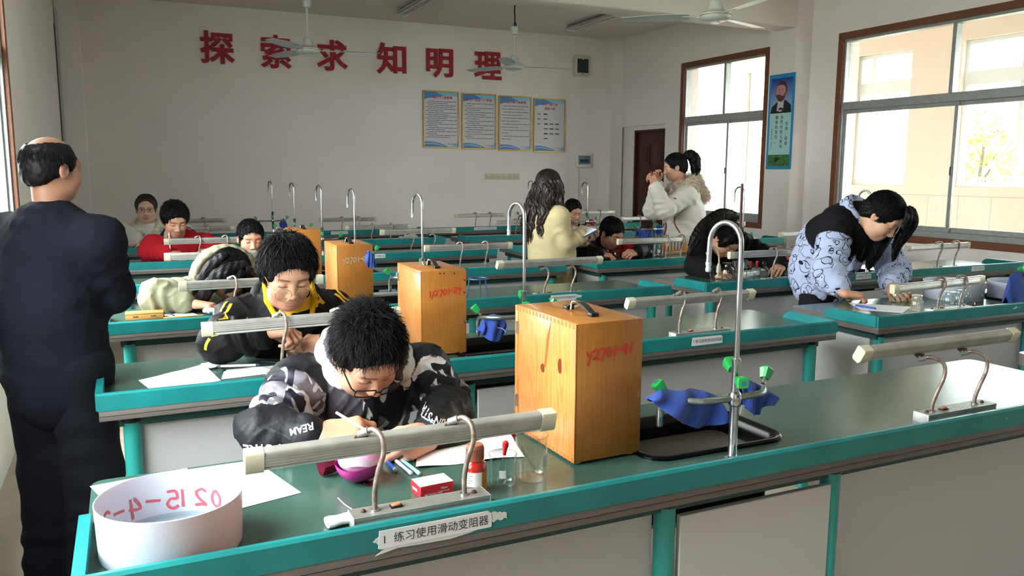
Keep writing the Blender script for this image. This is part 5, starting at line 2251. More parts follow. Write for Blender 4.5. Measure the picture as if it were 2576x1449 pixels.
def boy_camo():
    p = Person('boy with black-framed glasses in a black and grey camouflage jacket bending over the nearest bench',
               (tuple(at(922, 888, 2.15)), 10, 46, -3), (0.60, 2.53, 0.50), face=4, sh=0.18, s=1.06, neck=tuple(at(920, 900, 2.30)), hs=1.07)
    p.arms(WL=tuple(atz(1082, 1098, 0.832)), WR=tuple(atz(806, 1095, 0.852)), EL=tuple(at(1128, 1030, 2.17)), ER=tuple(at(672, 1085, 2.12)))
    p.hand('R', (0.93, -0.30, 0.10), (-0.05, 0.50, -0.80), 'write', s=1.06)
    p.hand('L', (-0.92, -0.36, -0.02), (-0.25, 0.75, -0.6), 'hold', s=1.04)
    p.seat_legs(reach=0.30)
    p.body(0.0028)
    f, l, sp = p.fwd, p.l, p.spine

    def hood(F):
        n = p.neck
        rim(F, n + sp * 0.055, f, l, sp, 0.108, 0.015, 2.5, drop=0.035, lab=1)
        rim(F, n + sp * 0.035, f, l, sp, 0.124, 0.020, 2.3, drop=0.03, lab=2)
        rim(F, n + sp * 0.005, f, l, sp, 0.118, 0.030, 2.0, drop=0.03, lab=2)
        F.cap(n - f * 0.11 - sp * 0.03, n - f * 0.12 - sp * 0.13, 0.06, 0.05, 0.05, 2)

    def colour(V, lab, col):
        c = np.concatenate([col, np.ones((len(V), 1))], 1)
        x = (V - p.neck) @ l
        c[:, :3] = rgb('#17171b')
        tr = (lab == 0) | (lab == 5)
        front = ((V - p.neck) @ f > 0.0)
        c[tr & (np.abs(x) < 0.115) & front, 3] = 0.0
        c[tr & (np.abs(x - -0.085) < 0.045) & front, :] = [*rgb('#4a464e'), 1]
        c[tr & (np.abs(x) < 0.010) & front, :] = [*rgb('#111114'), 1]
        for la, S, E in ((1, *p.arm['L'][:2]), (2, *p.arm['R'][:2])):
            t = ((V - S) @ (E - S)) / ((E - S) @ (E - S))
            c[(lab == la) & (t > 0.22) & (t < 0.95), 3] = 0.0
        return c
    p.top('jacket', camo_mat(), th=0.035, arm_r=(0.078, 0.066, 0.050), colfn=colour, h=0.0055, fold=0.011, hem=0.02, seed=0.7, sleeve_end=0.03)
    p.part('hood', hood, lambda V, lab: np.where((lab == 1)[:, None], rgb('#454249'), rgb('#c4c6cc')), cloth_mat('hood_nylon', 0.55, 0.15, 60), 0.005)
    lettering(p, 'IN*STRE', 672, 1118, 181, 0.034, WHITEINK)
    lettering(p, 'REAM', 757, 1072, 196, 0.024, WHITEINK)
    lettering(p, 'MAIN*STR', 1100, 1050, 158, 0.022, WHITEINK)
    ribbon(p.bvh, trace(p.bvh, [(922, 1015), (918, 1040), (915, 1065), (912, 1090)]), 0.010, 'zip', mat('black_zip', '#141416', 0.4), p.garment)
    p.trousers('#16171c')
    p.glasses('square', '#17171a', slip=0.020, r=0.0245, w=0.0021, metal=0.1)
    e = MB()
    q = p.H.w(-0.086, 0.015, -0.034)
    e.tube([tuple(q + 0.008 * (p.H.f * math.cos(a) + p.H.u * math.sin(a))) for a in [2 * PI * i / 14 for i in range(14)]], 0.0025, mat('white_cord', '#e8e8e6', 0.5), 6, closed=True)
    e.build('hood_cord_ring', p.o)
    p.hair(short_hair(p.H, 5200, 0.036, 0.034, 0.018, 0.0008, seed=3, thick=0.010, cut=-0.002, h=0.0035, whorl=(0.12, -0.35), wild=0.5))
    return p


# --- boy in black jacket with yellow trim, second bench
def boy_yellow():
    p = Person('boy with round gold glasses in black padded jacket with yellow trim',
               (tuple(at(722, 688, 3.10)), 3, 24, 2), (0.56, 3.50, 0.52), face=2, sh=0.175, s=1.07, neck=tuple(at(725, 752, 3.24)), hs=1.11)
    p.arms(WL=(0.675, 3.10, 0.855), WR=tuple(at(662, 838, 3.06)), EL=(0.82, 3.20, 0.86), ER=tuple(at(552, 862, 3.14)))
    p.hand('R', (0.88, -0.22, 0.06), (0.10, 0.10, -0.95), 'write', s=1.02)
    p.hand('L', (-0.75, 0.0, -0.2), (-0.5, 0.7, -0.3), 'hold', s=1.0)
    p.seat_legs(reach=0.28)
    p.body(0.003)
    f, l, sp = p.fwd, p.l, p.spine

    def hood(F):
        n = p.neck
        rim(F, n + sp * 0.005, f, l, sp, 0.115, 0.032, 2.0, drop=0.02)

    def collar(F):
        n = p.neck
        for sg in (-1, 1):                                 # open collar flaps
            q = [n + l * sg * a + f * b + sp * c for a, b, c in ((0.090, -0.02, 0.062), (0.092, 0.045, 0.035), (0.070, 0.095, -0.005), (0.040, 0.125, -0.04))]
            F.chain(q, [0.014, 0.017, 0.017, 0.013], k=0.008, flat=(l * sg, 1.6))

    def colour(V, lab, col):
        col[:] = rgb('#101012')
        return col
    p.top('jacket', NYLON, th=0.045, arm_r=(0.080, 0.072, 0.056), colfn=colour, h=0.006, fold=0.009, hem=0.02, seed=1.9, shoulder=0.055)
    p.part('hood', hood, '#151417', NYLON, 0.006)
    p.part('collar', collar, '#d4a71f', FABRIC, 0.005)
    ribbon(p.bvh, trace(p.bvh, [(712, 782), (735, 775), (765, 767), (795, 758), (808, 752)]), 0.046, 'yellow_placket', YELLOW, p.garment, off=0.004)
    ribbon(p.bvh, trace(p.bvh, [(712, 772), (704, 785), (701, 800), (701, 825)]), 0.012, 'yellow_edge', YELLOW, p.garment, off=0.003)
    for q in ((729, 769), (796, 752)):
        hq = surf(p.bvh, *q, off=0.006)
        if hq is not None:
            st = MB()
            st.ball(tuple(hq), 0.0085, mat('dark_stud', '#3a3026', 0.35, 0.6), 12, 8)
            st.build('press_stud', p.garment)
    for pix in ([(618, 718), (590, 735), (572, 760), (556, 785)], [(628, 722), (602, 740), (582, 765), (566, 790)], [(822, 716), (842, 728), (858, 742), (880, 758)], [(826, 726), (842, 740), (858, 752), (874, 766)],
                [(532, 845), (545, 842), (570, 838)], [(528, 852), (520, 866), (518, 880)]):
        ribbon(p.bvh, trace(p.bvh, pix), 0.011, 'sleeve_stripe', YELLOW, p.garment, off=0.003)
    lettering(p, 'AC', 886, 764, -35, 0.036, YELLOW)
    lettering(p, 'AC', 548, 806, -108, 0.032, YELLOW)
    p.trousers('#17181c')
    p.glasses('round', '#c9a45a', slip=0.020, r=0.0255, w=0.0012, metal=0.9)
    p.hair(short_hair(p.H, 3600, 0.050, 0.040, 0.014, 0.0012, seed=5, thick=0.016, cut=-0.004, h=0.004, side=0.1, wild=0.3))
    return p


# --- girl in the sage hooded coat, third bench
def girl_sage():
    p = Person('girl with bobbed hair bent low in a sage green coat with orange-lined hood',
               (tuple(at(575, 690, 4.50)), 14, 50, 8), (0.50, 4.88, 0.50), face=8, sh=0.165, s=1.04, neck=tuple(at(570, 705, 4.66)), hs=1.06, female=True)
    p.arms(WL=(0.62, 4.45, 0.87), WR=tuple(at(488, 765, 4.42)), EL=(0.72, 4.60, 0.87), ER=tuple(at(395, 748, 4.50)))
    p.hand('R', (0.92, -0.25, -0.12), (0.05, 0.0, -1), 'rest', s=1.0)
    p.hand('L', (-0.8, -0.3, -0.2), (0, 0.3, -1), 'rest', s=1.0)
    p.seat_legs(reach=0.28)
    p.body(0.0032)
    f, l, sp = p.fwd, p.l, p.spine

    def hood(F):
        cz = at(573, 700, 4.62)
        for r, t, back, lab in ((0.172, 0.014, 0.0, 6), (0.172, 0.022, 0.04, 6), (0.155, 0.040, 0.10, 6), (0.158, 0.012, 0.016, 7), (0.148, 0.018, 0.045, 7)):
            pts = []
            for i in range(15):
                a = PI * (-0.10 + 1.20 * i / 14)
                pts.append(cz + V3(math.cos(a) * r * 0.98, back, math.sin(a) * r * 1.02 - 0.02))
            F.chain(pts, [t] * 15, k=0.012, lab=lab)
        F.cap(p.neck + V3(0, 0.05, 0.0), p.neck + V3(0, 0.10, -0.06), 0.10, 0.09, 0.05, 6)
    p.top('hooded_coat', cloth_mat('brushed_cotton', 0.85, 0.2, 160), th=0.055, arm_r=(0.092, 0.088, 0.055), colour='#85866f', h=0.0075, fold=0.008, hem=0.02, seed=3.3, cuff=0.82, sleeve_end=0.05)
    p.part('hood', hood, lambda V, lab: np.where((lab == 7)[:, None], rgb('#e07a1e'), rgb('#7f7b69')), cloth_mat('brushed_cotton'), 0.006)
    p.trousers('#22242b')
    parts = short_hair(p.H, 900, 0.10, 0.05, 0.010, 0.0016, seed=8, thick=0.014, cut=-0.01, part=0.2, h=0.005)
    H = p.H
    for k, (pts, r) in enumerate((([(0.02, 0.03, 0.125), (-0.07, 0.05, 0.09), (-0.105, 0.06, 0.01), (-0.115, 0.075, -0.085), (-0.10, 0.09, -0.13)], (0.02, 0.035, 0.034, 0.028, 0.012)),
                                  ([(-0.06, -0.03, 0.11), (-0.10, -0.01, 0.04), (-0.115, 0.01, -0.06), (-0.11, 0.02, -0.12)], (0.02, 0.034, 0.032, 0.014)),
                                  ([(0.03, 0.05, 0.12), (0.075, 0.075, 0.06), (0.095, 0.085, -0.02), (0.09, 0.10, -0.09)], (0.02, 0.03, 0.028, 0.012)),
                                  ([(0.0, 0.06, 0.115), (-0.03, 0.10, 0.07), (-0.055, 0.115, 0.02)], (0.018, 0.022, 0.010)))):
        parts += lock([tuple(H.w(*q)) for q in pts], r, 160, 0.004, seed=20 + k, col='#151418')
    p.hair(parts)
    return p


def boy_between():
    p = Person('boy with cropped black hair whose face shows between the bench lamps, fourth bench',
               (tuple(at(630, 600, 6.10)), 4, 14, 0), (0.80, 6.22, 0.50), face=0, sh=0.165, s=1.0, hs=1.08, eyes='down', neck=tuple(at(633, 655, 6.17)))
    p.arms(WL=(0.90, 5.92, 0.85), WR=(0.66, 5.92, 0.85))
    p.seat_legs(reach=0.26)
    p.hand('R', (0.7, -0.6, -0.1), (0, 0, -1), 'rest')
    p.hand('L', (-0.7, -0.6, -0.1), (0, 0, -1), 'rest')
    p.body(0.0035)
    p.top('jacket', NYLON, th=0.04, colour='#121317', h=0.009, collar=(0.075, 0.02, 0.02, 0.0), seed=4)
    p.trousers('#1b1d24')
    p.hair(short_hair(p.H, 1100, 0.035, 0.042, 0.008, 0.0016, seed=12, thick=0.009, cut=-0.006, h=0.005))
    return p


def boy_red_left():
    p = Person('boy in a red fleece jacket with dark hood looking down, left-hand block',
               (tuple(at(440, 553, 7.05)), 10, 26, 0), (0.36, 7.52, 0.52), face=8, sh=0.18, s=1.08, hs=1.14, neck=tuple(at(452, 600, 7.20)))
    p.arms(WL=(0.62, 7.00, 0.87), WR=tuple(at(420, 637, 7.02)), EL=(0.70, 7.22, 0.86), ER=tuple(at(378, 632, 7.18)))
    p.hand('R', (0.95, -0.2, 0.0), (0, 0.1, -1), 'hold')
    p.hand('L', (-0.9, -0.2, 0.0), (0, 0.1, -1), 'hold')
    p.seat_legs(reach=0.28)
    p.body(0.0035)
    f, l, sp = p.fwd, p.l, p.spine

    def hood(F):
        rim(F, p.neck + sp * 0.02, f, l, sp, 0.12, 0.026, 2.1, lab=6)
        rim(F, p.neck + sp * 0.045, f, l, sp, 0.10, 0.016, 2.3, lab=7)

    def colour(V, lab, col):
        col[:] = rgb('#b01f2c')
        col[lab == 6] = rgb('#17171a')
        col[lab == 7] = rgb('#a79d8a')
        return col
    p.top('fleece_jacket', WOOL, th=0.05, arm_r=(0.090, 0.080, 0.06), colfn=colour, h=0.009, fold=0.008, extra=hood, seed=5.1)
    p.trousers('#1a1b20')
    p.hair(short_hair(p.H, 1100, 0.04, 0.045, 0.012, 0.0018, seed=14, thick=0.015, cut=-0.006, h=0.005))
    return p


def woman_white():
    p = Person('woman with glasses in a white puffer coat sitting farthest back on the left',
               (tuple(at(368, 527, 8.72)), -4, 2, 0), (0.20, 9.00, 0.52), face=0, sh=0.18, s=1.08, hs=1.17, female=True, eyes='open', neck=tuple(at(370, 578, 8.78)), tone='#dcb29e')
    p.arms(WL=tuple(at(378, 612, 8.46)), WR=tuple(at(345, 607, 8.48)), EL=(0.52, 8.62, 0.87), ER=tuple(at(302, 590, 8.66)))
    p.hand('R', (0.93, -0.3, -0.15), (0, 0, -1), 'flat')
    p.hand('L', (-0.9, -0.3, 0.0), (0, 0, -1), 'flat')
    p.seat_legs(reach=0.28)
    p.body(0.0035)
    f, l, sp = p.fwd, p.l, p.spine

    def collar(F):
        rim(F, p.neck + sp * 0.02, f, l, sp, 0.13, 0.04, 2.6, lab=6, drop=0.0)
        rim(F, p.neck + sp * 0.06, f, l, sp, 0.115, 0.025, 2.3, lab=6, drop=0.0)
        F.cap(p.neck, p.neck + sp * 0.05 + f * 0.02, 0.075, 0.07, 0.02, 7)

    def colour(V, lab, col):
        col[:] = rgb('#d8d7d3')
        col[lab == 6] = rgb('#d6cfc0')
        col[lab == 7] = rgb('#d9d6d0')
        return col
    p.top('puffer_coat', NYLON, th=0.07, arm_r=(0.105, 0.105, 0.085), colfn=colour, h=0.009, puff=(0.012, 0.085), extra=collar, seed=6, cuff=0.75, sleeve_end=0.05)
    p.trousers('#2b2c33')
    p.glasses('square', '#5a2f2f', slip=0.0, r=0.023, w=0.0014, metal=0.3)
    parts = short_hair(p.H, 900, 0.06, 0.02, 0.004, 0.0016, seed=15, thick=0.010, cut=0.012, col='#2b1d17', part=0.0, h=0.005)
    V, Q, lab = Field().ell(p.H.w(0, -0.115, 0.03), (0.04, 0.04, 0.04)).mesh(0.006)
    parts.append((V, Q, np.tile(rgb('#2b1d17'), (len(V), 1))))
    p.hair(parts, m=mat('brown_hair', '#2b1d17', 0.45, attr='Col'))
    return p


def woman_cream():
    p = Person('woman with long wavy dark hair in a cream coat writing on a clipboard',
               (tuple(at(1381, 468, 5.80)), 102, 8, 0), (3.09, 5.80, 0.80), face=98, sh=0.155, s=0.98, hs=1.02, female=True, neck=tuple(at(1377, 520, 5.80)))
    p.arms(WL=tuple(at(1470, 602, 5.86)), WR=tuple(at(1463, 594, 5.68)), ER=tuple(at(1420, 612, 5.66)), EL=(3.17, 5.95, 0.95))
    p.hand('R', (0.95, 0.15, 0.2), (0, 0.2, -1), 'write')
    p.hand('L', (0.9, -0.3, 0.1), (0, -0.3, 1), 'hold')
    p.stand_legs(spread=0.08)
    p.body(0.0035)

    def colour(V, lab, col):
        col[:] = rgb('#d6c69b')
        return col

    def skirt(F):
        F.cap((3.10, 5.80, 0.86), (3.10, 5.80, 0.92), 0.20, 0.19, 0.04, flat=(V3(0, 1, 0), 1.1))
        rim(F, p.neck - p.spine * 0.01, p.fwd, p.l, p.spine, 0.085, 0.03, 2.6, lab=5)
    p.top('wool_coat', WOOL, th=0.045, arm_r=(0.078, 0.075, 0.066), colfn=colour, h=0.009, fold=0.004, extra=skirt, seed=7.7, hem=0.0, flare=0.02, flat=1.1)
    F = Field()
    F.cap((3.10, 5.80, 0.80), (3.10, 5.80, 0.30), 0.165, 0.19, 0.03, flat=(V3(0, 1, 0), 1.15), ring=(0.006, 0.2, 1.0))
    V, Q, lab = F.mesh(0.011)
    np_mesh('long_skirt', [(V, Q, np.tile(rgb('#b9a884'), (len(V), 1)))], WOOL, p.o)
    p.trousers('#b3a27e', r=(0.08, 0.06, 0.05), shoes='#3b3530')
    H = p.H
    col = '#241613'
    parts = short_hair(H, 700, 0.09, 0.05, 0.004, 0.002, seed=17, thick=0.014, cut=0.0, col=col, h=0.006)
    for k, (dx, dy, ln, r) in enumerate(((-0.075, -0.01, 0.47, 0.050), (-0.02, 0.02, 0.42, 0.055), (-0.05, -0.07, 0.45, 0.05), (-0.045, 0.07, 0.42, 0.05), (0.03, -0.075, 0.30, 0.045), (-0.105, 0.02, 0.46, 0.04))):
        t = H.c + V3(dx * 0.7, dy, 0.02)
        q = [t, t + V3(dx * 0.5, dy * 0.3, -0.12), t + V3(dx * 0.9 - 0.02, dy * 0.3, -0.27), t + V3(dx * 0.9 - 0.035, dy * 0.2 - 0.01, -ln)]
        parts += lock([tuple(v) for v in q], (r, r * 1.05, r * 0.85, r * 0.3), 150, 0.022, freq=5.5, seed=40 + k, col=col, rs=0.0022)
    p.hair(parts, m=mat('brown_hair', '#2b1d17', 0.45, attr='Col'))
    return p


def boy_far():
    p = Person('boy with short dark hair partly hidden behind the woman in cream, holding a pencil',
               (tuple(at(1441, 532, 8.62)), 6, 22, 0), (4.90, 8.98, 0.50), face=4, sh=0.165, s=1.05, hs=1.18, neck=tuple(at(1446, 572, 8.72)))
    p.arms(WL=tuple(at(1490, 577, 8.52)), WR=(4.72, 8.50, 0.87), EL=(5.16, 8.66, 0.87))
    p.hand('L', (-0.8, -0.2, 0.3), (0, 0.3, -1), 'write')
    p.hand('R', (0.8, -0.2, 0.0), (0, 0.3, -1), 'rest')
    p.seat_legs(reach=0.26)
    p.body(0.004)

    def colour(V, lab, col):
        col[:] = rgb('#1a1a20')
        col[lab == 5] = rgb('#c2a637')
        col[(lab == 1) | (lab == 3)] = rgb('#8d1d26')
        return col
    p.top('jacket', FABRIC, th=0.04, colfn=colour, h=0.010, collar=(0.07, 0.018, 0.02, 0), seed=8)
    p.trousers('#1b1d24')
    p.hair(short_hair(p.H, 800, 0.03, 0.03, 0.006, 0.002, seed=18, thick=0.008, cut=0.0, h=0.006))
    return p


def boy_red_right():
    p = Person('boy in a red and black hooded jacket peering at the bottles, right-hand block',
               (tuple(at(1538, 587, 6.02)), 16, 30, 0), (3.84, 6.42, 0.50), face=10, sh=0.18, s=1.06, hs=1.10, neck=tuple(at(1530, 622, 6.16)))
    p.arms(WL=tuple(at(1602, 636, 5.76)), WR=tuple(at(1510, 640, 5.80)), EL=tuple(at(1625, 622, 5.98)), ER=tuple(at(1470, 636, 5.98)))
    p.hand('L', (-0.92, -0.25, 0.05), (-0.2, 0.5, -0.7), 'grip')
    p.hand('R', (0.9, -0.3, -0.1), (0, 0.2, -1), 'hold')
    p.seat_legs(reach=0.28)
    p.body(0.0032)
    f, l, sp = p.fwd, p.l, p.spine

    def hood(F):
        rim(F, p.neck + sp * 0.03, f, l, sp, 0.125, 0.04, 2.1, lab=6)
        F.cap(p.neck - f * 0.10 + sp * 0.02, p.neck - f * 0.06 + sp * 0.10, 0.07, 0.06, 0.04, 6)

    def colour(V, lab, col):
        col[:] = rgb('#a8161d')
        col[lab == 6] = rgb('#121114')
        col[(lab == 3) | (lab == 4)] = rgb('#131215')
        for la, k in ((1, 'L'), (2, 'R')):
            S, E, W = p.arm[k]
            t = ((V - S) @ (E - S)) / ((E - S) @ (E - S))
            col[(lab == la) & (t > 0.92)] = rgb('#131215')
        return col
    p.top('jacket', NYLON, th=0.05, arm_r=(0.090, 0.075, 0.060), colfn=colour, h=0.008, fold=0.008, extra=hood, seed=9.2)
    p.trousers('#17181c')
    p.hair(short_hair(p.H, 1300, 0.040, 0.050, 0.006, 0.0016, seed=19, thick=0.010, cut=-0.012, h=0.005))
    return p


def woman_parka():
    p = Person('woman with a ponytail in a white fur-hooded parka taking a photo with a red phone',
               (tuple(at(1698, 421, 6.35)), -118, 12, 0), (4.83, 6.36, 0.90), face=-112, sh=0.165, s=1.04, hs=1.05, female=True, neck=tuple(at(1712, 470, 6.36)), tone='#cf9f86')
    p.arms(WL=tuple(at(1648, 468, 6.18)), WR=tuple(at(1652, 462, 6.34)), EL=tuple(at(1672, 528, 6.16)), ER=(4.52, 6.45, 1.16))
    p.hand('L', (-0.35, 0.1, 0.93), (-0.2, 0.9, 0.3), 'grip')
    p.hand('R', (-0.35, -0.1, 0.93), (-0.3, -0.9, 0.3), 'hold')
    p.stand_legs(spread=0.09)
    p.body(0.0032)
    f, l, sp = p.fwd, p.l, p.spine

    def extra(F):
        F.cap((4.84, 6.36, 0.60), (4.84, 6.36, 0.98), 0.205, 0.19, 0.05, flat=(p.fwd, 1.05))

    def colour(V, lab, col):
        col[:] = rgb('#d9d5cd')
        return col

    def quilt(X, Y, Z):
        u = (X - 4.8) * 0.7 - (Y - 6.3) * 0.7
        return 0.006 * (0.4 - np.minimum(np.abs(np.sin(PI * (u + Z) / 0.17)), np.abs(np.sin(PI * (u - Z) / 0.17))) ** 0.7) * (Z < 1.02) +             0.005 * np.sin(X * 45 + 2 * np.sin(Z * 30)) * np.sin(Z * 52 + Y * 20) * (Z >= 1.02)
    p.top('parka', NYLON, th=0.065, arm_r=(0.090, 0.085, 0.062), colfn=colour, h=0.0085, extra=extra, seed=10.3, disp=quilt, flat=1.1)
    # fur round the hood
    G = Field()
    n = p.neck
    cen = []
    for i in range(13):
        a = -2.35 + 4.7 * i / 12
        cen.append(n - f * (math.cos(a) * 0.135 - 0.01) + l * math.sin(a) * 0.14 + sp * (0.045 - 0.05 * (1 - math.cos(a))) - f * 0.02)
    G.chain(cen, [0.05] * 13, k=0.02)
    G.cap(n - f * 0.12 - sp * 0.01, n - f * 0.20 - sp * 0.10, 0.09, 0.07, 0.04)
    V, Q, lab = G.mesh(0.008)
    fc = rgb('#d9c9b6')
    rg = np.random.default_rng(5)
    idx = rg.integers(0, len(V), 4200)
    base = V[idx]
    C_ = np.array(cen)
    near = C_[np.argmin(((base[:, None] - C_[None]) ** 2).sum(2), 1)]
    out = base - near
    out /= np.maximum(np.linalg.norm(out, axis=1, keepdims=True), 1e-6)
    out += 0.45 * rg.normal(size=out.shape) + np.array([0, 0, -0.25])
    ln = 0.030 * (0.6 + 0.7 * rg.random((len(idx), 1)))
    paths = np.stack([base - out * 0.004, base + out * ln * 0.5, base + out * ln + np.array([0, 0, -0.006])], 1)
    np_mesh('fur_trim', [(V, Q, np.tile(fc, (len(V), 1))), strand_mesh(paths, 0.0022, 0.0005, fc, seed=6)], mat('beige_fur', '#cbb7a2', 0.9, attr='Col'), p.garment)
    redm = mat('red_trim', '#8e2027', 0.6)
    ribbon(p.bvh, trace(p.bvh, [(1676, 560), (1673, 585), (1671, 610), (1671, 640)]), 0.045, 'red_facing', redm, p.garment, off=0.004)
    ribbon(p.bvh, trace(p.bvh, [(1698, 545), (1697, 560), (1704, 575), (1711, 586)]), 0.012, 'red_pocket_zip', redm, p.garment, off=0.005)
    ribbon(p.bvh, trace(p.bvh, [(1694, 499), (1701, 501)]), 0.012, 'sleeve_patch', redm, p.garment, off=0.004)
    p.trousers('#23242a')
    H = p.H
    parts = short_hair(H, 900, 0.08, 0.03, 0.003, 0.0016, seed=21, thick=0.011, cut=0.004, h=0.005)
    t = [H.w(0, -0.10, 0.075), H.w(0, -0.15, 0.085), H.w(0.0, -0.185, 0.03), H.w(0, -0.175, -0.06), H.w(0, -0.15, -0.12)]
    parts += lock([tuple(q) for q in t], (0.022, 0.04, 0.048, 0.04, 0.012), 260, 0.006, seed=60, rs=0.0018)
    p.hair(parts)
    b = MB()
    b.ball(tuple(H.w(0, -0.125, 0.092)), 0.016, mat('white_hair_tie', '#d9d6d2', 0.5), 10, 8)
    b.build('hair_tie', p.o)
    return p


def girl_black():
    p = Person('girl in a black jacket with a long ponytail bending over glassware on the third bench',
               (tuple(at(1828, 603, 4.72)), 2, 52, 10), (4.16, 5.02, 0.56), face=0, sh=0.17, s=1.06, hs=1.10, female=True, neck=tuple(at(1815, 590, 4.90)))
    p.arms(WL=(4.22, 4.42, 0.85), WR=tuple(at(1790, 690, 4.50)), EL=(4.36, 4.66, 0.87), ER=tuple(at(1752, 668, 4.68)))
    p.hand('R', (0.5, -0.8, 0), (0.3, 0.3, -0.9), 'hold')
    p.hand('L', (-0.7, -0.5, 0), (0.1, 0.5, -0.8), 'hold')
    p.seat_legs(reach=0.28)
    p.body(0.0032)
    p.top('jacket', FABRIC, th=0.05, arm_r=(0.085, 0.078, 0.062), colour='#131216', h=0.008, fold=0.007, collar=(0.08, 0.028, 0.01, 0.0), seed=11)
    p.trousers('#17181c')
    H = p.H
    parts = short_hair(H, 1300, 0.10, 0.04, 0.004, 0.0016, seed=23, thick=0.013, cut=-0.004, h=0.005, part=0.15)
    t0 = at(1850, 545, 4.82)
    tail = [t0, at(1815, 540, 4.74), at(1775, 565, 4.68), at(1750, 600, 4.66), at(1735, 640, 4.66)]
    parts += lock([tuple(q) for q in tail], (0.030, 0.040, 0.040, 0.034, 0.008), 300, 0.006, seed=64, col='#120e0d', rs=0.0018)
    for k, (pts, r) in enumerate((([(0.05, 0.05, 0.11), (0.09, 0.07, 0.04), (0.10, 0.08, -0.04), (0.085, 0.10, -0.12)], (0.022, 0.034, 0.03, 0.012)), ([(-0.05, 0.03, 0.11), (-0.085, 0.05, 0.05), (-0.095, 0.05, 0.0)], (0.02, 0.03, 0.014)))):
        parts += lock([tuple(H.w(*q)) for q in pts], r, 140, 0.004, seed=70 + k, col='#120e0d')
    p.hair(parts)
    return p


def bear_mat():
    m = bpy.data.materials.new('printed_cotton')
    m.use_nodes = True
    nt = NT(m)
    b = nt.n['Principled BSDF']
    b.inputs['Roughness'].default_value = 0.85
    b.inputs['Specular IOR Level'].default_value = 0.15
    vc = nt.add('ShaderNodeVertexColor', layer_name='Col')
    tc = nt.add('ShaderNodeTexCoord')
    nz = nt.add('ShaderNodeTexNoise')
    nz.inputs['Scale'].default_value = 16
    nz.inputs['Detail'].default_value = 1
    nt.link(tc.outputs['Object'], nz.inputs['Vector'])
    vm = nt.add('ShaderNodeVectorMath', operation='MULTIPLY_ADD')
    vm.inputs[1].default_value = (0.05, 0.05, 0.05)
    nt.link(nz.outputs['Color'], vm.inputs[0])
    nt.link(tc.outputs['Object'], vm.inputs[2])
    prev = None
    for sc_, rad, wid in ((9.0, 0.36, 0.020), (13.0, 0.22, 0.022), (27.0, 0.20, 0.045), (10.5, 0.42, 0.018)):
        vo = nt.add('ShaderNodeTexVoronoi')
        vo.inputs['Scale'].default_value = sc_
        nt.link(vm.outputs[0], vo.inputs['Vector'])
        s1 = nt.add('ShaderNodeMath', operation='SUBTRACT')
        s1.inputs[1].default_value = rad
        nt.link(vo.outputs['Distance'], s1.inputs[0])
        ab = nt.add('ShaderNodeMath', operation='ABSOLUTE')
        nt.link(s1.outputs[0], ab.inputs[0])
        lt = nt.add('ShaderNodeMath', operation='LESS_THAN')
        lt.inputs[1].default_value = wid
        nt.link(ab.outputs[0], lt.inputs[0])
        out = lt.outputs[0]
        if sc_ > 20:
            n3 = nt.add('ShaderNodeTexNoise')
            n3.inputs['Scale'].default_value = 7
            nt.link(tc.outputs['Object'], n3.inputs['Vector'])
            g3 = nt.add('ShaderNodeMath', operation='GREATER_THAN')
            g3.inputs[1].default_value = 0.56
            nt.link(n3.outputs['Fac'], g3.inputs[0])
            m3 = nt.add('ShaderNodeMath', operation='MULTIPLY')
            nt.link(g3.outputs[0], m3.inputs[0])
            nt.link(out, m3.inputs[1])
            out = m3.outputs[0]
        if prev is None:
            prev = out
        else:
            mm = nt.add('ShaderNodeMath', operation='MAXIMUM')
            nt.link(prev, mm.inputs[0])
            nt.link(out, mm.inputs[1])
            prev = mm.outputs[0]
    mu = nt.add('ShaderNodeMath', operation='MULTIPLY')
    iv = nt.add('ShaderNodeMath', operation='SUBTRACT')
    iv.inputs[0].default_value = 1.0
    nt.link(vc.outputs['Alpha'], iv.inputs[1])
    nt.link(iv.outputs[0], mu.inputs[0])
    nt.link(prev, mu.inputs[1])
    mx = nt.add('ShaderNodeMix', data_type='RGBA')
    nt.link(mu.outputs[0], mx.inputs[0])
    nt.link(vc.outputs['Color'], mx.inputs[6])
    mx.inputs[7].default_value = lin('#1d2033')
    nt.link(mx.outputs[2], b.inputs['Base Color'])
    return m


MATS_BEAR = []


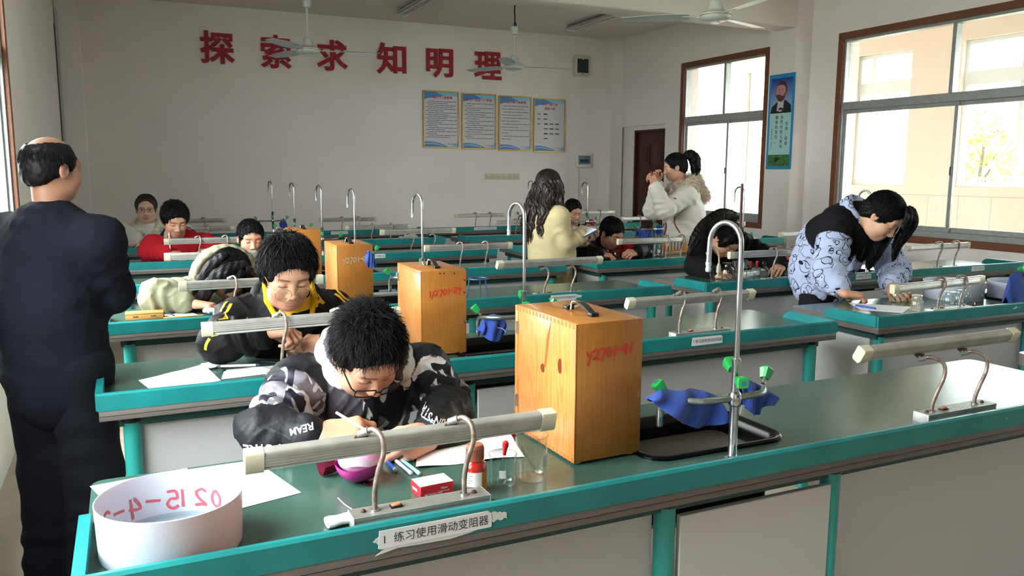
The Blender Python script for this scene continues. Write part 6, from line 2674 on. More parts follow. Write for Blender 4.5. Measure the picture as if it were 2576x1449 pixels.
def girl_print():
    p = Person('girl with loose black hair leaning over the second right-hand bench in a printed blue coat',
               (tuple(at(2218, 545, 3.42)), 24, 44, 4), (4.06, 3.90, 0.95), face=12, sh=0.165, s=1.08, hs=1.16, female=True, neck=tuple(at(2163, 540, 3.60)), tone='#c79a7c')
    p.arms(WL=tuple(at(2243, 722, 3.34)), WR=tuple(at(2122, 738, 3.36)), EL=tuple(at(2250, 680, 3.62)), ER=tuple(at(2082, 690, 3.52)))
    p.hand('R', (0.90, -0.40, -0.10), (0.05, 0.1, -1), 'hold', s=1.05)
    p.hand('L', (-0.35, -0.90, -0.15), (0.5, -0.1, -0.8), 'hold', s=1.05)
    p.stand_legs(spread=0.10)
    p.body(0.0032)
    f, l, sp = p.fwd, p.l, p.spine

    def extra(F):
        for sg in (-1, 1):
            q = [p.neck + l * sg * a + f * b_ + sp * c for a, b_, c in ((0.085, 0.06, 0.0), (0.065, 0.13, -0.07), (0.05, 0.17, -0.16), (0.04, 0.185, -0.30), (0.04, 0.17, -0.42))]
            F.chain(q, [0.022, 0.022, 0.02, 0.018, 0.018], k=0.015, lab=6)
        F.cap(p.pel - V3(0, 0, 0.13), p.pel + V3(0, 0, 0.1), 0.195, 0.18, 0.05, flat=(p.f, 1.15))

    def colour(V, lab, col):
        c = np.concatenate([col, np.zeros((len(V), 1))], 1)
        c[:, :3] = rgb('#a9b4d2')
        d = (V - p.neck)
        down = -(d @ sp)
        yoke = ((lab == 0) | (lab == 1) | (lab == 2)) & (down < 0.27) & (np.abs(d @ l) < 0.40)
        for la, k in ((1, 'L'), (2, 'R')):
            S, E, W = p.arm[k]
            t = ((V - S) @ (E - S)) / ((E - S) @ (E - S))
            yoke &= ~((lab == la) & (t > 0.30))
        c[yoke] = [*rgb('#15151a'), 1]
        mid = (lab == 0) & (np.abs(d @ l) < 0.035) & (d @ f > 0.05)
        c[mid] = [*rgb('#15151a'), 1]
        return c
    MATS_BEAR.append(bear_mat())
    p.top('printed_coat', MATS_BEAR[0], th=0.055, arm_r=(0.095, 0.090, 0.068), colfn=colour, h=0.0075, fold=0.008, extra=extra, seed=12.4, hem=0.04, flat=1.15, sleeve_end=0.075)
    p.part('collar', lambda F: (rim(F, p.neck + sp * 0.045 + f * 0.01, f, l, sp, 0.112, 0.022, 2.5, drop=0.02), rim(F, p.neck + sp * 0.01 + f * 0.01, f, l, sp, 0.118, 0.024, 2.5, drop=0.03)),
           lambda V, lab: np.tile([*rgb('#a9b4d2'), 0.0], (len(V), 1)), MATS_BEAR[0], 0.006)
    p.trousers('#1d1e24')
    H = p.H
    parts = short_hair(H, 2200, 0.09, 0.05, 0.004, 0.0015, seed=25, thick=0.013, cut=-0.004, h=0.0045, part=0.1)
    for k, (pts, r, n_) in enumerate((([(0.03, 0.06, 0.115), (0.06, 0.105, 0.075), (0.075, 0.125, 0.01), (0.08, 0.15, -0.06), (0.085, 0.19, -0.12)], (0.02, 0.03, 0.03, 0.022, 0.008), 260),
                                      ([(0.07, 0.0, 0.10), (0.105, 0.03, 0.02), (0.11, 0.06, -0.08), (0.10, 0.10, -0.17), (0.09, 0.14, -0.24)], (0.02, 0.035, 0.04, 0.034, 0.012), 260),
                                      ([(0.06, -0.05, 0.06), (0.095, -0.03, -0.03), (0.10, 0.02, -0.14), (0.085, 0.08, -0.24)], (0.02, 0.035, 0.04, 0.02), 200),
                                      ([(-0.02, 0.06, 0.12), (-0.03, 0.10, 0.085), (-0.02, 0.125, 0.03)], (0.015, 0.02, 0.008), 120))):
        parts += lock([tuple(H.w(*q)) for q in pts], r, n_, 0.003, seed=80 + k, rs=0.0013, spread=1.15)
    p.hair(parts)
    return p


def man_dark():
    p = Person('balding man in a long dark navy coat standing with his back turned',
               (tuple(at(132, 428, 3.10)), 128, 6, 0), (-0.245, 3.12, 0.86), face=140, sh=0.180, s=1.0, hs=0.90, neck=(-0.225, 3.09, 1.365), tone='#9c7059')
    p.arms(WL=(-0.24, 3.36, 1.06), WR=(-0.20, 3.33, 1.03), EL=(-0.42, 3.32, 1.09), ER=(-0.065, 3.10, 1.10))
    p.hand('L', (0.6, -0.3, 0.2), (0, -1, 0), 'rest')
    p.hand('R', (-0.4, 0.6, 0.1), (0, 0, -1), 'rest')
    p.stand_legs(spread=0.095)
    p.body(0.003)

    def extra(F):
        F.cap((-0.245, 3.12, 0.79), (-0.245, 3.12, 1.0), 0.165, 0.17, 0.05, flat=(p.fwd, 1.2))
        rim(F, p.neck + V3(0, 0, 0.012), p.fwd, p.l, p.spine, 0.075, 0.026, 2.6, lab=5, drop=0.015)
        rim(F, p.neck - V3(0, 0, 0.02), p.fwd, p.l, p.spine, 0.095, 0.028, 2.6, lab=5, drop=0.02)
    p.top('long_coat', WOOL, th=0.045, arm_r=(0.078, 0.072, 0.056), colour='#14161f', h=0.0065, fold=0.005, extra=extra, seed=13.5, flat=1.2, shoulder=0.058)
    p.trousers('#101219', r=(0.105, 0.092, 0.088), h=0.007)
    parts = short_hair(p.H, 1300, 0.028, 0.01, 0.006, 0.0010, seed=27, thick=0.008, cut=0.02, bald=True, h=0.004, col='#121115', wild=0.3)
    p.hair(parts)
    return p


PEOPLE = [boy_camo(), boy_yellow(), girl_sage(), boy_between(), boy_red_left(), woman_white(), woman_cream(), boy_far(), boy_red_right(), woman_parka(), girl_black(), girl_print(), man_dark()]
# ------------------------------------------------------------------ on the back wall
YW = YB - 0.001
REDL = mat('red_foam_letter', '#a3192a', 0.6)
for ch, x0, y0, x1, y1, lab in (('探', 503, 78, 590, 160, 'first red wall character from the left'), ('索', 655, 88, 733, 172, 'second red wall character from the left, behind the left fan'),
                                ('求', 797, 100, 875, 178, 'third red wall character from the left, behind a fan blade'), ('知', 948, 108, 1022, 187, 'fourth red wall character from the left'),
                                ('明', 1073, 122, 1140, 195, 'fifth red wall character from the left'), ('理', 1194, 130, 1262, 200, 'rightmost red wall character, behind the right fan')):
    a, b_ = at(x0, (y0 + y1) / 2, YW - 0.02), at(x1, (y0 + y1) / 2, YW - 0.02)
    t_, u_ = at((x0 + x1) / 2, y0, YW - 0.02), at((x0 + x1) / 2, y1, YW - 0.02)
    vs, fs = glyphs(ch, 1.0, 0.0, 0.03, bevel=0.024)
    X = [v[0] for v in vs]
    Y = [v[1] for v in vs]
    w, h = b_[0] - a[0], t_[2] - u_[2]
    kx, ky = w / (max(X) - min(X)), h / (max(Y) - min(Y))
    cx, cy = (max(X) + min(X)) / 2, (max(Y) + min(Y)) / 2
    m = MB()
    m.raw([((v[0] - cx) * kx, v[2] * 0.28, (v[1] - cy) * ky) for v in vs], fs, REDL, False)
    o = m.build('wall_character', None, loc=((a[0] + b_[0]) / 2, YW - 0.015, (t_[2] + u_[2]) / 2))
    tag(o, lab, 'letter', 'red characters on the back wall')

GOLD = mat('gold_frame', '#b08d3c', 0.3, 0.7)
SHEETM = mat('notice_sheet', '#c9cbd0', 0.35)
BLUE1, BLUE2, BLUE3 = mat('print_blue', '#2b7fc0', 0.35), mat('print_light_blue', '#7cc0df', 0.35), mat('print_deep_blue', '#1f4f9a', 0.35)
REDP = mat('print_red', '#b3323c', 0.5)
GREYP = mat('print_grey', '#55565c', 0.6)
DARKP = mat('print_dark', '#25262c', 0.6)
WTF = Matrix(((1, 0, 0, 0), (0, 0, -1, 0), (0, 1, 0, 0), (0, 0, 0, 1)))    # drawing plane x, y -> x, z on a wall facing -y


def notice(pix, title, lab, lines, sparse=False, seed=1):
    (x0, y0), (x1, y1) = pix
    a, c = at(x0, y0, YW), at(x1, y1, YW)
    w, h = c[0] - a[0], 0.79
    zt = at((x0 + x1) / 2, (y0 + y1) / 2, YW)[2] + h / 2
    t = thing('framed_notice', lab, 'notice', (a[0], YW - 0.012, zt - h), 0, 'framed notices on the back wall')
    fw = 0.018
    m = MB()
    for lo, hi in (((0, 0), (w, fw)), ((0, h - fw), (w, h)), ((0, fw), (fw, h - fw)), ((w - fw, fw), (w, h - fw))):
        m.box((lo[0], -0.010, lo[1]), (hi[0], 0.012, hi[1]), GOLD, 0.004, 1)
    m.build('frame', t)
    m = MB()
    m.box((fw, 0.000, fw), (w - fw, 0.010, h - fw), SHEETM)
    sh_ = m.build('sheet', t)
    iw, ih = w - 2 * fw, h - 2 * fw

    def P_(pts, z, mm):
        q = MB()
        q.prism([(fw + x * iw, fw + y * ih) for x, y in pts], z, z + 0.0004, mm, WTF)
        q.build('printed_wave', sh_)
    P_([(0, 1), (0, 0.86)] + [(x / 8, 0.86 + 0.115 * (x / 8) ** 0.7) for x in range(1, 8)] + [(0.95, 1)], 0.0006, BLUE1)
    P_([(0.35, 1), (0.5, 0.955), (0.7, 0.94), (0.88, 0.935), (1, 0.93), (1, 1)], 0.0011, BLUE2)
    P_([(0, 0.0), (0, 0.09), (0.2, 0.095), (0.4, 0.075), (0.62, 0.03), (0.7, 0.0)], 0.0006, BLUE1)
    P_([(0, 0.055), (0.2, 0.068), (0.4, 0.05), (0.6, 0.012), (0.6, 0.005), (0.4, 0.038), (0.2, 0.055), (0, 0.043)], 0.0011, SHEETM)
    P_([(0.72, 0), (0.86, 0.025), (1, 0.09), (1, 0)], 0.0006, BLUE2)
    rows = title.split('\n')
    for i, r in enumerate(rows):
        m = MB()
        sz = 0.042
        vs, fs = glyphs(r, sz, 0.03, spacing=1.12)
        wd = max(v[0] for v in vs) - min(v[0] for v in vs)
        k = min(1, 0.86 * iw / wd)
        m.raw([(w / 2 + v[0] * k, h - 0.105 - 0.062 * i + v[1] * k, 0.0016) for v in vs], fs, REDP, False, WTF)
        m.build('title', sh_)
    rg = random.Random(seed)
    m = MB()
    y = h - 0.15 if not sparse else h - 0.24
    k = 0
    while y > 0.10 and k < lines:
        if sparse:
            for j in range(1 + (k > 1) * 2 - (k == 5) * 2):
                x = fw + 0.075 + 0.095 * (j + (0 if k < 2 else 0.0)) + (0.08 if k > 1 else 0.07)
                m.box((x, -0.0016, y), (x + 0.065, -0.0008, y + 0.016), DARKP if (j + k) % 2 == 0 else GREYP)
            if k < 3:
                m.box((fw + 0.045, -0.0016, y), (fw + 0.09, -0.0008, y + 0.014), GREYP)
            y -= 0.072
        else:
            x = fw + 0.02 + (0.035 if k % 2 == 0 else 0)
            end = w - fw - 0.02 if k % 2 == 0 else fw + iw * rg.uniform(0.25, 0.85)
            while x < end:
                d = rg.uniform(0.05, 0.11)
                m.box((x, -0.0016, y), (min(x + d, end), -0.0008, y + 0.0075), GREYP)
                x += d + 0.008
            y -= (h - 0.27) / lines
        k += 1
    m.build('text_lines', sh_)
    m = MB()
    m.tube([(w * 0.70 + 0.008 * math.cos(q), -0.001, 0.055 + 0.008 * math.sin(q)) for q in [i * PI / 6 for i in range(12)]], 0.0016, DARKP, 5, closed=True)
    m.build('round_logo', sh_)
    m = MB()
    m.box((w * 0.74, -0.0014, 0.052), (w * 0.92, -0.0006, 0.058), GREYP)
    m.build('small_print', sh_)
    return t


notice(((1063, 230), (1154, 372)), '实验(管理)员职责', 'leftmost of the four gold-framed notices on the wall', 20, seed=2)
notice(((1161, 237), (1247, 375)), '学生实验室管理制度', 'second gold-framed notice from the left', 17, seed=3)
notice(((1254, 244), (1335, 378)), '学生分组实验制度', 'third gold-framed notice from the left', 12, seed=4)
notice(((1342, 251), (1420, 380)), '学校实验教学\n研究小组', 'rightmost gold-framed notice with a two-line red heading and few names', 6, True, seed=5)

CREAMP = mat('cream_plastic', '#cfc9b4', 0.45)
a = at(1459, 167, YW)
t = thing('wall_loudspeaker', 'cream wall loudspeaker with dark grille high on the back wall', 'speaker', (a[0], YW, a[2]))
m = MB()
m.box((-0.13, -0.09, -0.15), (0.13, 0, 0.15), CREAMP, 0.02, 3)
m.build('housing', t)
m = MB()
m.box((-0.095, -0.096, -0.105), (0.095, -0.085, 0.10), mat('dark_grille', '#2e3438', 0.6), 0.012, 2)
m.build('grille', t)
m = MB()
m.lathe([(0.018, 0), (0.018, 0.006), (0.008, 0.009), (0, 0.009)], CREAMP, 16, T((0, -0.092, 0.105), (PI / 2, 0, 0)))
m.build('emblem', t)
m = MB()
m.box((-0.025, -0.093, -0.127), (0.025, -0.088, -0.120), BLACKP)
m.build('nameplate', t)

a = at(1466, 404, YW)
t = thing('breaker_box', 'small white circuit breaker box with a blue-grey window', 'fuse box', (a[0], YW, a[2]))
m = MB()
m.box((-0.135, -0.05, -0.11), (0.135, 0, 0.11), WHITE, 0.012, 2)
m.build('housing', t)
m = MB()
m.box((-0.105, -0.062, -0.055), (0.105, -0.048, 0.075), mat('blue_grey_window', '#6f8d98', 0.2), 0.008)
w_ = m.build('flap_window', t)
m = MB()
m.box((-0.085, -0.064, -0.03), (0.07, -0.060, 0.02), mat('breaker_dark', '#33444c', 0.4))
m.build('breakers', w_)
m = MB()
m.box((-0.10, -0.022, -1.57), (-0.075, 0, -0.11), WHITE, 0.004)
m.build('cable_trunking', t)

a, c = at(1219, 444, YW), at(1307, 444, YW)
n = 6
sw = (c[0] - a[0]) / n
for i in range(n):
    t = thing('fan_regulator', 'one of six beige fan speed dials in a row on the back wall', 'switch', (a[0] + sw * (i + 0.5), YW, a[2]), 0, 'fan speed dials on the back wall')
    m = MB()
    m.box((-sw / 2 + 0.001, -0.012, -0.045), (sw / 2 - 0.001, 0, 0.045), CREAMP, 0.003)
    m.build('plate', t)
    m = MB()
    m.lathe([(0.022, 0), (0.021, 0.008), (0.012, 0.010), (0.012, 0.020), (0, 0.021)], CREAMP, 18, T((0, -0.012, 0), (PI / 2, 0, 0)))
    m.build('dial', t)
    for x in (-0.034, 0.034):
        m = MB()
        m.lathe([(0.003, 0), (0, 0.0015)], BLACKP, 8, T((x, -0.012, 0), (PI / 2, 0, 0)))
        m.build('screw', t)

# ------------------------------------------------------------------ portrait poster on the column
t = thing('portrait_poster', 'tall blue-bordered portrait poster with a calligraphy quotation on the column', 'poster', (6.779, 7.43, 1.556), -PI / 2)
PW, PH = 0.40, 1.065
PTF = WTF
m = MB()
m.box((0, -0.004, 0), (PW, 0, PH), mat('poster_blue', '#1f8cc4', 0.35))
m.build('backing', t)


def flat(pts, z, mm, name, parent):
    q = MB()
    q.prism(pts, z, z + 0.0004, mm, PTF)
    return q.build(name, parent)


SKYB = bpy.data.materials.new('portrait_backdrop')
SKYB.use_nodes = True
_n = NT(SKYB)
_t = _n.add('ShaderNodeTexCoord')
_s = _n.add('ShaderNodeSeparateXYZ')
_r = _n.add('ShaderNodeMapRange')
_r.inputs[1].default_value, _r.inputs[2].default_value = 0.62, 1.0
_m = _n.add('ShaderNodeMix', data_type='RGBA')
_m.inputs[6].default_value, _m.inputs[7].default_value = lin('#9fc0e2'), lin('#1c3f94')
_n.link(_t.outputs['Object'], _s.inputs[0])
_n.link(_s.outputs['Z'], _r.inputs[0])
_n.link(_r.outputs[0], _m.inputs[0])
_n.link(_m.outputs[2], _n.n['Principled BSDF'].inputs['Base Color'])
bx0, bx1 = 0.032, PW - 0.032
pic = flat([(bx0, 0.63), (bx1, 0.63), (bx1, 1.02), (bx0, 1.02)], 0.0045, SKYB, 'portrait_photo', t)
flat([(bx0, 0.165), (bx1, 0.165), (bx1, 0.63), (bx0, 0.63)], 0.0045, mat('pale_teal_print', '#a9d6d3', 0.4), 'quotation_panel', t)
SKINP, SKIND = mat('printed_skin', '#c08a86', 0.4), mat('printed_beard', '#5c3a33', 0.4)
flat([(0.035, 0.631), (0.055, 0.705), (0.12, 0.745), (0.17, 0.77), (0.27, 0.77), (0.31, 0.745), (0.355, 0.715), (0.365, 0.631)], 0.0052, mat('printed_suit', '#1d1a20', 0.4), 'suit', pic)
flat([(0.135, 0.66), (0.15, 0.765), (0.245, 0.77), (0.235, 0.66), (0.19, 0.645)], 0.0058, mat('printed_shirt', '#c3c1c4', 0.4), 'shirt', pic)
flat([(0.165, 0.685), (0.20, 0.695), (0.24, 0.68), (0.225, 0.655), (0.20, 0.67), (0.17, 0.66)], 0.0063, mat('printed_tie', '#24202e', 0.4), 'bow_tie', pic)
flat([(0.145 + 0.085 * math.cos(a_) * 0.92 + 0.05, 0.865 + 0.105 * math.sin(a_)) for a_ in [i * PI / 12 for i in range(24)]], 0.0060, SKINP, 'face', pic)
flat([(0.115, 0.845), (0.125, 0.80), (0.16, 0.765), (0.21, 0.755), (0.25, 0.79), (0.275, 0.86), (0.255, 0.85), (0.235, 0.82), (0.20, 0.825), (0.165, 0.84), (0.14, 0.835)], 0.0066, SKIND, 'beard', pic)
flat([(0.125, 0.93), (0.15, 0.975), (0.20, 0.99), (0.255, 0.97), (0.285, 0.92), (0.285, 0.85), (0.268, 0.86), (0.262, 0.915), (0.235, 0.94), (0.17, 0.945)], 0.0066, mat('printed_hair', '#4a302a', 0.4), 'hair', pic)
for x in (0.15, 0.205):
    flat([(x, 0.892), (x + 0.03, 0.892), (x + 0.03, 0.898), (x, 0.899)], 0.0066, SKIND, 'eye', pic)
flat([(0.172, 0.89), (0.165, 0.855), (0.175, 0.848), (0.19, 0.852)], 0.0064, mat('printed_skin_dark', '#a66f6a', 0.4), 'nose', pic)
for s_, x, y, dy, sz in (('生命，那是', 0.305, 0.53, 0.0, 0.046), ('自然付给人类去', 0.225, 0.605, 0.0, 0.046), ('雕琢的宝石。', 0.145, 0.605, 0, 0.046), ('瑞典化学家 诺贝尔', 0.075, 0.46, 0, 0.021)):
    q = MB()
    yy = y
    for ch in s_:
        if ch != ' ':
            vs, fs = glyphs(ch, sz, 0.008)
            q.raw([(x + v[0], yy - sz * 0.85 + v[1], 0.0056) for v in vs], fs, DARKP, False, PTF)
        yy -= sz * 1.18
    q.build('quotation_lettering', t)
ph = flat([(bx0, 0.035), (bx1, 0.035), (bx1, 0.165), (bx0, 0.165)], 0.0047, mat('printed_meadow', '#4f8a46', 0.5, var=0.6, vscale=30, color2='#2c4d2a'), 'meadow_photo', t)
flat([(0.13, 0.09), (0.16, 0.13), (0.19, 0.135), (0.22, 0.12), (0.19, 0.10), (0.17, 0.08)], 0.0054, mat('printed_dark', '#2a2a28', 0.5), 'dark_bird', ph)

# ------------------------------------------------------------------ ceiling fans and batten lights
FANW = mat('fan_white', '#c6cbc9', 0.35)
FANB = mat('fan_blade', '#b7c3c4', 0.35)
FANM = {}
m = MB()
for k in range(1):
    vs, fs = [], []
    nL = 14
    for i in range(nL + 1):
        u = i / nL
        x = 0.20 + 0.52 * u
        w_ = 0.052 + 0.020 * math.sin(PI * min(1, u * 1.1)) if u < 0.96 else 0.045
        tw = math.radians(12 - 5 * u)
        for s_ in (-1, -0.3, 0.3, 1):
            vs.append((x, s_ * w_, s_ * w_ * math.tan(tw) + 0.004 * (1 - s_ * s_)))
    for i in range(nL):
        for j in range(3):
            fs.append((i * 4 + j, i * 4 + j + 1, i * 4 + j + 5, i * 4 + j + 4))
    nv = len(vs)
    vs += [(x, y, z - 0.003) for x, y, z in vs]
    fs += [tuple(nv + q for q in reversed(f)) for f in fs]
    rim_ = [i * 4 for i in range(nL + 1)]
    rim2 = [i * 4 + 3 for i in range(nL + 1)]
    fs += [(rim_[i + 1], rim_[i], nv + rim_[i], nv + rim_[i + 1]) for i in range(nL)]
    fs += [(rim2[i], rim2[i + 1], nv + rim2[i + 1], nv + rim2[i]) for i in range(nL)]
    e_ = nL * 4
    fs += [(e_ + 3, e_ + 2, nv + e_ + 2, nv + e_ + 3), (e_ + 2, e_ + 1, nv + e_ + 1, nv + e_ + 2), (e_ + 1, e_, nv + e_, nv + e_ + 1)]
    m.raw(vs, fs, FANB)
FANM['blade'] = m.mesh('blade')
m = MB()
m.box((0.09, -0.022, -0.004), (0.26, 0.022, 0.002), FANW, 0.004)
FANM['bracket'] = m.mesh('bracket')
m = MB()
m.lathe([(0.0, -0.055), (0.03, -0.055), (0.035, -0.045), (0.075, -0.04), (0.105, -0.028), (0.118, -0.01), (0.118, 0.012), (0.105, 0.024), (0.075, 0.032), (0.06, 0.05), (0.052, 0.085), (0.04, 0.115), (0.022, 0.125), (0.012, 0.125)], FANW, 28)
m.tube([(0.1185 * math.cos(q), 0.1185 * math.sin(q), 0.001) for q in [i * PI / 16 for i in range(32)]], 0.003, GOLD, 6, closed=True)
FANM['motor'] = m.mesh('motor')
for (x, y), ang, lab, drop in (((1.742, 8.524), -10, 'white three-bladed ceiling fan in front of the left red characters', 0.46), ((4.127, 8.714), -5, 'white ceiling fan hanging on black wire before the rightmost red character', 0.40),
                               ((4.201, 5.235), 141, 'white ceiling fan nearest the camera at the top right', 0.40)):
    t = thing('ceiling_fan', lab, 'fan', (x, y, 2.715), 0, 'ceiling fans')
    link('motor', FANM['motor'], t)
    for k in range(3):
        b_ = link('blade', FANM['blade'], t, (0, 0, 0.0), (0, 0, math.radians(ang + 120 * k)))
        link('bracket', FANM['bracket'], b_)
    m = MB()
    m.tube([(0, 0, 0.12), (0, 0, drop)], 0.011, FANW, 12)
    m.build('down_rod', t)
    m = MB()
    m.lathe([(0.012, drop - 0.05), (0.035, drop - 0.045), (0.045, drop - 0.01), (0.045, drop + 0.035), (0.04, drop + 0.04), (0.0, drop + 0.035)], FANW, 20)
    m.build('canopy', t)
    m = MB()
    top = ZC - 2.715
    m.tube(smooth_path([(0.0, 0, drop + 0.03), (0.012, 0.006, drop + 0.12), (0.004, 0, drop + 0.22), (0.016, 0, top - 0.04), (0.006, 0, top)], 5), 0.008, BLACKP, 8)
    m.tube([(0.022, 0, drop + 0.03), (0.022, 0, drop + 0.085)], 0.007, BLACKP, 8)
    m.build('hanging_wire', t)

for x, y0, lab in ((3.30, 9.05, 'left of the two unlit ceiling tube lights'), (5.755, 9.05, 'right of the two unlit ceiling tube lights, near the door')):
    t = thing('ceiling_tube_light', lab, 'ceiling light', (x, y0, ZC), 0, 'unlit ceiling tube lights')
    L = 1.24
    m = MB()
    m.prism([(-0.05, 0), (-0.11, -0.05), (-0.105, -0.055), (-0.04, -0.03), (0.04, -0.03), (0.105, -0.055), (0.11, -0.05), (0.05, 0)], 0, L, mat('batten_white', '#c9c9c4', 0.4), Matrix(((1, 0, 0, 0), (0, 0, 1, 0), (0, 1, 0, 0), (0, 0, 0, 1))))
    m.build('reflector', t)
    for s_ in (-0.05, 0.05):
        m = MB()
        m.tube([(s_, 0.03, -0.058), (s_, L - 0.03, -0.058)], 0.013, mat('fluorescent_tube', '#d5d6d2', 0.25), 12)
        m.build('tube', t)
    for yy in (0.015, L - 0.015):
        m = MB()
        m.box((-0.075, yy - 0.015, -0.075), (0.075, yy + 0.015, -0.02), WHITE, 0.003)
        m.build('holder', t)
# ------------------------------------------------------------------ glassware, paper and everything lying on the benches
LABGLASS = pane_mat('lab_glass', '#f0f5f4', 2.4)
FROST = pane_mat('ground_glass', '#cfd4d2', 1.0)
WATER = pane_mat('clear_liquid', '#eef4f3', 1.6)
PAPER = mat('white_paper', '#e6e7ec', 0.75, bump=0.03, bscale=30)
TISSUE = mat('tissue_paper', '#e3e4ea', 0.9, bump=0.15, bscale=50)
PRINT = mat('grey_print', '#9d9fa8', 0.7)
RUBR = mat('red_rubber', '#c5262c', 0.4, var=0.1, vscale=40)
WOODL = mat('light_wood', '#c8924e', 0.5, var=0.2, vscale=12, stretch=(1, 6, 6))
TZ = TOPZ + 0.0005


def on(px, py, z=None):
    """stand at a place on a bench top seen at a photo position"""
    q = atz(px, py, TZ if z is None else z)
    return (q[0], q[1], TZ if z is None else z)


def beaker(loc, r, h, label, lip=True, group=None, marks=True, rot=0.0):
    t = thing('glass_beaker', label, 'beaker', loc, rot, group)
    m = MB()
    m.lathe([(0.0, 0.002), (r * 0.85, 0.0015), (r * 0.97, 0.006), (r, 0.014), (r, h * 0.93), (r * 1.03, h * 0.97), (r * 1.09, h), (r * 1.07, h * 1.004)], LABGLASS, 28)
    m.build('beaker_wall', t)
    m = MB()
    m.tube([(r * 1.075 * math.cos(a_), r * 1.075 * math.sin(a_) * (1.10 if abs(a_ - PI * 1.2) < 0.25 else 1), h) for a_ in [i * PI / 16 for i in range(32)]], 0.0011, LABGLASS, 6, closed=True)
    m.build('rim', t)
    if marks:
        m = MB()
        for a0, w_, z0, z1 in ((-2.0, 0.5, h * 0.35, h * 0.6),):
            m.sheet(lambda u, v: ((r + 0.0006) * math.cos(a0 + w_ * (u - 0.5)), (r + 0.0006) * math.sin(a0 + w_ * (u - 0.5)), z0 + (z1 - z0) * v), 5, 2, mat('white_enamel', '#c9cdcc', 0.6))
        m.build('white_patch', t)
    return t


def dropper(p0, p1, label, bulb=0.008, rod=0.0028, bl=0.030, group='red-bulbed droppers'):
    """glass tube from its tip p0 up to p1, where the rubber bulb starts"""
    t = thing('dropper', label, 'dropper', tuple(p0), 0, group)
    a_, b_ = Vector(p0), Vector(p1)
    d = (b_ - a_).normalized()
    m = MB()
    m.tube([(0, 0, 0), tuple(d * 0.02), tuple(b_ - a_)], [rod * 0.4, rod, rod], LABGLASS, 10)
    m.build('glass_tube', t)
    m = MB()
    e = b_ - a_
    m.tube([tuple(e - d * 0.004), tuple(e + d * bl * 0.3), tuple(e + d * bl * 0.55), tuple(e + d * bl * 0.85), tuple(e + d * bl)], [rod * 1.3, rod * 1.5, bulb, bulb, bulb * 0.4], RUBR, 12)
    m.build('rubber_bulb', t)
    return t


def reagent_bottle(loc, r, h, label, fill=0.5, stopper=True, wide=False, liquid=None, group=None, rot=0.0, tag_=None, tip=None):
    t = thing('reagent_bottle', label, 'bottle', loc, rot, group)
    nr = r * (0.62 if wide else 0.36)
    m = MB()
    m.lathe([(0, 0.003), (r * 0.9, 0.002), (r, 0.006), (r, h * 0.55), (r * 0.93, h * 0.63), (r * 0.7, h * 0.70), (nr, h * 0.75), (nr, h * 0.92), (nr * 1.25, h * 0.935), (nr * 1.3, h * 0.97), (nr, h * 0.975)], LABGLASS, 24)
    m.build('bottle_wall', t)
    if fill:
        m = MB()
        m.lathe([(0, 0.004), (r * 0.93, 0.004), (r * 0.94, h * fill), (0, h * fill)], liquid or WATER, 24)
        m.build('liquid', t)
    if stopper:
        m = MB()
        m.lathe([(nr * 0.7, h * 0.86), (nr * 0.95, h * 0.975), (nr * 0.8, h * 0.985), (nr * 1.5, h * 1.01), (nr * 1.5, h * 1.05), (nr * 0.5, h * 1.07), (0, h * 1.07)], FROST, 16)
        m.build('stopper', t)
    if tag_:
        m = MB()
        m.sheet(lambda u, v: ((r + 0.0006) * math.cos(-2.0 + 1.2 * (u - 0.5)), (r + 0.0006) * math.sin(-2.0 + 1.2 * (u - 0.5)), h * (0.18 + 0.3 * v)), 6, 2, STICK)
        m.build('paper_label', t)
    return t


def paper(corners, label, bulge=0.0, lines=0, m=None, z=None, name='sheet_of_paper', cat='paper', seed=0, curl=0.0, group=None, wav=0.0):
    """a sheet spanning four points on the bench (order: near-left, near-right, far-right, far-left)"""
    P = [Vector(on(*c)) if len(c) == 2 else Vector(c) for c in corners]
    c0 = sum(P, Vector()) / 4
    rg = random.Random(seed)
    ph = rg.random() * 6

    def fn(u, v):
        p = (P[0] * (1 - u) + P[1] * u) * (1 - v) + (P[3] * (1 - u) + P[2] * u) * v
        return (p.x - c0.x, p.y - c0.y, (z or 0) + 0.0008 + bulge * math.sin(PI * u) * math.sin(PI * v) + curl * u ** 3 + wav * (0.5 + 0.5 * math.sin(9 * u + 5 * v + ph)) * (0.5 + 0.5 * math.sin(7 * v + ph)))
    t = thing(name, label, cat, (c0.x, c0.y, TZ), 0, group)
    q = MB()
    q.sheet(fn, 14, 14, m or PAPER, 0.0003)
    q.build('sheet', t)
    if lines:
        q = MB()
        for i in range(lines):
            v0 = 0.92 - 0.84 * (i + 0.5) / lines
            u = 0.08
            e = 0.92 if rg.random() > 0.3 else rg.uniform(0.4, 0.9)
            while u < e:
                d = rg.uniform(0.03, 0.09)
                u1 = min(u + d, e)
                vs = []
                for uu, vv in ((u, v0), (u1, v0), (u1, v0 + 0.009), (u, v0 + 0.009)):
                    x, y, zz = fn(uu, vv)
                    vs.append((x, y, zz + 0.0012))
                q.raw(vs, [(0, 1, 2, 3)], PRINT, False)
                u = u1 + 0.02
        q.build('printed_lines', t)
    return t


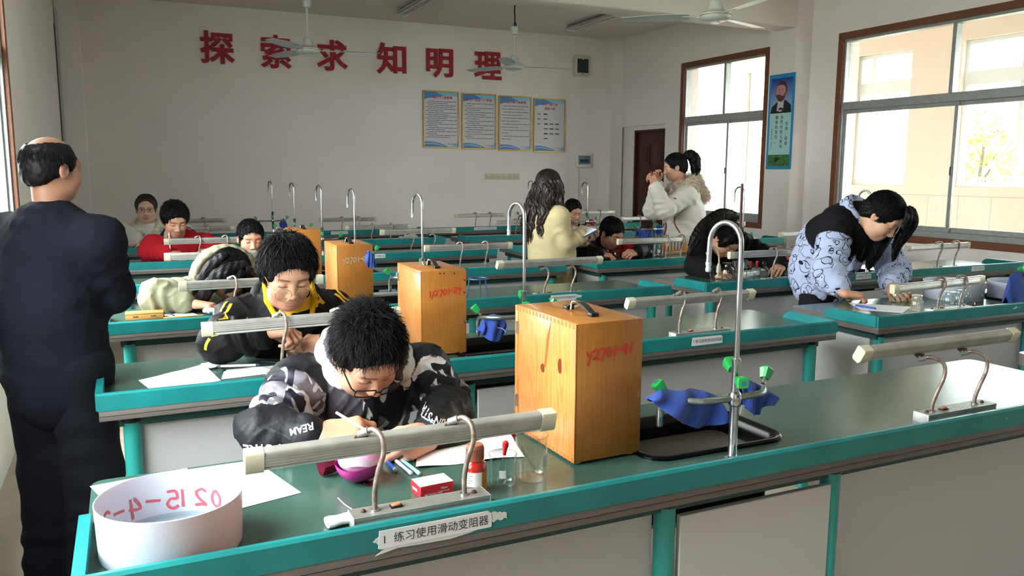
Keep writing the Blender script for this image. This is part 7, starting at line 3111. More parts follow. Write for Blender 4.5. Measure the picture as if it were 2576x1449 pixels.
def biro(p0, p1, r, body, endc, label, group=None, tipc='#c8ccd0'):
    a_, b_ = Vector(p0), Vector(p1)
    a_.z = b_.z = TZ + r
    t = thing('pen', label, 'pen', tuple(a_), 0, group)
    d = b_ - a_
    m = MB()
    m.tube([tuple(d * 0.10), tuple(d * 0.90)], r, mat('pen_' + body.strip('#'), body, 0.3), 12)
    m.build('barrel', t)
    m = MB()
    m.tube([(0, 0, 0), tuple(d * 0.03), tuple(d * 0.10)], [r * 0.3, r * 0.6, r], mat('pen_' + tipc.strip('#'), tipc, 0.3), 12)
    m.build('tip', t)
    m = MB()
    m.tube([tuple(d * 0.90), tuple(d * 0.985), tuple(d)], [r * 1.06, r * 1.06, r * 0.6], mat('pen_' + endc.strip('#'), endc, 0.3), 12)
    m.build('end_plug', t)
    return t


def blob(loc, size, label, name, cat, m, seed=0, group=None, part=None, h=0.004, rough=0.35):
    """crumpled lump"""
    g = np.random.default_rng(seed)
    F = Field()
    for i in range(9):
        c = (g.random(3) - 0.5) * np.array(size) * 0.9
        c[2] = abs(c[2]) * 0.8
        F.ell(c + V3(0, 0, size[2] * 0.2), np.array(size) * (0.16 + 0.18 * g.random(3)), None, 0.006)
    V, Q, lab = F.mesh(h, disp=lambda X, Y, Z: rough * 0.008 * np.sin(X * 160 + 2 * np.sin(Y * 90)) * np.sin(Y * 140 + Z * 120))
    V[:, 2] = np.maximum(V[:, 2], 0.0)
    o = np_mesh(name, [(V, Q, None)], m)
    o.location = loc
    tag(o, label, cat, group)
    return o


def basin(loc, r, h, label, text=None, water=True):
    t = thing('round_basin', label, 'basin', loc, 0, 'round plastic basins')
    PL = mat('translucent_plastic', '#b4bdcb', 0.35, trans=0.0, sss=0.15)
    m = MB()
    m.lathe([(0, 0.0), (r * 0.955, 0.0), (r * 0.97, 0.004), (r * 0.995, h * 0.93), (r * 1.0, h), (r * 0.985, h + 0.001), (r * 0.978, h * 0.95), (r * 0.955, 0.006), (0, 0.006)], PL, 64)
    m.build('basin_wall', t)
    if water:
        m = MB()
        m.lathe([(0, 0.016), (r * 0.958, 0.016)], WATER, 48)
        m.build('water', t)
    if text:
        m = MB()

        def place(x, y):
            z = h * 0.24 + y
            rr = r * (0.953 + 0.024 * z / (0.95 * h)) - 0.0012
            a_ = math.radians(38) + x / rr
            return (rr * math.cos(a_), rr * math.sin(a_), z)
        # written on the outside, so it reads mirrored from within
        pen_marker(m, text, mat('faded_red_marker', '#c9505f', 0.5), place, 0.040, 0.0055, seed=4, adv=0.92)
        m.build('marker_number', t)
    return t

# ------------------------------------------------------------------ nearest bench
def hgt(px, py, y):
    return at(px, py, y)[2] - TZ


_l, _r = atz(216, 1292, TZ + 0.105), atz(604, 1243, TZ + 0.105)
_c = (_l + _r) / 2
basin((_c[0] + 0.01, max(_c[1] - 0.010, 1.50 + 0.012 + np.linalg.norm(_r - _l) / 2), TZ), np.linalg.norm(_r - _l) / 2, 0.105,
      'white translucent round basin with mirrored red number at the left end of the nearest bench', '0215-4-20')
paper(((300, 1300), (560, 1290), (470, 1178), (226, 1224)), 'blank white sheet partly under the round basin', 0.002, 0, seed=1, group=None)
paper(((565, 1290), (758, 1240), (640, 1158), (470, 1182)), 'printed white worksheet beside the round basin', 0.003, 13, seed=2)
paper(((1046, 1180), (1320, 1150), (1280, 1090), (1048, 1150)), 'crumpled thin tissue sheet behind the slide box', 0.004, 0, TISSUE, seed=3, wav=0.006, cat='tissue', name='tissue_sheet')

# cut red onion
oc = on(905, 1208)
t = thing('red_onion', 'halved red onion with peeled pink layers on the nearest bench', 'onion', (oc[0], oc[1], TZ), 0.4)
ON1, ON2 = mat('onion_magenta', '#a5217f', 0.25, var=0.35, vscale=18, color2='#7c1260', coat=0.3), mat('onion_pink', '#dcaccb', 0.25, var=0.3, vscale=15, color2='#c77fb0', coat=0.3)
R0 = 0.056
m = MB()
m.sheet(lambda u, v: (R0 * 1.05 * math.cos(2 * PI * u) * math.sin(PI * (0.5 + 0.5 * v) if v < 1 else PI), R0 * 1.0 * math.sin(2 * PI * u) * math.sin(PI * (0.5 + 0.5 * v)), R0 * 0.82 + R0 * 0.82 * math.cos(PI * (0.5 + 0.5 * v)) + 0.004 * math.sin(6 * PI * u) * (1 - v)), 36, 10, ON1)
m.build('outer_layer', t)
m = MB()
m.ball((0.004, 0.004, R0 * 0.98), (R0 * 0.93, R0 * 0.90, R0 * 0.72), ON2, 24, 14)
m.build('inner_layer', t)
m = MB()
m.sheet(lambda u, v: ((R0 * 0.98) * math.cos(-2.9 + 2.6 * u), (R0 * 0.96) * math.sin(-2.9 + 2.6 * u), R0 * (0.86 + 0.28 * v + 0.10 * math.sin(7 * u))), 20, 4, mat('onion_skin', '#e6cfe0', 0.3))
m.build('torn_skin', t)
fc = on(836, 1192)
t = thing('onion_peel', 'dark red dried onion peel left of the onion', 'onion peel', (fc[0], fc[1], TZ), 0.3)
m = MB()
m.sheet(lambda u, v: (0.045 * (u - 0.5) * 1.4, 0.034 * (v - 0.5) * (1.2 - u), 0.002 + 0.026 * (2 * abs(v - 0.5)) ** 2 + 0.018 * (u - 0.3) ** 2), 12, 10, mat('onion_peel_red', '#6a0f2c', 0.3, var=0.3, vscale=20), 0.0008)
m.build('peel', t)
m = MB()
m.sheet(lambda u, v: (0.010 + 0.030 * u, 0.022 * (v - 0.5), 0.012 + 0.020 * math.sin(PI * v) + 0.004 * math.sin(9 * u)), 8, 8, pane_mat('onion_membrane', '#e9c9de', 2.0), 0.0005)
m.build('membrane', t)
pc = on(928, 1221)
t = tag(MB().sheet(lambda u, v: (0.022 * (u - 0.5), 0.012 * (v - 0.5) * (1.3 - u), 0.0012 + 0.005 * (2 * abs(u - 0.5)) ** 2), 8, 6, mat('onion_peel_red'), 0.0008).build('onion_peel', loc=pc), 'small dark red onion flake below the onion', 'onion peel')
hc = PEOPLE[0].arm['L'][2] + V3(-0.105, -0.055, 0.012)
t = thing('onion_piece', 'deep purple onion piece held between the fingers of the boy in camouflage', 'onion', tuple(hc), 0.2)
m = MB()
m.sheet(lambda u, v: (0.036 * (u - 0.5) * 1.4, 0.030 * (v - 0.5), 0.012 * (1 - (2 * (v - 0.5)) ** 2) - 0.010 * (2 * (u - 0.5)) ** 2), 10, 8, ON1, 0.005)
m.build('onion_slice', t)
# scalpel in his right hand
hp = PEOPLE[0].arm['R'][2]
p0, p1 = at(845, 1037, hp[1] - 0.05), at(940, 1094, hp[1] - 0.10)
t = thing('scalpel', 'white-handled scalpel held by the boy in camouflage', 'scalpel', tuple(p0))
m = MB()
m.tube([(0, 0, 0), tuple((p1 - p0) * 0.5), tuple((p1 - p0) * 0.82)], [0.0035, 0.0042, 0.003], WHITE, 10)
m.build('grip', t)
m = MB()
m.tube([tuple((p1 - p0) * 0.82), tuple(p1 - p0)], [0.0028, 0.0006], CHROME, 6)
m.build('blade', t)

biro(on(960, 1149), on(996, 1188), 0.0046, '#2346b4', '#b9c6dc', 'blue capped pen nearest the onion', 'pens on the nearest bench')
biro(on(984, 1153), on(1035, 1196), 0.0048, '#b7bcc6', '#e3e6ea', 'grey and white barrelled pen between two others', 'pens on the nearest bench')
biro(on(995, 1149), on(1056, 1197), 0.0048, '#8fc3dc', '#a9d3e4', 'pale blue pen beside the white eraser', 'pens on the nearest bench')
ec = on(1028, 1160)
m = MB()
m.ball((0, 0, 0.008), (0.017, 0.012, 0.008), mat('white_eraser', '#dfe0e0', 0.6), 16, 10)
tag(m.build('eraser', loc=ec), 'small rounded white eraser beside the pens', 'eraser')

# box of microscope slides
A, B_, C_ = (np.array(on(x, y)) for x, y in ((1058, 1256), (1146, 1238), (1032, 1238)))
ang = math.atan2(B_[1] - A[1], B_[0] - A[0])
W_, D_, H_ = 0.082, 0.056, 0.028
t = thing('slide_box', 'red and white cardboard box of microscope slides', 'box', tuple(A), ang)
RB, WB = mat('box_red', '#c2202f', 0.45), mat('box_white', '#e4e1df', 0.45)
m = MB()
m.box((0, 0, 0), (W_, D_, H_), RB, 0.0012, 1)
m.build('box_body', t)
m = MB()
m.box((0.0008, 0.0008, H_ - 0.0002), (W_ - 0.0008, D_ - 0.0008, H_ + 0.0004), WB)
lid = m.build('white_top', t)


def box_text(s_, size, x, y, mm, tf, al='LEFT', bold=0.0, parent=t, name='lettering'):
    vs, fs = glyphs(s_, size, bold, 0, al)
    q = MB()
    q.raw([(x + v[0], y + v[1], 0.0006) for v in vs], fs, mm, False, tf)
    return q.build(name, parent)


TOPF = Matrix.Translation((0, 0, H_ + 0.0002))
FRF = Matrix(((1, 0, 0, 0), (0, 0, -1, 0.0001), (0, 1, 0, 0), (0, 0, 0, 1)))
SDF_ = Matrix(((0, 0, -1, 0.0001), (-1, 0, 0, 0), (0, 1, 0, 0), (0, 0, 0, 1)))
LTR = mat('light_red_print', '#c96a70', 0.5)
box_text('SLIDES', 0.0115, 0.036, 0.012, LTR, TOPF, bold=0.0)
box_text('MICROSCOPE', 0.0045, 0.038, 0.024, LTR, TOPF)
m = MB()
m.tube([(0.047 + 0.004 * math.cos(q), 0.040 + 0.004 * math.sin(q), H_ + 0.0006) for q in [i * PI / 8 for i in range(16)]], 0.0004, REDP, 4, closed=True)
m.build('round_logo', lid)
m = MB()
m.prism([(0.012, 0.012), (0.028, 0.012), (0.028, 0.016), (0.023, 0.018), (0.024, 0.030), (0.018, 0.038), (0.014, 0.036), (0.018, 0.028), (0.016, 0.018), (0.012, 0.016)], 0.0003, 0.0006, mat('pale_grey_print', '#c9c8c8', 0.5), TOPF)
m.build('microscope_picture', lid)
box_text('MICROSCOPE', 0.0070, 0.010, 0.004, WB, FRF, bold=0.02)
box_text('50pcs', 0.0070, 0.050, 0.015, WB, FRF, bold=0.02)
box_text('CLEAR GLASS', 0.0045, 0.044, 0.008, WB, FRF, bold=0.01)
box_text('SLIDES', 0.0095, -0.046, 0.010, WB, SDF_, bold=0.02)

# red reagent in a capped bottle
bb = on(1195, 1234)
t = thing('medicine_bottle', 'red liquid bottle with a brown ribbed cap and orange-white label', 'bottle', bb, -0.15)
hb = hgt(1195, 1117, bb[1])
r = 0.0268
m = MB()
m.lathe([(0, 0), (r * 0.95, 0), (r, 0.004), (r, hb * 0.52), (r * 0.93, hb * 0.60), (r * 0.68, hb * 0.655), (r * 0.6, hb * 0.68), (r * 0.6, hb * 0.75)], mat('red_liquid_glass', '#b8201a', 0.12, coat=0.5), 28)
m.build('bottle_body', t)
m = MB()
n = 40
prof = [(r * 0.74, hb * 0.68), (r * 0.76, hb * 0.69), (r * 0.74, hb * 0.96), (r * 0.66, hb), (0, hb)]
m.lathe(prof, mat('brown_cap', '#a4664c', 0.5), 28)
for i in range(n):
    a_ = 2 * PI * i / n
    m.box((-0.0007, -0.0004, hb * 0.70), (0.0007, 0.0008, hb * 0.93), mat('brown_cap'), tf=T((r * 0.755 * math.cos(a_), r * 0.755 * math.sin(a_), 0), (0, 0, a_ - PI / 2)))
m.build('cap', t)
m = MB()
m.sheet(lambda u, v: ((r + 0.0005) * math.cos(-3.4 + 2.2 * u), (r + 0.0005) * math.sin(-3.4 + 2.2 * u), hb * (0.05 + 0.42 * v)), 18, 2, WB)
lb = m.build('white_label', t)
m = MB()
m.sheet(lambda u, v: ((r + 0.0006) * math.cos(-1.2 + 1.3 * u), (r + 0.0006) * math.sin(-1.2 + 1.3 * u), hb * (0.05 + 0.42 * v)), 12, 2, mat('orange_label', '#d8812a', 0.5))
m.build('orange_label', t)
m = MB()
rg = random.Random(3)
for i in range(16):
    a_ = -2.75 + 0.055 * i
    m.sheet(lambda u, v: ((r + 0.0011) * math.cos(a_ + 0.028 * u), (r + 0.0011) * math.sin(a_ + 0.028 * u), hb * (0.08 + 0.09 * v)), 1, 1, INK)
for k, z in enumerate((0.24, 0.29, 0.34, 0.39)):
    m.sheet(lambda u, v: ((r + 0.0011) * math.cos(-2.9 + (0.7 + 0.2 * (k % 2)) * u), (r + 0.0011) * math.sin(-2.9 + (0.7 + 0.2 * (k % 2)) * u), hb * (z + 0.012 * v)), 6, 1, GREYP)
m.build('barcode_and_print', lb)

b1 = on(1264, 1219)
r1 = 0.031
beaker(b1, r1, hgt(1262, 1141, b1[1]), 'small glass beaker holding a red-bulbed dropper', rot=0.0)
q = at(1269, 1140, b1[1])
dropper((b1[0] - 0.004, b1[1], TZ + 0.008), tuple(q), 'upright red-bulbed dropper standing in the small beaker', 0.0075, 0.0032, 0.030)
b2 = on(1336, 1203)
beaker(b2, 0.038, hgt(1334, 1093, b2[1]), 'taller glass beaker close to the pine case', rot=1.0)
q = at(1292, 1094, b2[1] - 0.02)
dropper((b2[0] + 0.020, b2[1], TZ + 0.006), tuple(q), 'slanting dropper with red end leaning in the taller beaker', 0.0055, 0.0035, 0.022)
q = on(855, 1318)
t = thing('tissue_roll', 'folded white tissue beside the foot of the nearest lamp', 'tissue', (q[0], q[1] - 0.004, TZ), 0.12)
m = MB()
m.sheet(lambda u, v: (0.058 * (u - 0.5), 0.018 * math.cos(2 * PI * v) * (1 + 0.1 * math.sin(8 * u)), 0.011 + 0.010 * math.sin(2 * PI * v) * (1 + 0.08 * math.sin(11 * u))), 12, 16, TISSUE)
m.sheet(lambda u, v: (-0.029 + 0.0002 * v, 0.018 * v * math.cos(2 * PI * u), 0.011 + 0.010 * v * math.sin(2 * PI * u)), 16, 2, TISSUE)
m.sheet(lambda u, v: (0.029 + 0.0002 * v, 0.018 * v * math.cos(2 * PI * u), 0.011 + 0.010 * v * math.sin(2 * PI * u)), 16, 2, TISSUE)
m.build('rolled_tissue', t)
p0, p1, p2 = (np.array(on(*q)) for q in ((850, 1265), (868, 1276), (886, 1290)))
m = MB()
m.tube(smooth_path([(0, 0, 0.012), tuple(p1 - p0 + V3(0, 0, 0.006)), tuple(p2 - p0 + V3(0, 0, 0.008))], 5), 0.0011, WHITE, 6)
tag(m.build('lamp_wire', loc=tuple(p0)), 'thin white wire coming from the foot of the nearest lamp', 'wire')


# ------------------------------------------------------------------ blue cloths on the taps
def cloth(label, outline, c, depth, seed, th=0.004, group='blue cloths hung on the taps', fold=0.010, extra=None, freq=60):
    """a cloth hanging over a tap arm: a folded sheet filling an outline (x along the bench, z up) about c"""
    t = thing('blue_cloth', label, 'cloth', tuple(c), 0, group)
    rg = random.Random(seed)
    ph = rg.random() * 6
    n = len(outline)
    tops, bots = outline

    def edge(P, u):
        x = u * (len(P) - 1)
        i = min(int(x), len(P) - 2)
        f_ = x - i
        return P[i][0] * (1 - f_) + P[i + 1][0] * f_, P[i][1] * (1 - f_) + P[i + 1][1] * f_
    for side in (-1, 1):
        m = MB()

        def fn(u, v):
            a_, b_ = edge(tops, u), edge(bots, u)
            k = v if side < 0 else v * 0.88
            x, z = a_[0] * (1 - k) + b_[0] * k, a_[1] * (1 - k) + b_[1] * k
            y = side * depth * (1 - (1 - min(1, v * 2.5)) ** 2) + fold * math.sin(u * 9 + ph + v * 1.5 + side) * v + 0.5 * fold * math.sin(u * 19 + v * 5 + ph)
            return (x, y, z)
        m.sheet(fn, 26, 16, CLOTH, 0.0022)
        m.build('front_fold' if side < 0 else 'back_fold', t)
    if extra:
        extra(t)
    return t


ty = BENCH[0, 0].location.y + 0.078


def rel(pts, y, c):
    return [(at(x, yy, y)[0] - c[0], at(x, yy, y)[2] - c[2]) for x, yy in pts]


yc = ty + 0.05
c0 = at(1720, 1010, yc)
cloth('large blue cloth draped over the left arm of the nearest tap', (rel(((1632, 1003), (1658, 978), (1700, 985), (1732, 978), (1770, 984), (1805, 998)), yc, c0), rel(((1634, 1008), (1668, 1036), (1705, 1060), (1745, 1074), (1790, 1066), (1814, 1050)), yc, c0)), c0, 0.020, 4, fold=0.012)
c1 = at(1905, 998, ty + 0.06)
cloth('blue cloth hanging from the right arm of the nearest tap', (rel(((1852, 958), (1868, 950), (1890, 960), (1915, 972), (1944, 990)), ty + 0.06, c1), rel(((1862, 1020), (1880, 1042), (1903, 1040), (1915, 1016), (1942, 1008)), ty + 0.06, c1)), c1, 0.016, 9)
m = MB()
q = at(1867, 1030, ty + 0.02)
m.box((-0.005, -0.0012, -0.012), (0.005, 0.0012, 0.012), STICK, 0.0006, tf=T((0, 0, 0), (0, 0.2, 0)))
m.build('care_label', bpy.data.objects['blue_cloth.001'], loc=tuple(q - c1))
y2 = BENCH[1, 0].location.y + 0.14
c2 = at(1238, 822, y2)


def _tie(t):
    q = MB()
    q.tube(smooth_path([(-0.004, -0.03, 0.0), (0.004, -0.036, 0.008), (-0.008, -0.034, 0.004), (0.03, -0.03, -0.004), (0.045, -0.03, -0.018)], 5), 0.0016, WHITE, 6)
    q.build('white_string', t)


cloth('dark blue cloth bundled with white string on the second bench tap', (rel(((1206, 830), (1214, 800), (1240, 790), (1262, 795), (1270, 808)), y2, c2), rel(((1208, 838), (1222, 852), (1240, 856), (1258, 850), (1266, 828)), y2, c2)), c2, 0.026, 14, extra=_tie, fold=0.014)
y3 = BENCH[2, 0].location.y + 0.12
c3 = at(934, 655, y3)
cloth('blue cloth showing beside the plain brown case on the third bench', (rel(((922, 632), (930, 630), (938, 640)), y3, c3), rel(((922, 672), (934, 674), (946, 668)), y3, c3)), c3, 0.012, 15)
y7 = BENCH[6, 0].location.y + 0.12
c7 = at(712, 560, y7)
cloth('blue cloth on the tap of the back left bench', (rel(((703, 562), (708, 552), (714, 550), (720, 560)), y7, c7), rel(((704, 570), (710, 576), (716, 578), (722, 568)), y7, c7)), c7, 0.02, 16)
yb = BENCH[1, 1].location.y + 0.16
cb_ = at(2560, 800, yb)
cloth('long blue cloth hanging at the right edge of the photo from the second bench tap', (rel(((2530, 745), (2545, 690), (2570, 680), (2610, 690), (2660, 720)), yb, cb_), rel(((2508, 850), (2530, 930), (2570, 945), (2620, 930), (2665, 890)), yb, cb_)), cb_, 0.03, 17, fold=0.018)
y5 = BENCH[4, 1].location.y + 0.12
c5 = at(1619, 588, y5)
cloth('blue cloth hanging left of the tap in front of the wooden door', (rel(((1603, 578), (1612, 575), (1624, 574), (1634, 577)), y5, c5), rel(((1604, 596), (1614, 600), (1624, 601), (1636, 596)), y5, c5)), c5, 0.03, 18)
c6 = at(1654, 580, y5)
cloth('blue cloth right of that same tap, beside the white parka', (rel(((1646, 570), (1654, 564), (1662, 566)), y5, c6), rel(((1648, 592), (1656, 590), (1663, 582)), y5, c6)), c6, 0.03, 19)

# ------------------------------------------------------------------ second bench
paper(((378, 981), (556, 962), (512, 920), (348, 957)), 'printed worksheet with a curled edge on the second bench', 0.022, 8, seed=5, curl=0.006)
paper(((556, 955), (680, 940), (690, 920), (570, 930)), 'crumpled white sheet under a pen on the second bench', 0.006, 0, TISSUE, seed=6, wav=0.010)
biro(tuple(V3(*on(545, 934)) + V3(0, 0, 0.02)), tuple(V3(*on(655, 930)) + V3(0, 0, 0.02)), 0.0045, '#cfd6dc', '#2b3550', 'white ballpoint pen lying on crumpled paper, second bench', tipc='#2b3550')
bpy.data.objects[[o.name for o in bpy.data.objects if o.name.startswith('pen') and o.parent is None][-1]].location.z += 0.014
blob(on(537, 925), (0.075, 0.05, 0.035), 'crumpled pale tissue at the edge of the second bench worksheet', 'crumpled_tissue', 'tissue', TISSUE, 3)
q0, q1 = on(628, 909), on(700, 915)
t = thing('tweezers', 'steel tweezers lying on the second bench', 'tweezers', (q0[0], q0[1], TZ))
d = V3(q1[0] - q0[0], q1[1] - q0[1], 0)
for s_ in (-1, 1):
    m = MB()
    side_ = np.array([-d[1], d[0], 0]) / np.linalg.norm(d)
    m.tube([(0, 0, 0.004), tuple(d * 0.4 + side_ * 0.006 * s_ + V3(0, 0, 0.004)), tuple(d + V3(0, 0, 0.004) + side_ * 0.001 * s_)], [0.0028, 0.003, 0.001], CHROME, 8)
    m.build('arm', t)
bq = on(743, 914)
hb = hgt(741, 852, bq[1])
reagent_bottle(bq, 0.034, hb, 'round glass bottle of clear liquid under the hand of the boy in yellow trim', 0.42, stopper=False, wide=False)
dropper((bq[0] + 0.012, bq[1], TZ + 0.015), tuple(V3(*bq) + V3(-0.004, 0, hb * 0.95)), 'glass dropper tube inside the round bottle', 0.004, 0.003, 0.012)
v = on(892, 770)
t = thing('glass_vial', 'small clear glass vial in front of the plain brown case', 'vial', (v[0], v[1], TZ))
m = MB()
m.lathe([(0, 0), (0.014, 0), (0.014, 0.055), (0.017, 0.06)], LABGLASS, 18)
m.build('vial_wall', t)

# ------------------------------------------------------------------ third bench
A, B_ = np.array(on(316, 807)), np.array(on(412, 801))
ang = math.atan2(B_[1] - A[1], B_[0] - A[0])
t = thing('wooden_slide_case', 'small light wooden box with engraved characters at the left end of third bench', 'box', tuple(A), ang)
Lb = np.linalg.norm(B_ - A)
m = MB()
m.box((0, 0, 0), (Lb, 0.075, 0.026), WOODL, 0.002)
m.build('box_base', t)
m = MB()
m.box((-0.001, -0.001, 0.0255), (Lb + 0.001, 0.076, 0.034), WOODL, 0.002)
ld = m.build('lid', t)
m = MB()
vs, fs = glyphs('显微镜标本', 0.020, 0.01)
m.raw([(Lb * 0.75 - v_[0], 0.05 - v_[1], 0.0345) for v_ in vs], fs, mat('burnt_print', '#8a5a26', 0.6), False)
m.build('engraving', ld)
for x in (Lb * 0.25, Lb * 0.72):
    m = MB()
    m.box((x - 0.012, -0.0035, 0.016), (x + 0.012, 0.0, 0.020), CHROME, 0.001)
    m.build('clasp', t)
paper(((415, 800), (505, 795), (475, 783), (412, 786)), 'small white sheet with a pen on the third bench', 0.001, 0, seed=7)
biro(on(418, 788), on(438, 796), 0.0045, '#4d5f9a', '#39466f', 'dark blue pen on the small sheet of the third bench')
m = MB()
A, B_ = np.array(on(412, 802)), np.array(on(512, 795))
m.box((0, 0, 0), (np.linalg.norm(B_ - A), 0.016, 0.006), WOODL, 0.001)
tag(m.build('wooden_ruler', loc=tuple(A), rot=(0, 0, math.atan2(B_[1] - A[1], B_[0] - A[0]))), 'thin wooden strip lying along the rail of the third bench', 'ruler')
blob(on(535, 792), (0.06, 0.05, 0.045), 'white crumpled tissue near the sage coat sleeve', 'crumpled_tissue', 'tissue', TISSUE, 5)

# ------------------------------------------------------------------ fifth bench, boy in red
bq = on(470, 641)
beaker((bq[0], bq[1], TZ), 0.05, 0.055, 'low clear glass dish in the hands of the boy in red fleece', marks=False)
g0, g1 = at(429, 640, 7.0), at(425, 585, 7.0)
m = MB()
m.tube([(0, 0, 0), tuple(g1 - g0)], [0.005, 0.007], mat('milky_glass', '#c9c8c8', 0.3), 10)
tag(m.build('stirring_rod', loc=tuple(g0)), 'upright milky glass rod held by the boy in red fleece', 'glass rod')

# ------------------------------------------------------------------ clipboard and phone
ca, cb2, cc, cd = at(1438, 612, 5.70), at(1503, 578, 5.52), at(1462, 566, 5.92), at(1420, 596, 6.02)
cen = (ca + cb2 + cc + cd) / 4
t = thing('clipboard', 'clipboard with white papers held by the woman in the cream coat', 'clipboard', tuple(cen))
for nm, off, sc_, mm, th in (('board', 0.0, 1.0, mat('blue_board', '#27357f', 0.4), 0.006), ('papers', 0.007, 0.95, PAPER, 0.005)):
    m = MB()
    m.sheet(lambda u, v: tuple(((ca * (1 - u) + cb2 * u) * (1 - v) + (cd * (1 - u) + cc * u) * v - cen) * sc_ + V3(0, 0, off)), 4, 4, mm, th)
    m.build(nm, t)
ph = at(1637, 452, 6.22)
t = thing('smartphone', 'red-cased smartphone raised by the woman in the white parka', 'phone', tuple(ph), math.radians(-30))
m = MB()
m.box((-0.006, -0.04, -0.075), (0.004, 0.04, 0.075), mat('red_case', '#a5222b', 0.4), 0.005)
m.build('case', t)
m = MB()
m.box((0.004, -0.037, -0.072), (0.0052, 0.037, 0.072), BLACKP)
m.build('screen', t)

# ------------------------------------------------------------------ right-hand block, second bench
RBG = 'wide-mouthed glass jars on the second right-hand bench'
paper(((2165, 780), (2270, 788), (2292, 772), (2135, 762)), 'printed sheet under the hands of the girl in the printed coat', 0.002, 8, seed=9)
biro(on(2147, 770), on(2203, 779), 0.006, '#2743a8', '#2743a8', 'blue pen beside the leaning girl\'s sheet')
q = on(2305, 781)
reagent_bottle(q, 0.034, hgt(2305, 741, q[1]), 'clear wide-mouthed jar nearest the leaning girl', 0, False, True, group=RBG)
for px, py, ty_, lab in ((2388, 770, 732, 'left of two wide glass jars behind the lamp arms'), (2413, 766, 727, 'right of two wide glass jars behind the lamp arms')):
    q = on(px, py)
    reagent_bottle(q, 0.038, hgt(px, ty_, q[1]), lab, 0, False, True, group=RBG)
hw = PEOPLE[11].arm['L'][2]
q = at(2254, 772, hw[1] - 0.12)
reagent_bottle((q[0], q[1], max(TZ, q[2])), 0.036, 0.095, 'glass jar held in the left hand of the girl in printed coat', 0, False, True)
for px, py, lab in ((2435, 764, 'left of two upturned funnels on the second right-hand bench'), (2462, 758, 'right of two upturned funnels on the second right-hand bench')):
    q = on(px, py)
    t = thing('glass_funnel', lab, 'funnel', (q[0], q[1], TZ), 0, 'glass funnels')
    m = MB()
    m.lathe([(0.042, 0.0), (0.040, 0.01), (0.012, 0.045), (0.009, 0.05), (0.008, 0.10)], LABGLASS, 24)
    m.build('cone', t)
q = on(2430, 752)
dropper(q, tuple(V3(*q) + V3(0.01, 0, 0.09)), 'dropper with a magenta bulb among the jars on the second right-hand bench', 0.009, 0.004, 0.035, group=None)
_a, _b = atz(2330, 715, TZ + 0.1), atz(2478, 705, TZ + 0.1)
basin(((_a[0] + _b[0]) / 2 + 0.03, 3.19, TZ), 0.165, 0.105, 'white round basin behind the jars on the second right-hand bench', None, False)
basin(((_a[0] + _b[0]) / 2 + 0.40, 3.03, TZ), 0.175, 0.10, 'white round basin next to the long blue cloth at the right', None, True)

# ------------------------------------------------------------------ right-hand block, third bench
y0_ = BENCH[2, 1].location.y
q = on(1812, 702)
bx_ = (q[0], y0_ + 0.16, TZ)
t = thing('retort_stand', 'iron stand rod rising in front of the bending girl', 'stand', bx_)
IRON = mat('brown_iron', '#4a2f2c', 0.5, 0.4)
m = MB()
m.box((-0.05, -0.05, 0), (0.11, 0.09, 0.012), mat('stand_base', '#3a3634', 0.5), 0.003)
m.build('base', t)
m = MB()
m.tube([(0, 0, 0.01), (0, 0, hgt(1822, 462, bx_[1]))], 0.009, IRON, 12)
m.build('rod', t)
m = MB()
zc = hgt(1812, 646, bx_[1])
CL = mat('red_clamp', '#7d2f2c', 0.5)
m.tube([(-0.10, -0.01, zc + 0.004), (-0.05, -0.012, zc - 0.006), (0.0, -0.012, zc), (0.05, -0.012, zc + 0.006), (0.10, -0.01, zc - 0.002)], 0.007, CL, 10)
m.box((-0.015, -0.026, zc - 0.015), (0.015, 0.012, zc + 0.015), CL, 0.004)
m.tube([(-0.10 + 0.018 * math.cos(a_), -0.01 + 0.018 * math.sin(a_), zc + 0.003) for a_ in [i * PI / 6 for i in range(12)]], 0.006, CL, 8, closed=True)
m.build('clamp', t)
a_, b_ = at(1792, 700, bx_[1]), at(1780, 627, bx_[1])
t = thing('clamped_test_tube', 'stoppered test tube held upright by the stand clamp', 'test tube', (a_[0], a_[1] - 0.01, TZ))
dv = b_ - a_
m = MB()
m.tube([(0, 0, 0.004), tuple(dv * 0.03 + V3(0, 0, 0.008)), tuple(dv * 0.97 + V3(0, 0, 0.008))], [0.006, 0.0125, 0.0125], LABGLASS, 16)
m.build('tube_wall', t)
m = MB()
m.tube([tuple(dv * 0.93), tuple(dv * 1.10)], [0.0115, 0.0145], mat('rubber_stopper', '#c9b894', 0.6), 14)
m.build('stopper', t)
m = MB()
e_ = dv * 1.10
m.tube(smooth_path([tuple(e_), tuple(e_ + V3(0.005, 0, 0.03)), tuple(e_ + V3(0.05, 0, 0.035)), tuple(e_ + V3(0.085, 0, -0.01)), tuple(e_ + V3(0.095, 0, -0.07)), tuple(e_ + V3(0.09, 0, -0.16))], 5), 0.0055, mat('rubber_hose', '#cbb98d', 0.5), 10)
m.build('delivery_hose', t)
GB = 'glassware along the rail of the third right-hand bench'
q = on(1803, 704)
t = thing('alcohol_burner', 'small glass alcohol burner with a white cap beside the stand', 'burner', (q[0] + 0.03, q[1] + 0.02, TZ), 0, GB)
m = MB()
m.lathe([(0, 0), (0.03, 0), (0.034, 0.012), (0.03, 0.03), (0.014, 0.042), (0.014, 0.05)], LABGLASS, 20)
m.build('reservoir', t)
m = MB()
m.lathe([(0.017, 0.046), (0.016, 0.085), (0.008, 0.11), (0, 0.112)], mat('frosted_cap', '#b8b7b3', 0.5), 16)
m.build('cap', t)
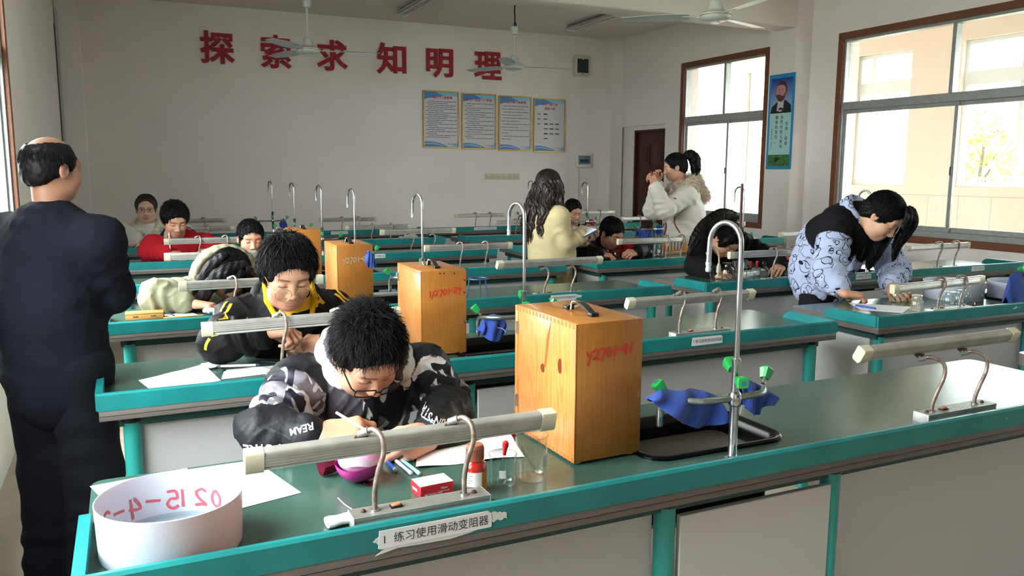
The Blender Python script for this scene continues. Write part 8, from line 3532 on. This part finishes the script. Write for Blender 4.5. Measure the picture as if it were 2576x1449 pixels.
for px, py, tpy, r, kind, lab, fill in ((1829, 702, 660, 0.046, 'jar', 'wide gas jar behind the stand on the third right-hand bench', 0.0), (1900 - 13, 697, 671, 0.028, 'drop', 'left of two dropping bottles with red bulbs', 0.5), (1903, 695, 670, 0.028, 'drop', 'right of two dropping bottles with red bulbs', 0.25),
                                       (1921, 697, 661, 0.030, 'btl', 'stoppered reagent bottle with clear liquid beside the lamp arm', 0.6), (1941, 694, 669, 0.024, 'jar', 'squat glass jar between two lamp arms', 0.5), (1955, 694, 668, 0.026, 'jar', 'squat glass jar right behind the lamp arm', 0.4)):
    q = on(px, py)
    q = (q[0], max(q[1], y0_ + 0.05), TZ)
    h_ = max(0.05, hgt(px, tpy, q[1]))
    if kind == 'drop':
        reagent_bottle(q, r, h_, lab, fill, False, False, group=GB, tag_=True)
        dropper((q[0], q[1], TZ + 0.015), (q[0], q[1], TZ + h_ * 0.98), lab.replace('dropping bottles with red bulbs', 'droppers standing in the dropping bottles'), 0.0095, 0.004, 0.040)
    else:
        reagent_bottle(q, r, h_, lab, fill, kind == 'btl', kind == 'jar', group=GB)
q = on(1860, 700)
beaker((q[0], max(q[1], y0_ + 0.08), TZ), 0.050, 0.12, 'large beaker behind the tall tap of the nearest bench', group=GB)
q = on(1978, 692)
beaker((q[0], max(q[1], y0_ + 0.06), TZ), 0.040, 0.095, 'beaker with a red dropper in front of the test tube rack', group=GB)
dropper((q[0], max(q[1], y0_ + 0.06), TZ + 0.01), (q[0] + 0.006, max(q[1], y0_ + 0.06), TZ + 0.115), 'red-bulbed dropper in the beaker before the test tube rack', 0.009, 0.004, 0.035)


def rack(loc, rotz, L, label, tubes=(), group='wooden test tube racks', mm=None):
    t = thing('test_tube_rack', label, 'test tube rack', loc, rotz, group)
    mm = mm or WOODL
    H2, D2 = 0.115, 0.07
    for x in (0, L - 0.022):
        m = MB()
        m.box((x, 0, 0), (x + 0.022, D2, H2), mm, 0.002)
        m.build('end_block', t)
    for nm, z, th in (('bottom_board', 0.012, 0.014), ('top_board', H2 - 0.012, 0.010)):
        m = MB()
        m.box((0.022, 0.004, z), (L - 0.022, D2 - 0.004, z + th), mm, 0.001)
        m.build(nm, t)
    n_ = 6
    for i in range(n_):
        x = 0.04 + (L - 0.08) * i / (n_ - 1)
        m = MB()
        m.tube([(x, D2 * 0.75, 0.02), (x, D2 * 0.75, 0.10)], 0.0042, mat('brown_peg', '#8a4a34', 0.5), 8)
        m.build('peg', t)
    for i, hh in tubes:
        x = 0.04 + (L - 0.08) * (i + 0.5) / n_
        w_ = thing('test_tube', 'test tube standing in the ' + ('right-hand rack' if 'beside' in label else 'rack'), 'test tube', (0, 0, 0), 0, 'test tubes in the rack')
        w_.location = (loc[0] + x * math.cos(rotz) - D2 * 0.35 * math.sin(rotz), loc[1] + x * math.sin(rotz) + D2 * 0.35 * math.cos(rotz), loc[2] + 0.026)
        m = MB()
        m.lathe([(0, 0), (0.007, 0.002), (0.0095, 0.01), (0.0095, hh), (0.0115, hh + 0.003)], LABGLASS, 14)
        m.build('tube_wall', w_)
    return t


q = on(1967, 690)
rack((q[0], max(q[1], y0_ + 0.10), TZ), -0.05, 0.26, 'wooden test tube rack beside the printed coat sleeve', ((4, 0.15), (5, 0.16), (3, 0.15)))
# ------------------------------------------------------------------ right-hand block, fourth bench
y4_ = BENCH[3, 1].location.y
q = on(1672, 640)
rack((q[0], max(q[1], y4_ + 0.06), TZ), -0.02, 0.25, 'orange wooden test tube rack in front of the white parka', ())
G4 = 'glassware in front of the boy in red and black'
for px, py, tpy, r, lab, wide, fill in ((1524, 652, 618, 0.026, 'stoppered flask nearest the left sleeve of the boy in red and black', False, 0.3), (1549, 650, 623, 0.036, 'broad stoppered flask below the chin of the boy in red and black', False, 0.4),
                                        (1568, 650, 629, 0.027, 'left of two small reagent bottles by the gripping hand', False, 0.45), (1580, 649, 631, 0.023, 'right of two small reagent bottles by the gripping hand', False, 0.0)):
    q = on(px, py)
    q = (q[0], max(q[1], y4_ + 0.05), TZ)
    reagent_bottle(q, r, max(0.06, hgt(px, tpy, q[1])), lab, fill, True, wide, group=G4, tag_=(r == 0.027))
for px, r, h_, lab in ((1612, 0.040, 0.10, 'leftmost of three beakers before the red and black jacket'), (1635, 0.040, 0.10, 'middle of three beakers before the red and black jacket, with dropper'), (1655, 0.045, 0.105, 'rightmost of three beakers, next to the orange rack')):
    q = on(px, 645)
    q = (q[0], max(q[1], y4_ + 0.06), TZ)
    beaker(q, r, h_, lab, group=G4)
    if px == 1635:
        dropper((q[0], q[1], TZ + 0.01), (q[0] - 0.008, q[1], TZ + 0.105), 'reddish dropper in the middle beaker on the fourth right-hand bench', 0.009, 0.004, 0.035)
    if px == 1612:
        m = MB()
        m.tube([(0, 0, 0), tuple(at(1588, 570, q[1] + 0.02) - V3(*q))], 0.004, LABGLASS, 8)
        tag(m.build('stirring_rod', loc=q), 'long glass rod slanting out of the leftmost beaker', 'glass rod')
q = at(1592, 606, 6.25)
t = thing('measuring_cup', 'white plastic measuring cup behind the shoulder of the boy in red and black', 'cup', (q[0], 6.78, TZ))
m = MB()
m.lathe([(0, 0), (0.045, 0), (0.058, 0.13), (0.062, 0.132), (0.055, 0.13), (0.043, 0.004), (0, 0.004)], mat('white_cup', '#cfd3d4', 0.4), 24)
m.build('cup_wall', t)
blob((on(1530, 652)[0] - 0.02, y4_ + 0.09, TZ), (0.15, 0.06, 0.04), 'heap of dark metal clamps beside the flasks', 'clamp_heap', 'clamps', mat('dark_metal', '#3b3a3c', 0.35, 0.7), 8)

# ------------------------------------------------------------------ tripod
q = on(1203, 747)
t = thing('tripod_stand', 'blue iron tripod ring standing on the third bench near the wooden case', 'tripod', (q[0], q[1], TZ))
SB = mat('tripod_blue', '#2f5f80', 0.4, 0.3)
hs = hgt(1203, 701, q[1])
m = MB()
m.tube([(0.055 * math.cos(a_), 0.055 * math.sin(a_), hs) for a_ in [i * PI / 14 for i in range(28)]], 0.005, SB, 8, closed=True)
m.build('ring', t)
for k in range(3):
    a_ = PI * 0.98 + k * 2 * PI / 3
    m = MB()
    m.tube(smooth_path([(0.054 * math.cos(a_), 0.054 * math.sin(a_), hs), (0.057 * math.cos(a_), 0.057 * math.sin(a_), hs - 0.02), (0.062 * math.cos(a_), 0.062 * math.sin(a_), hs * 0.5), (0.072 * math.cos(a_), 0.072 * math.sin(a_), 0.003)], 4), 0.0042, SB, 8)
    m.build('leg', t)
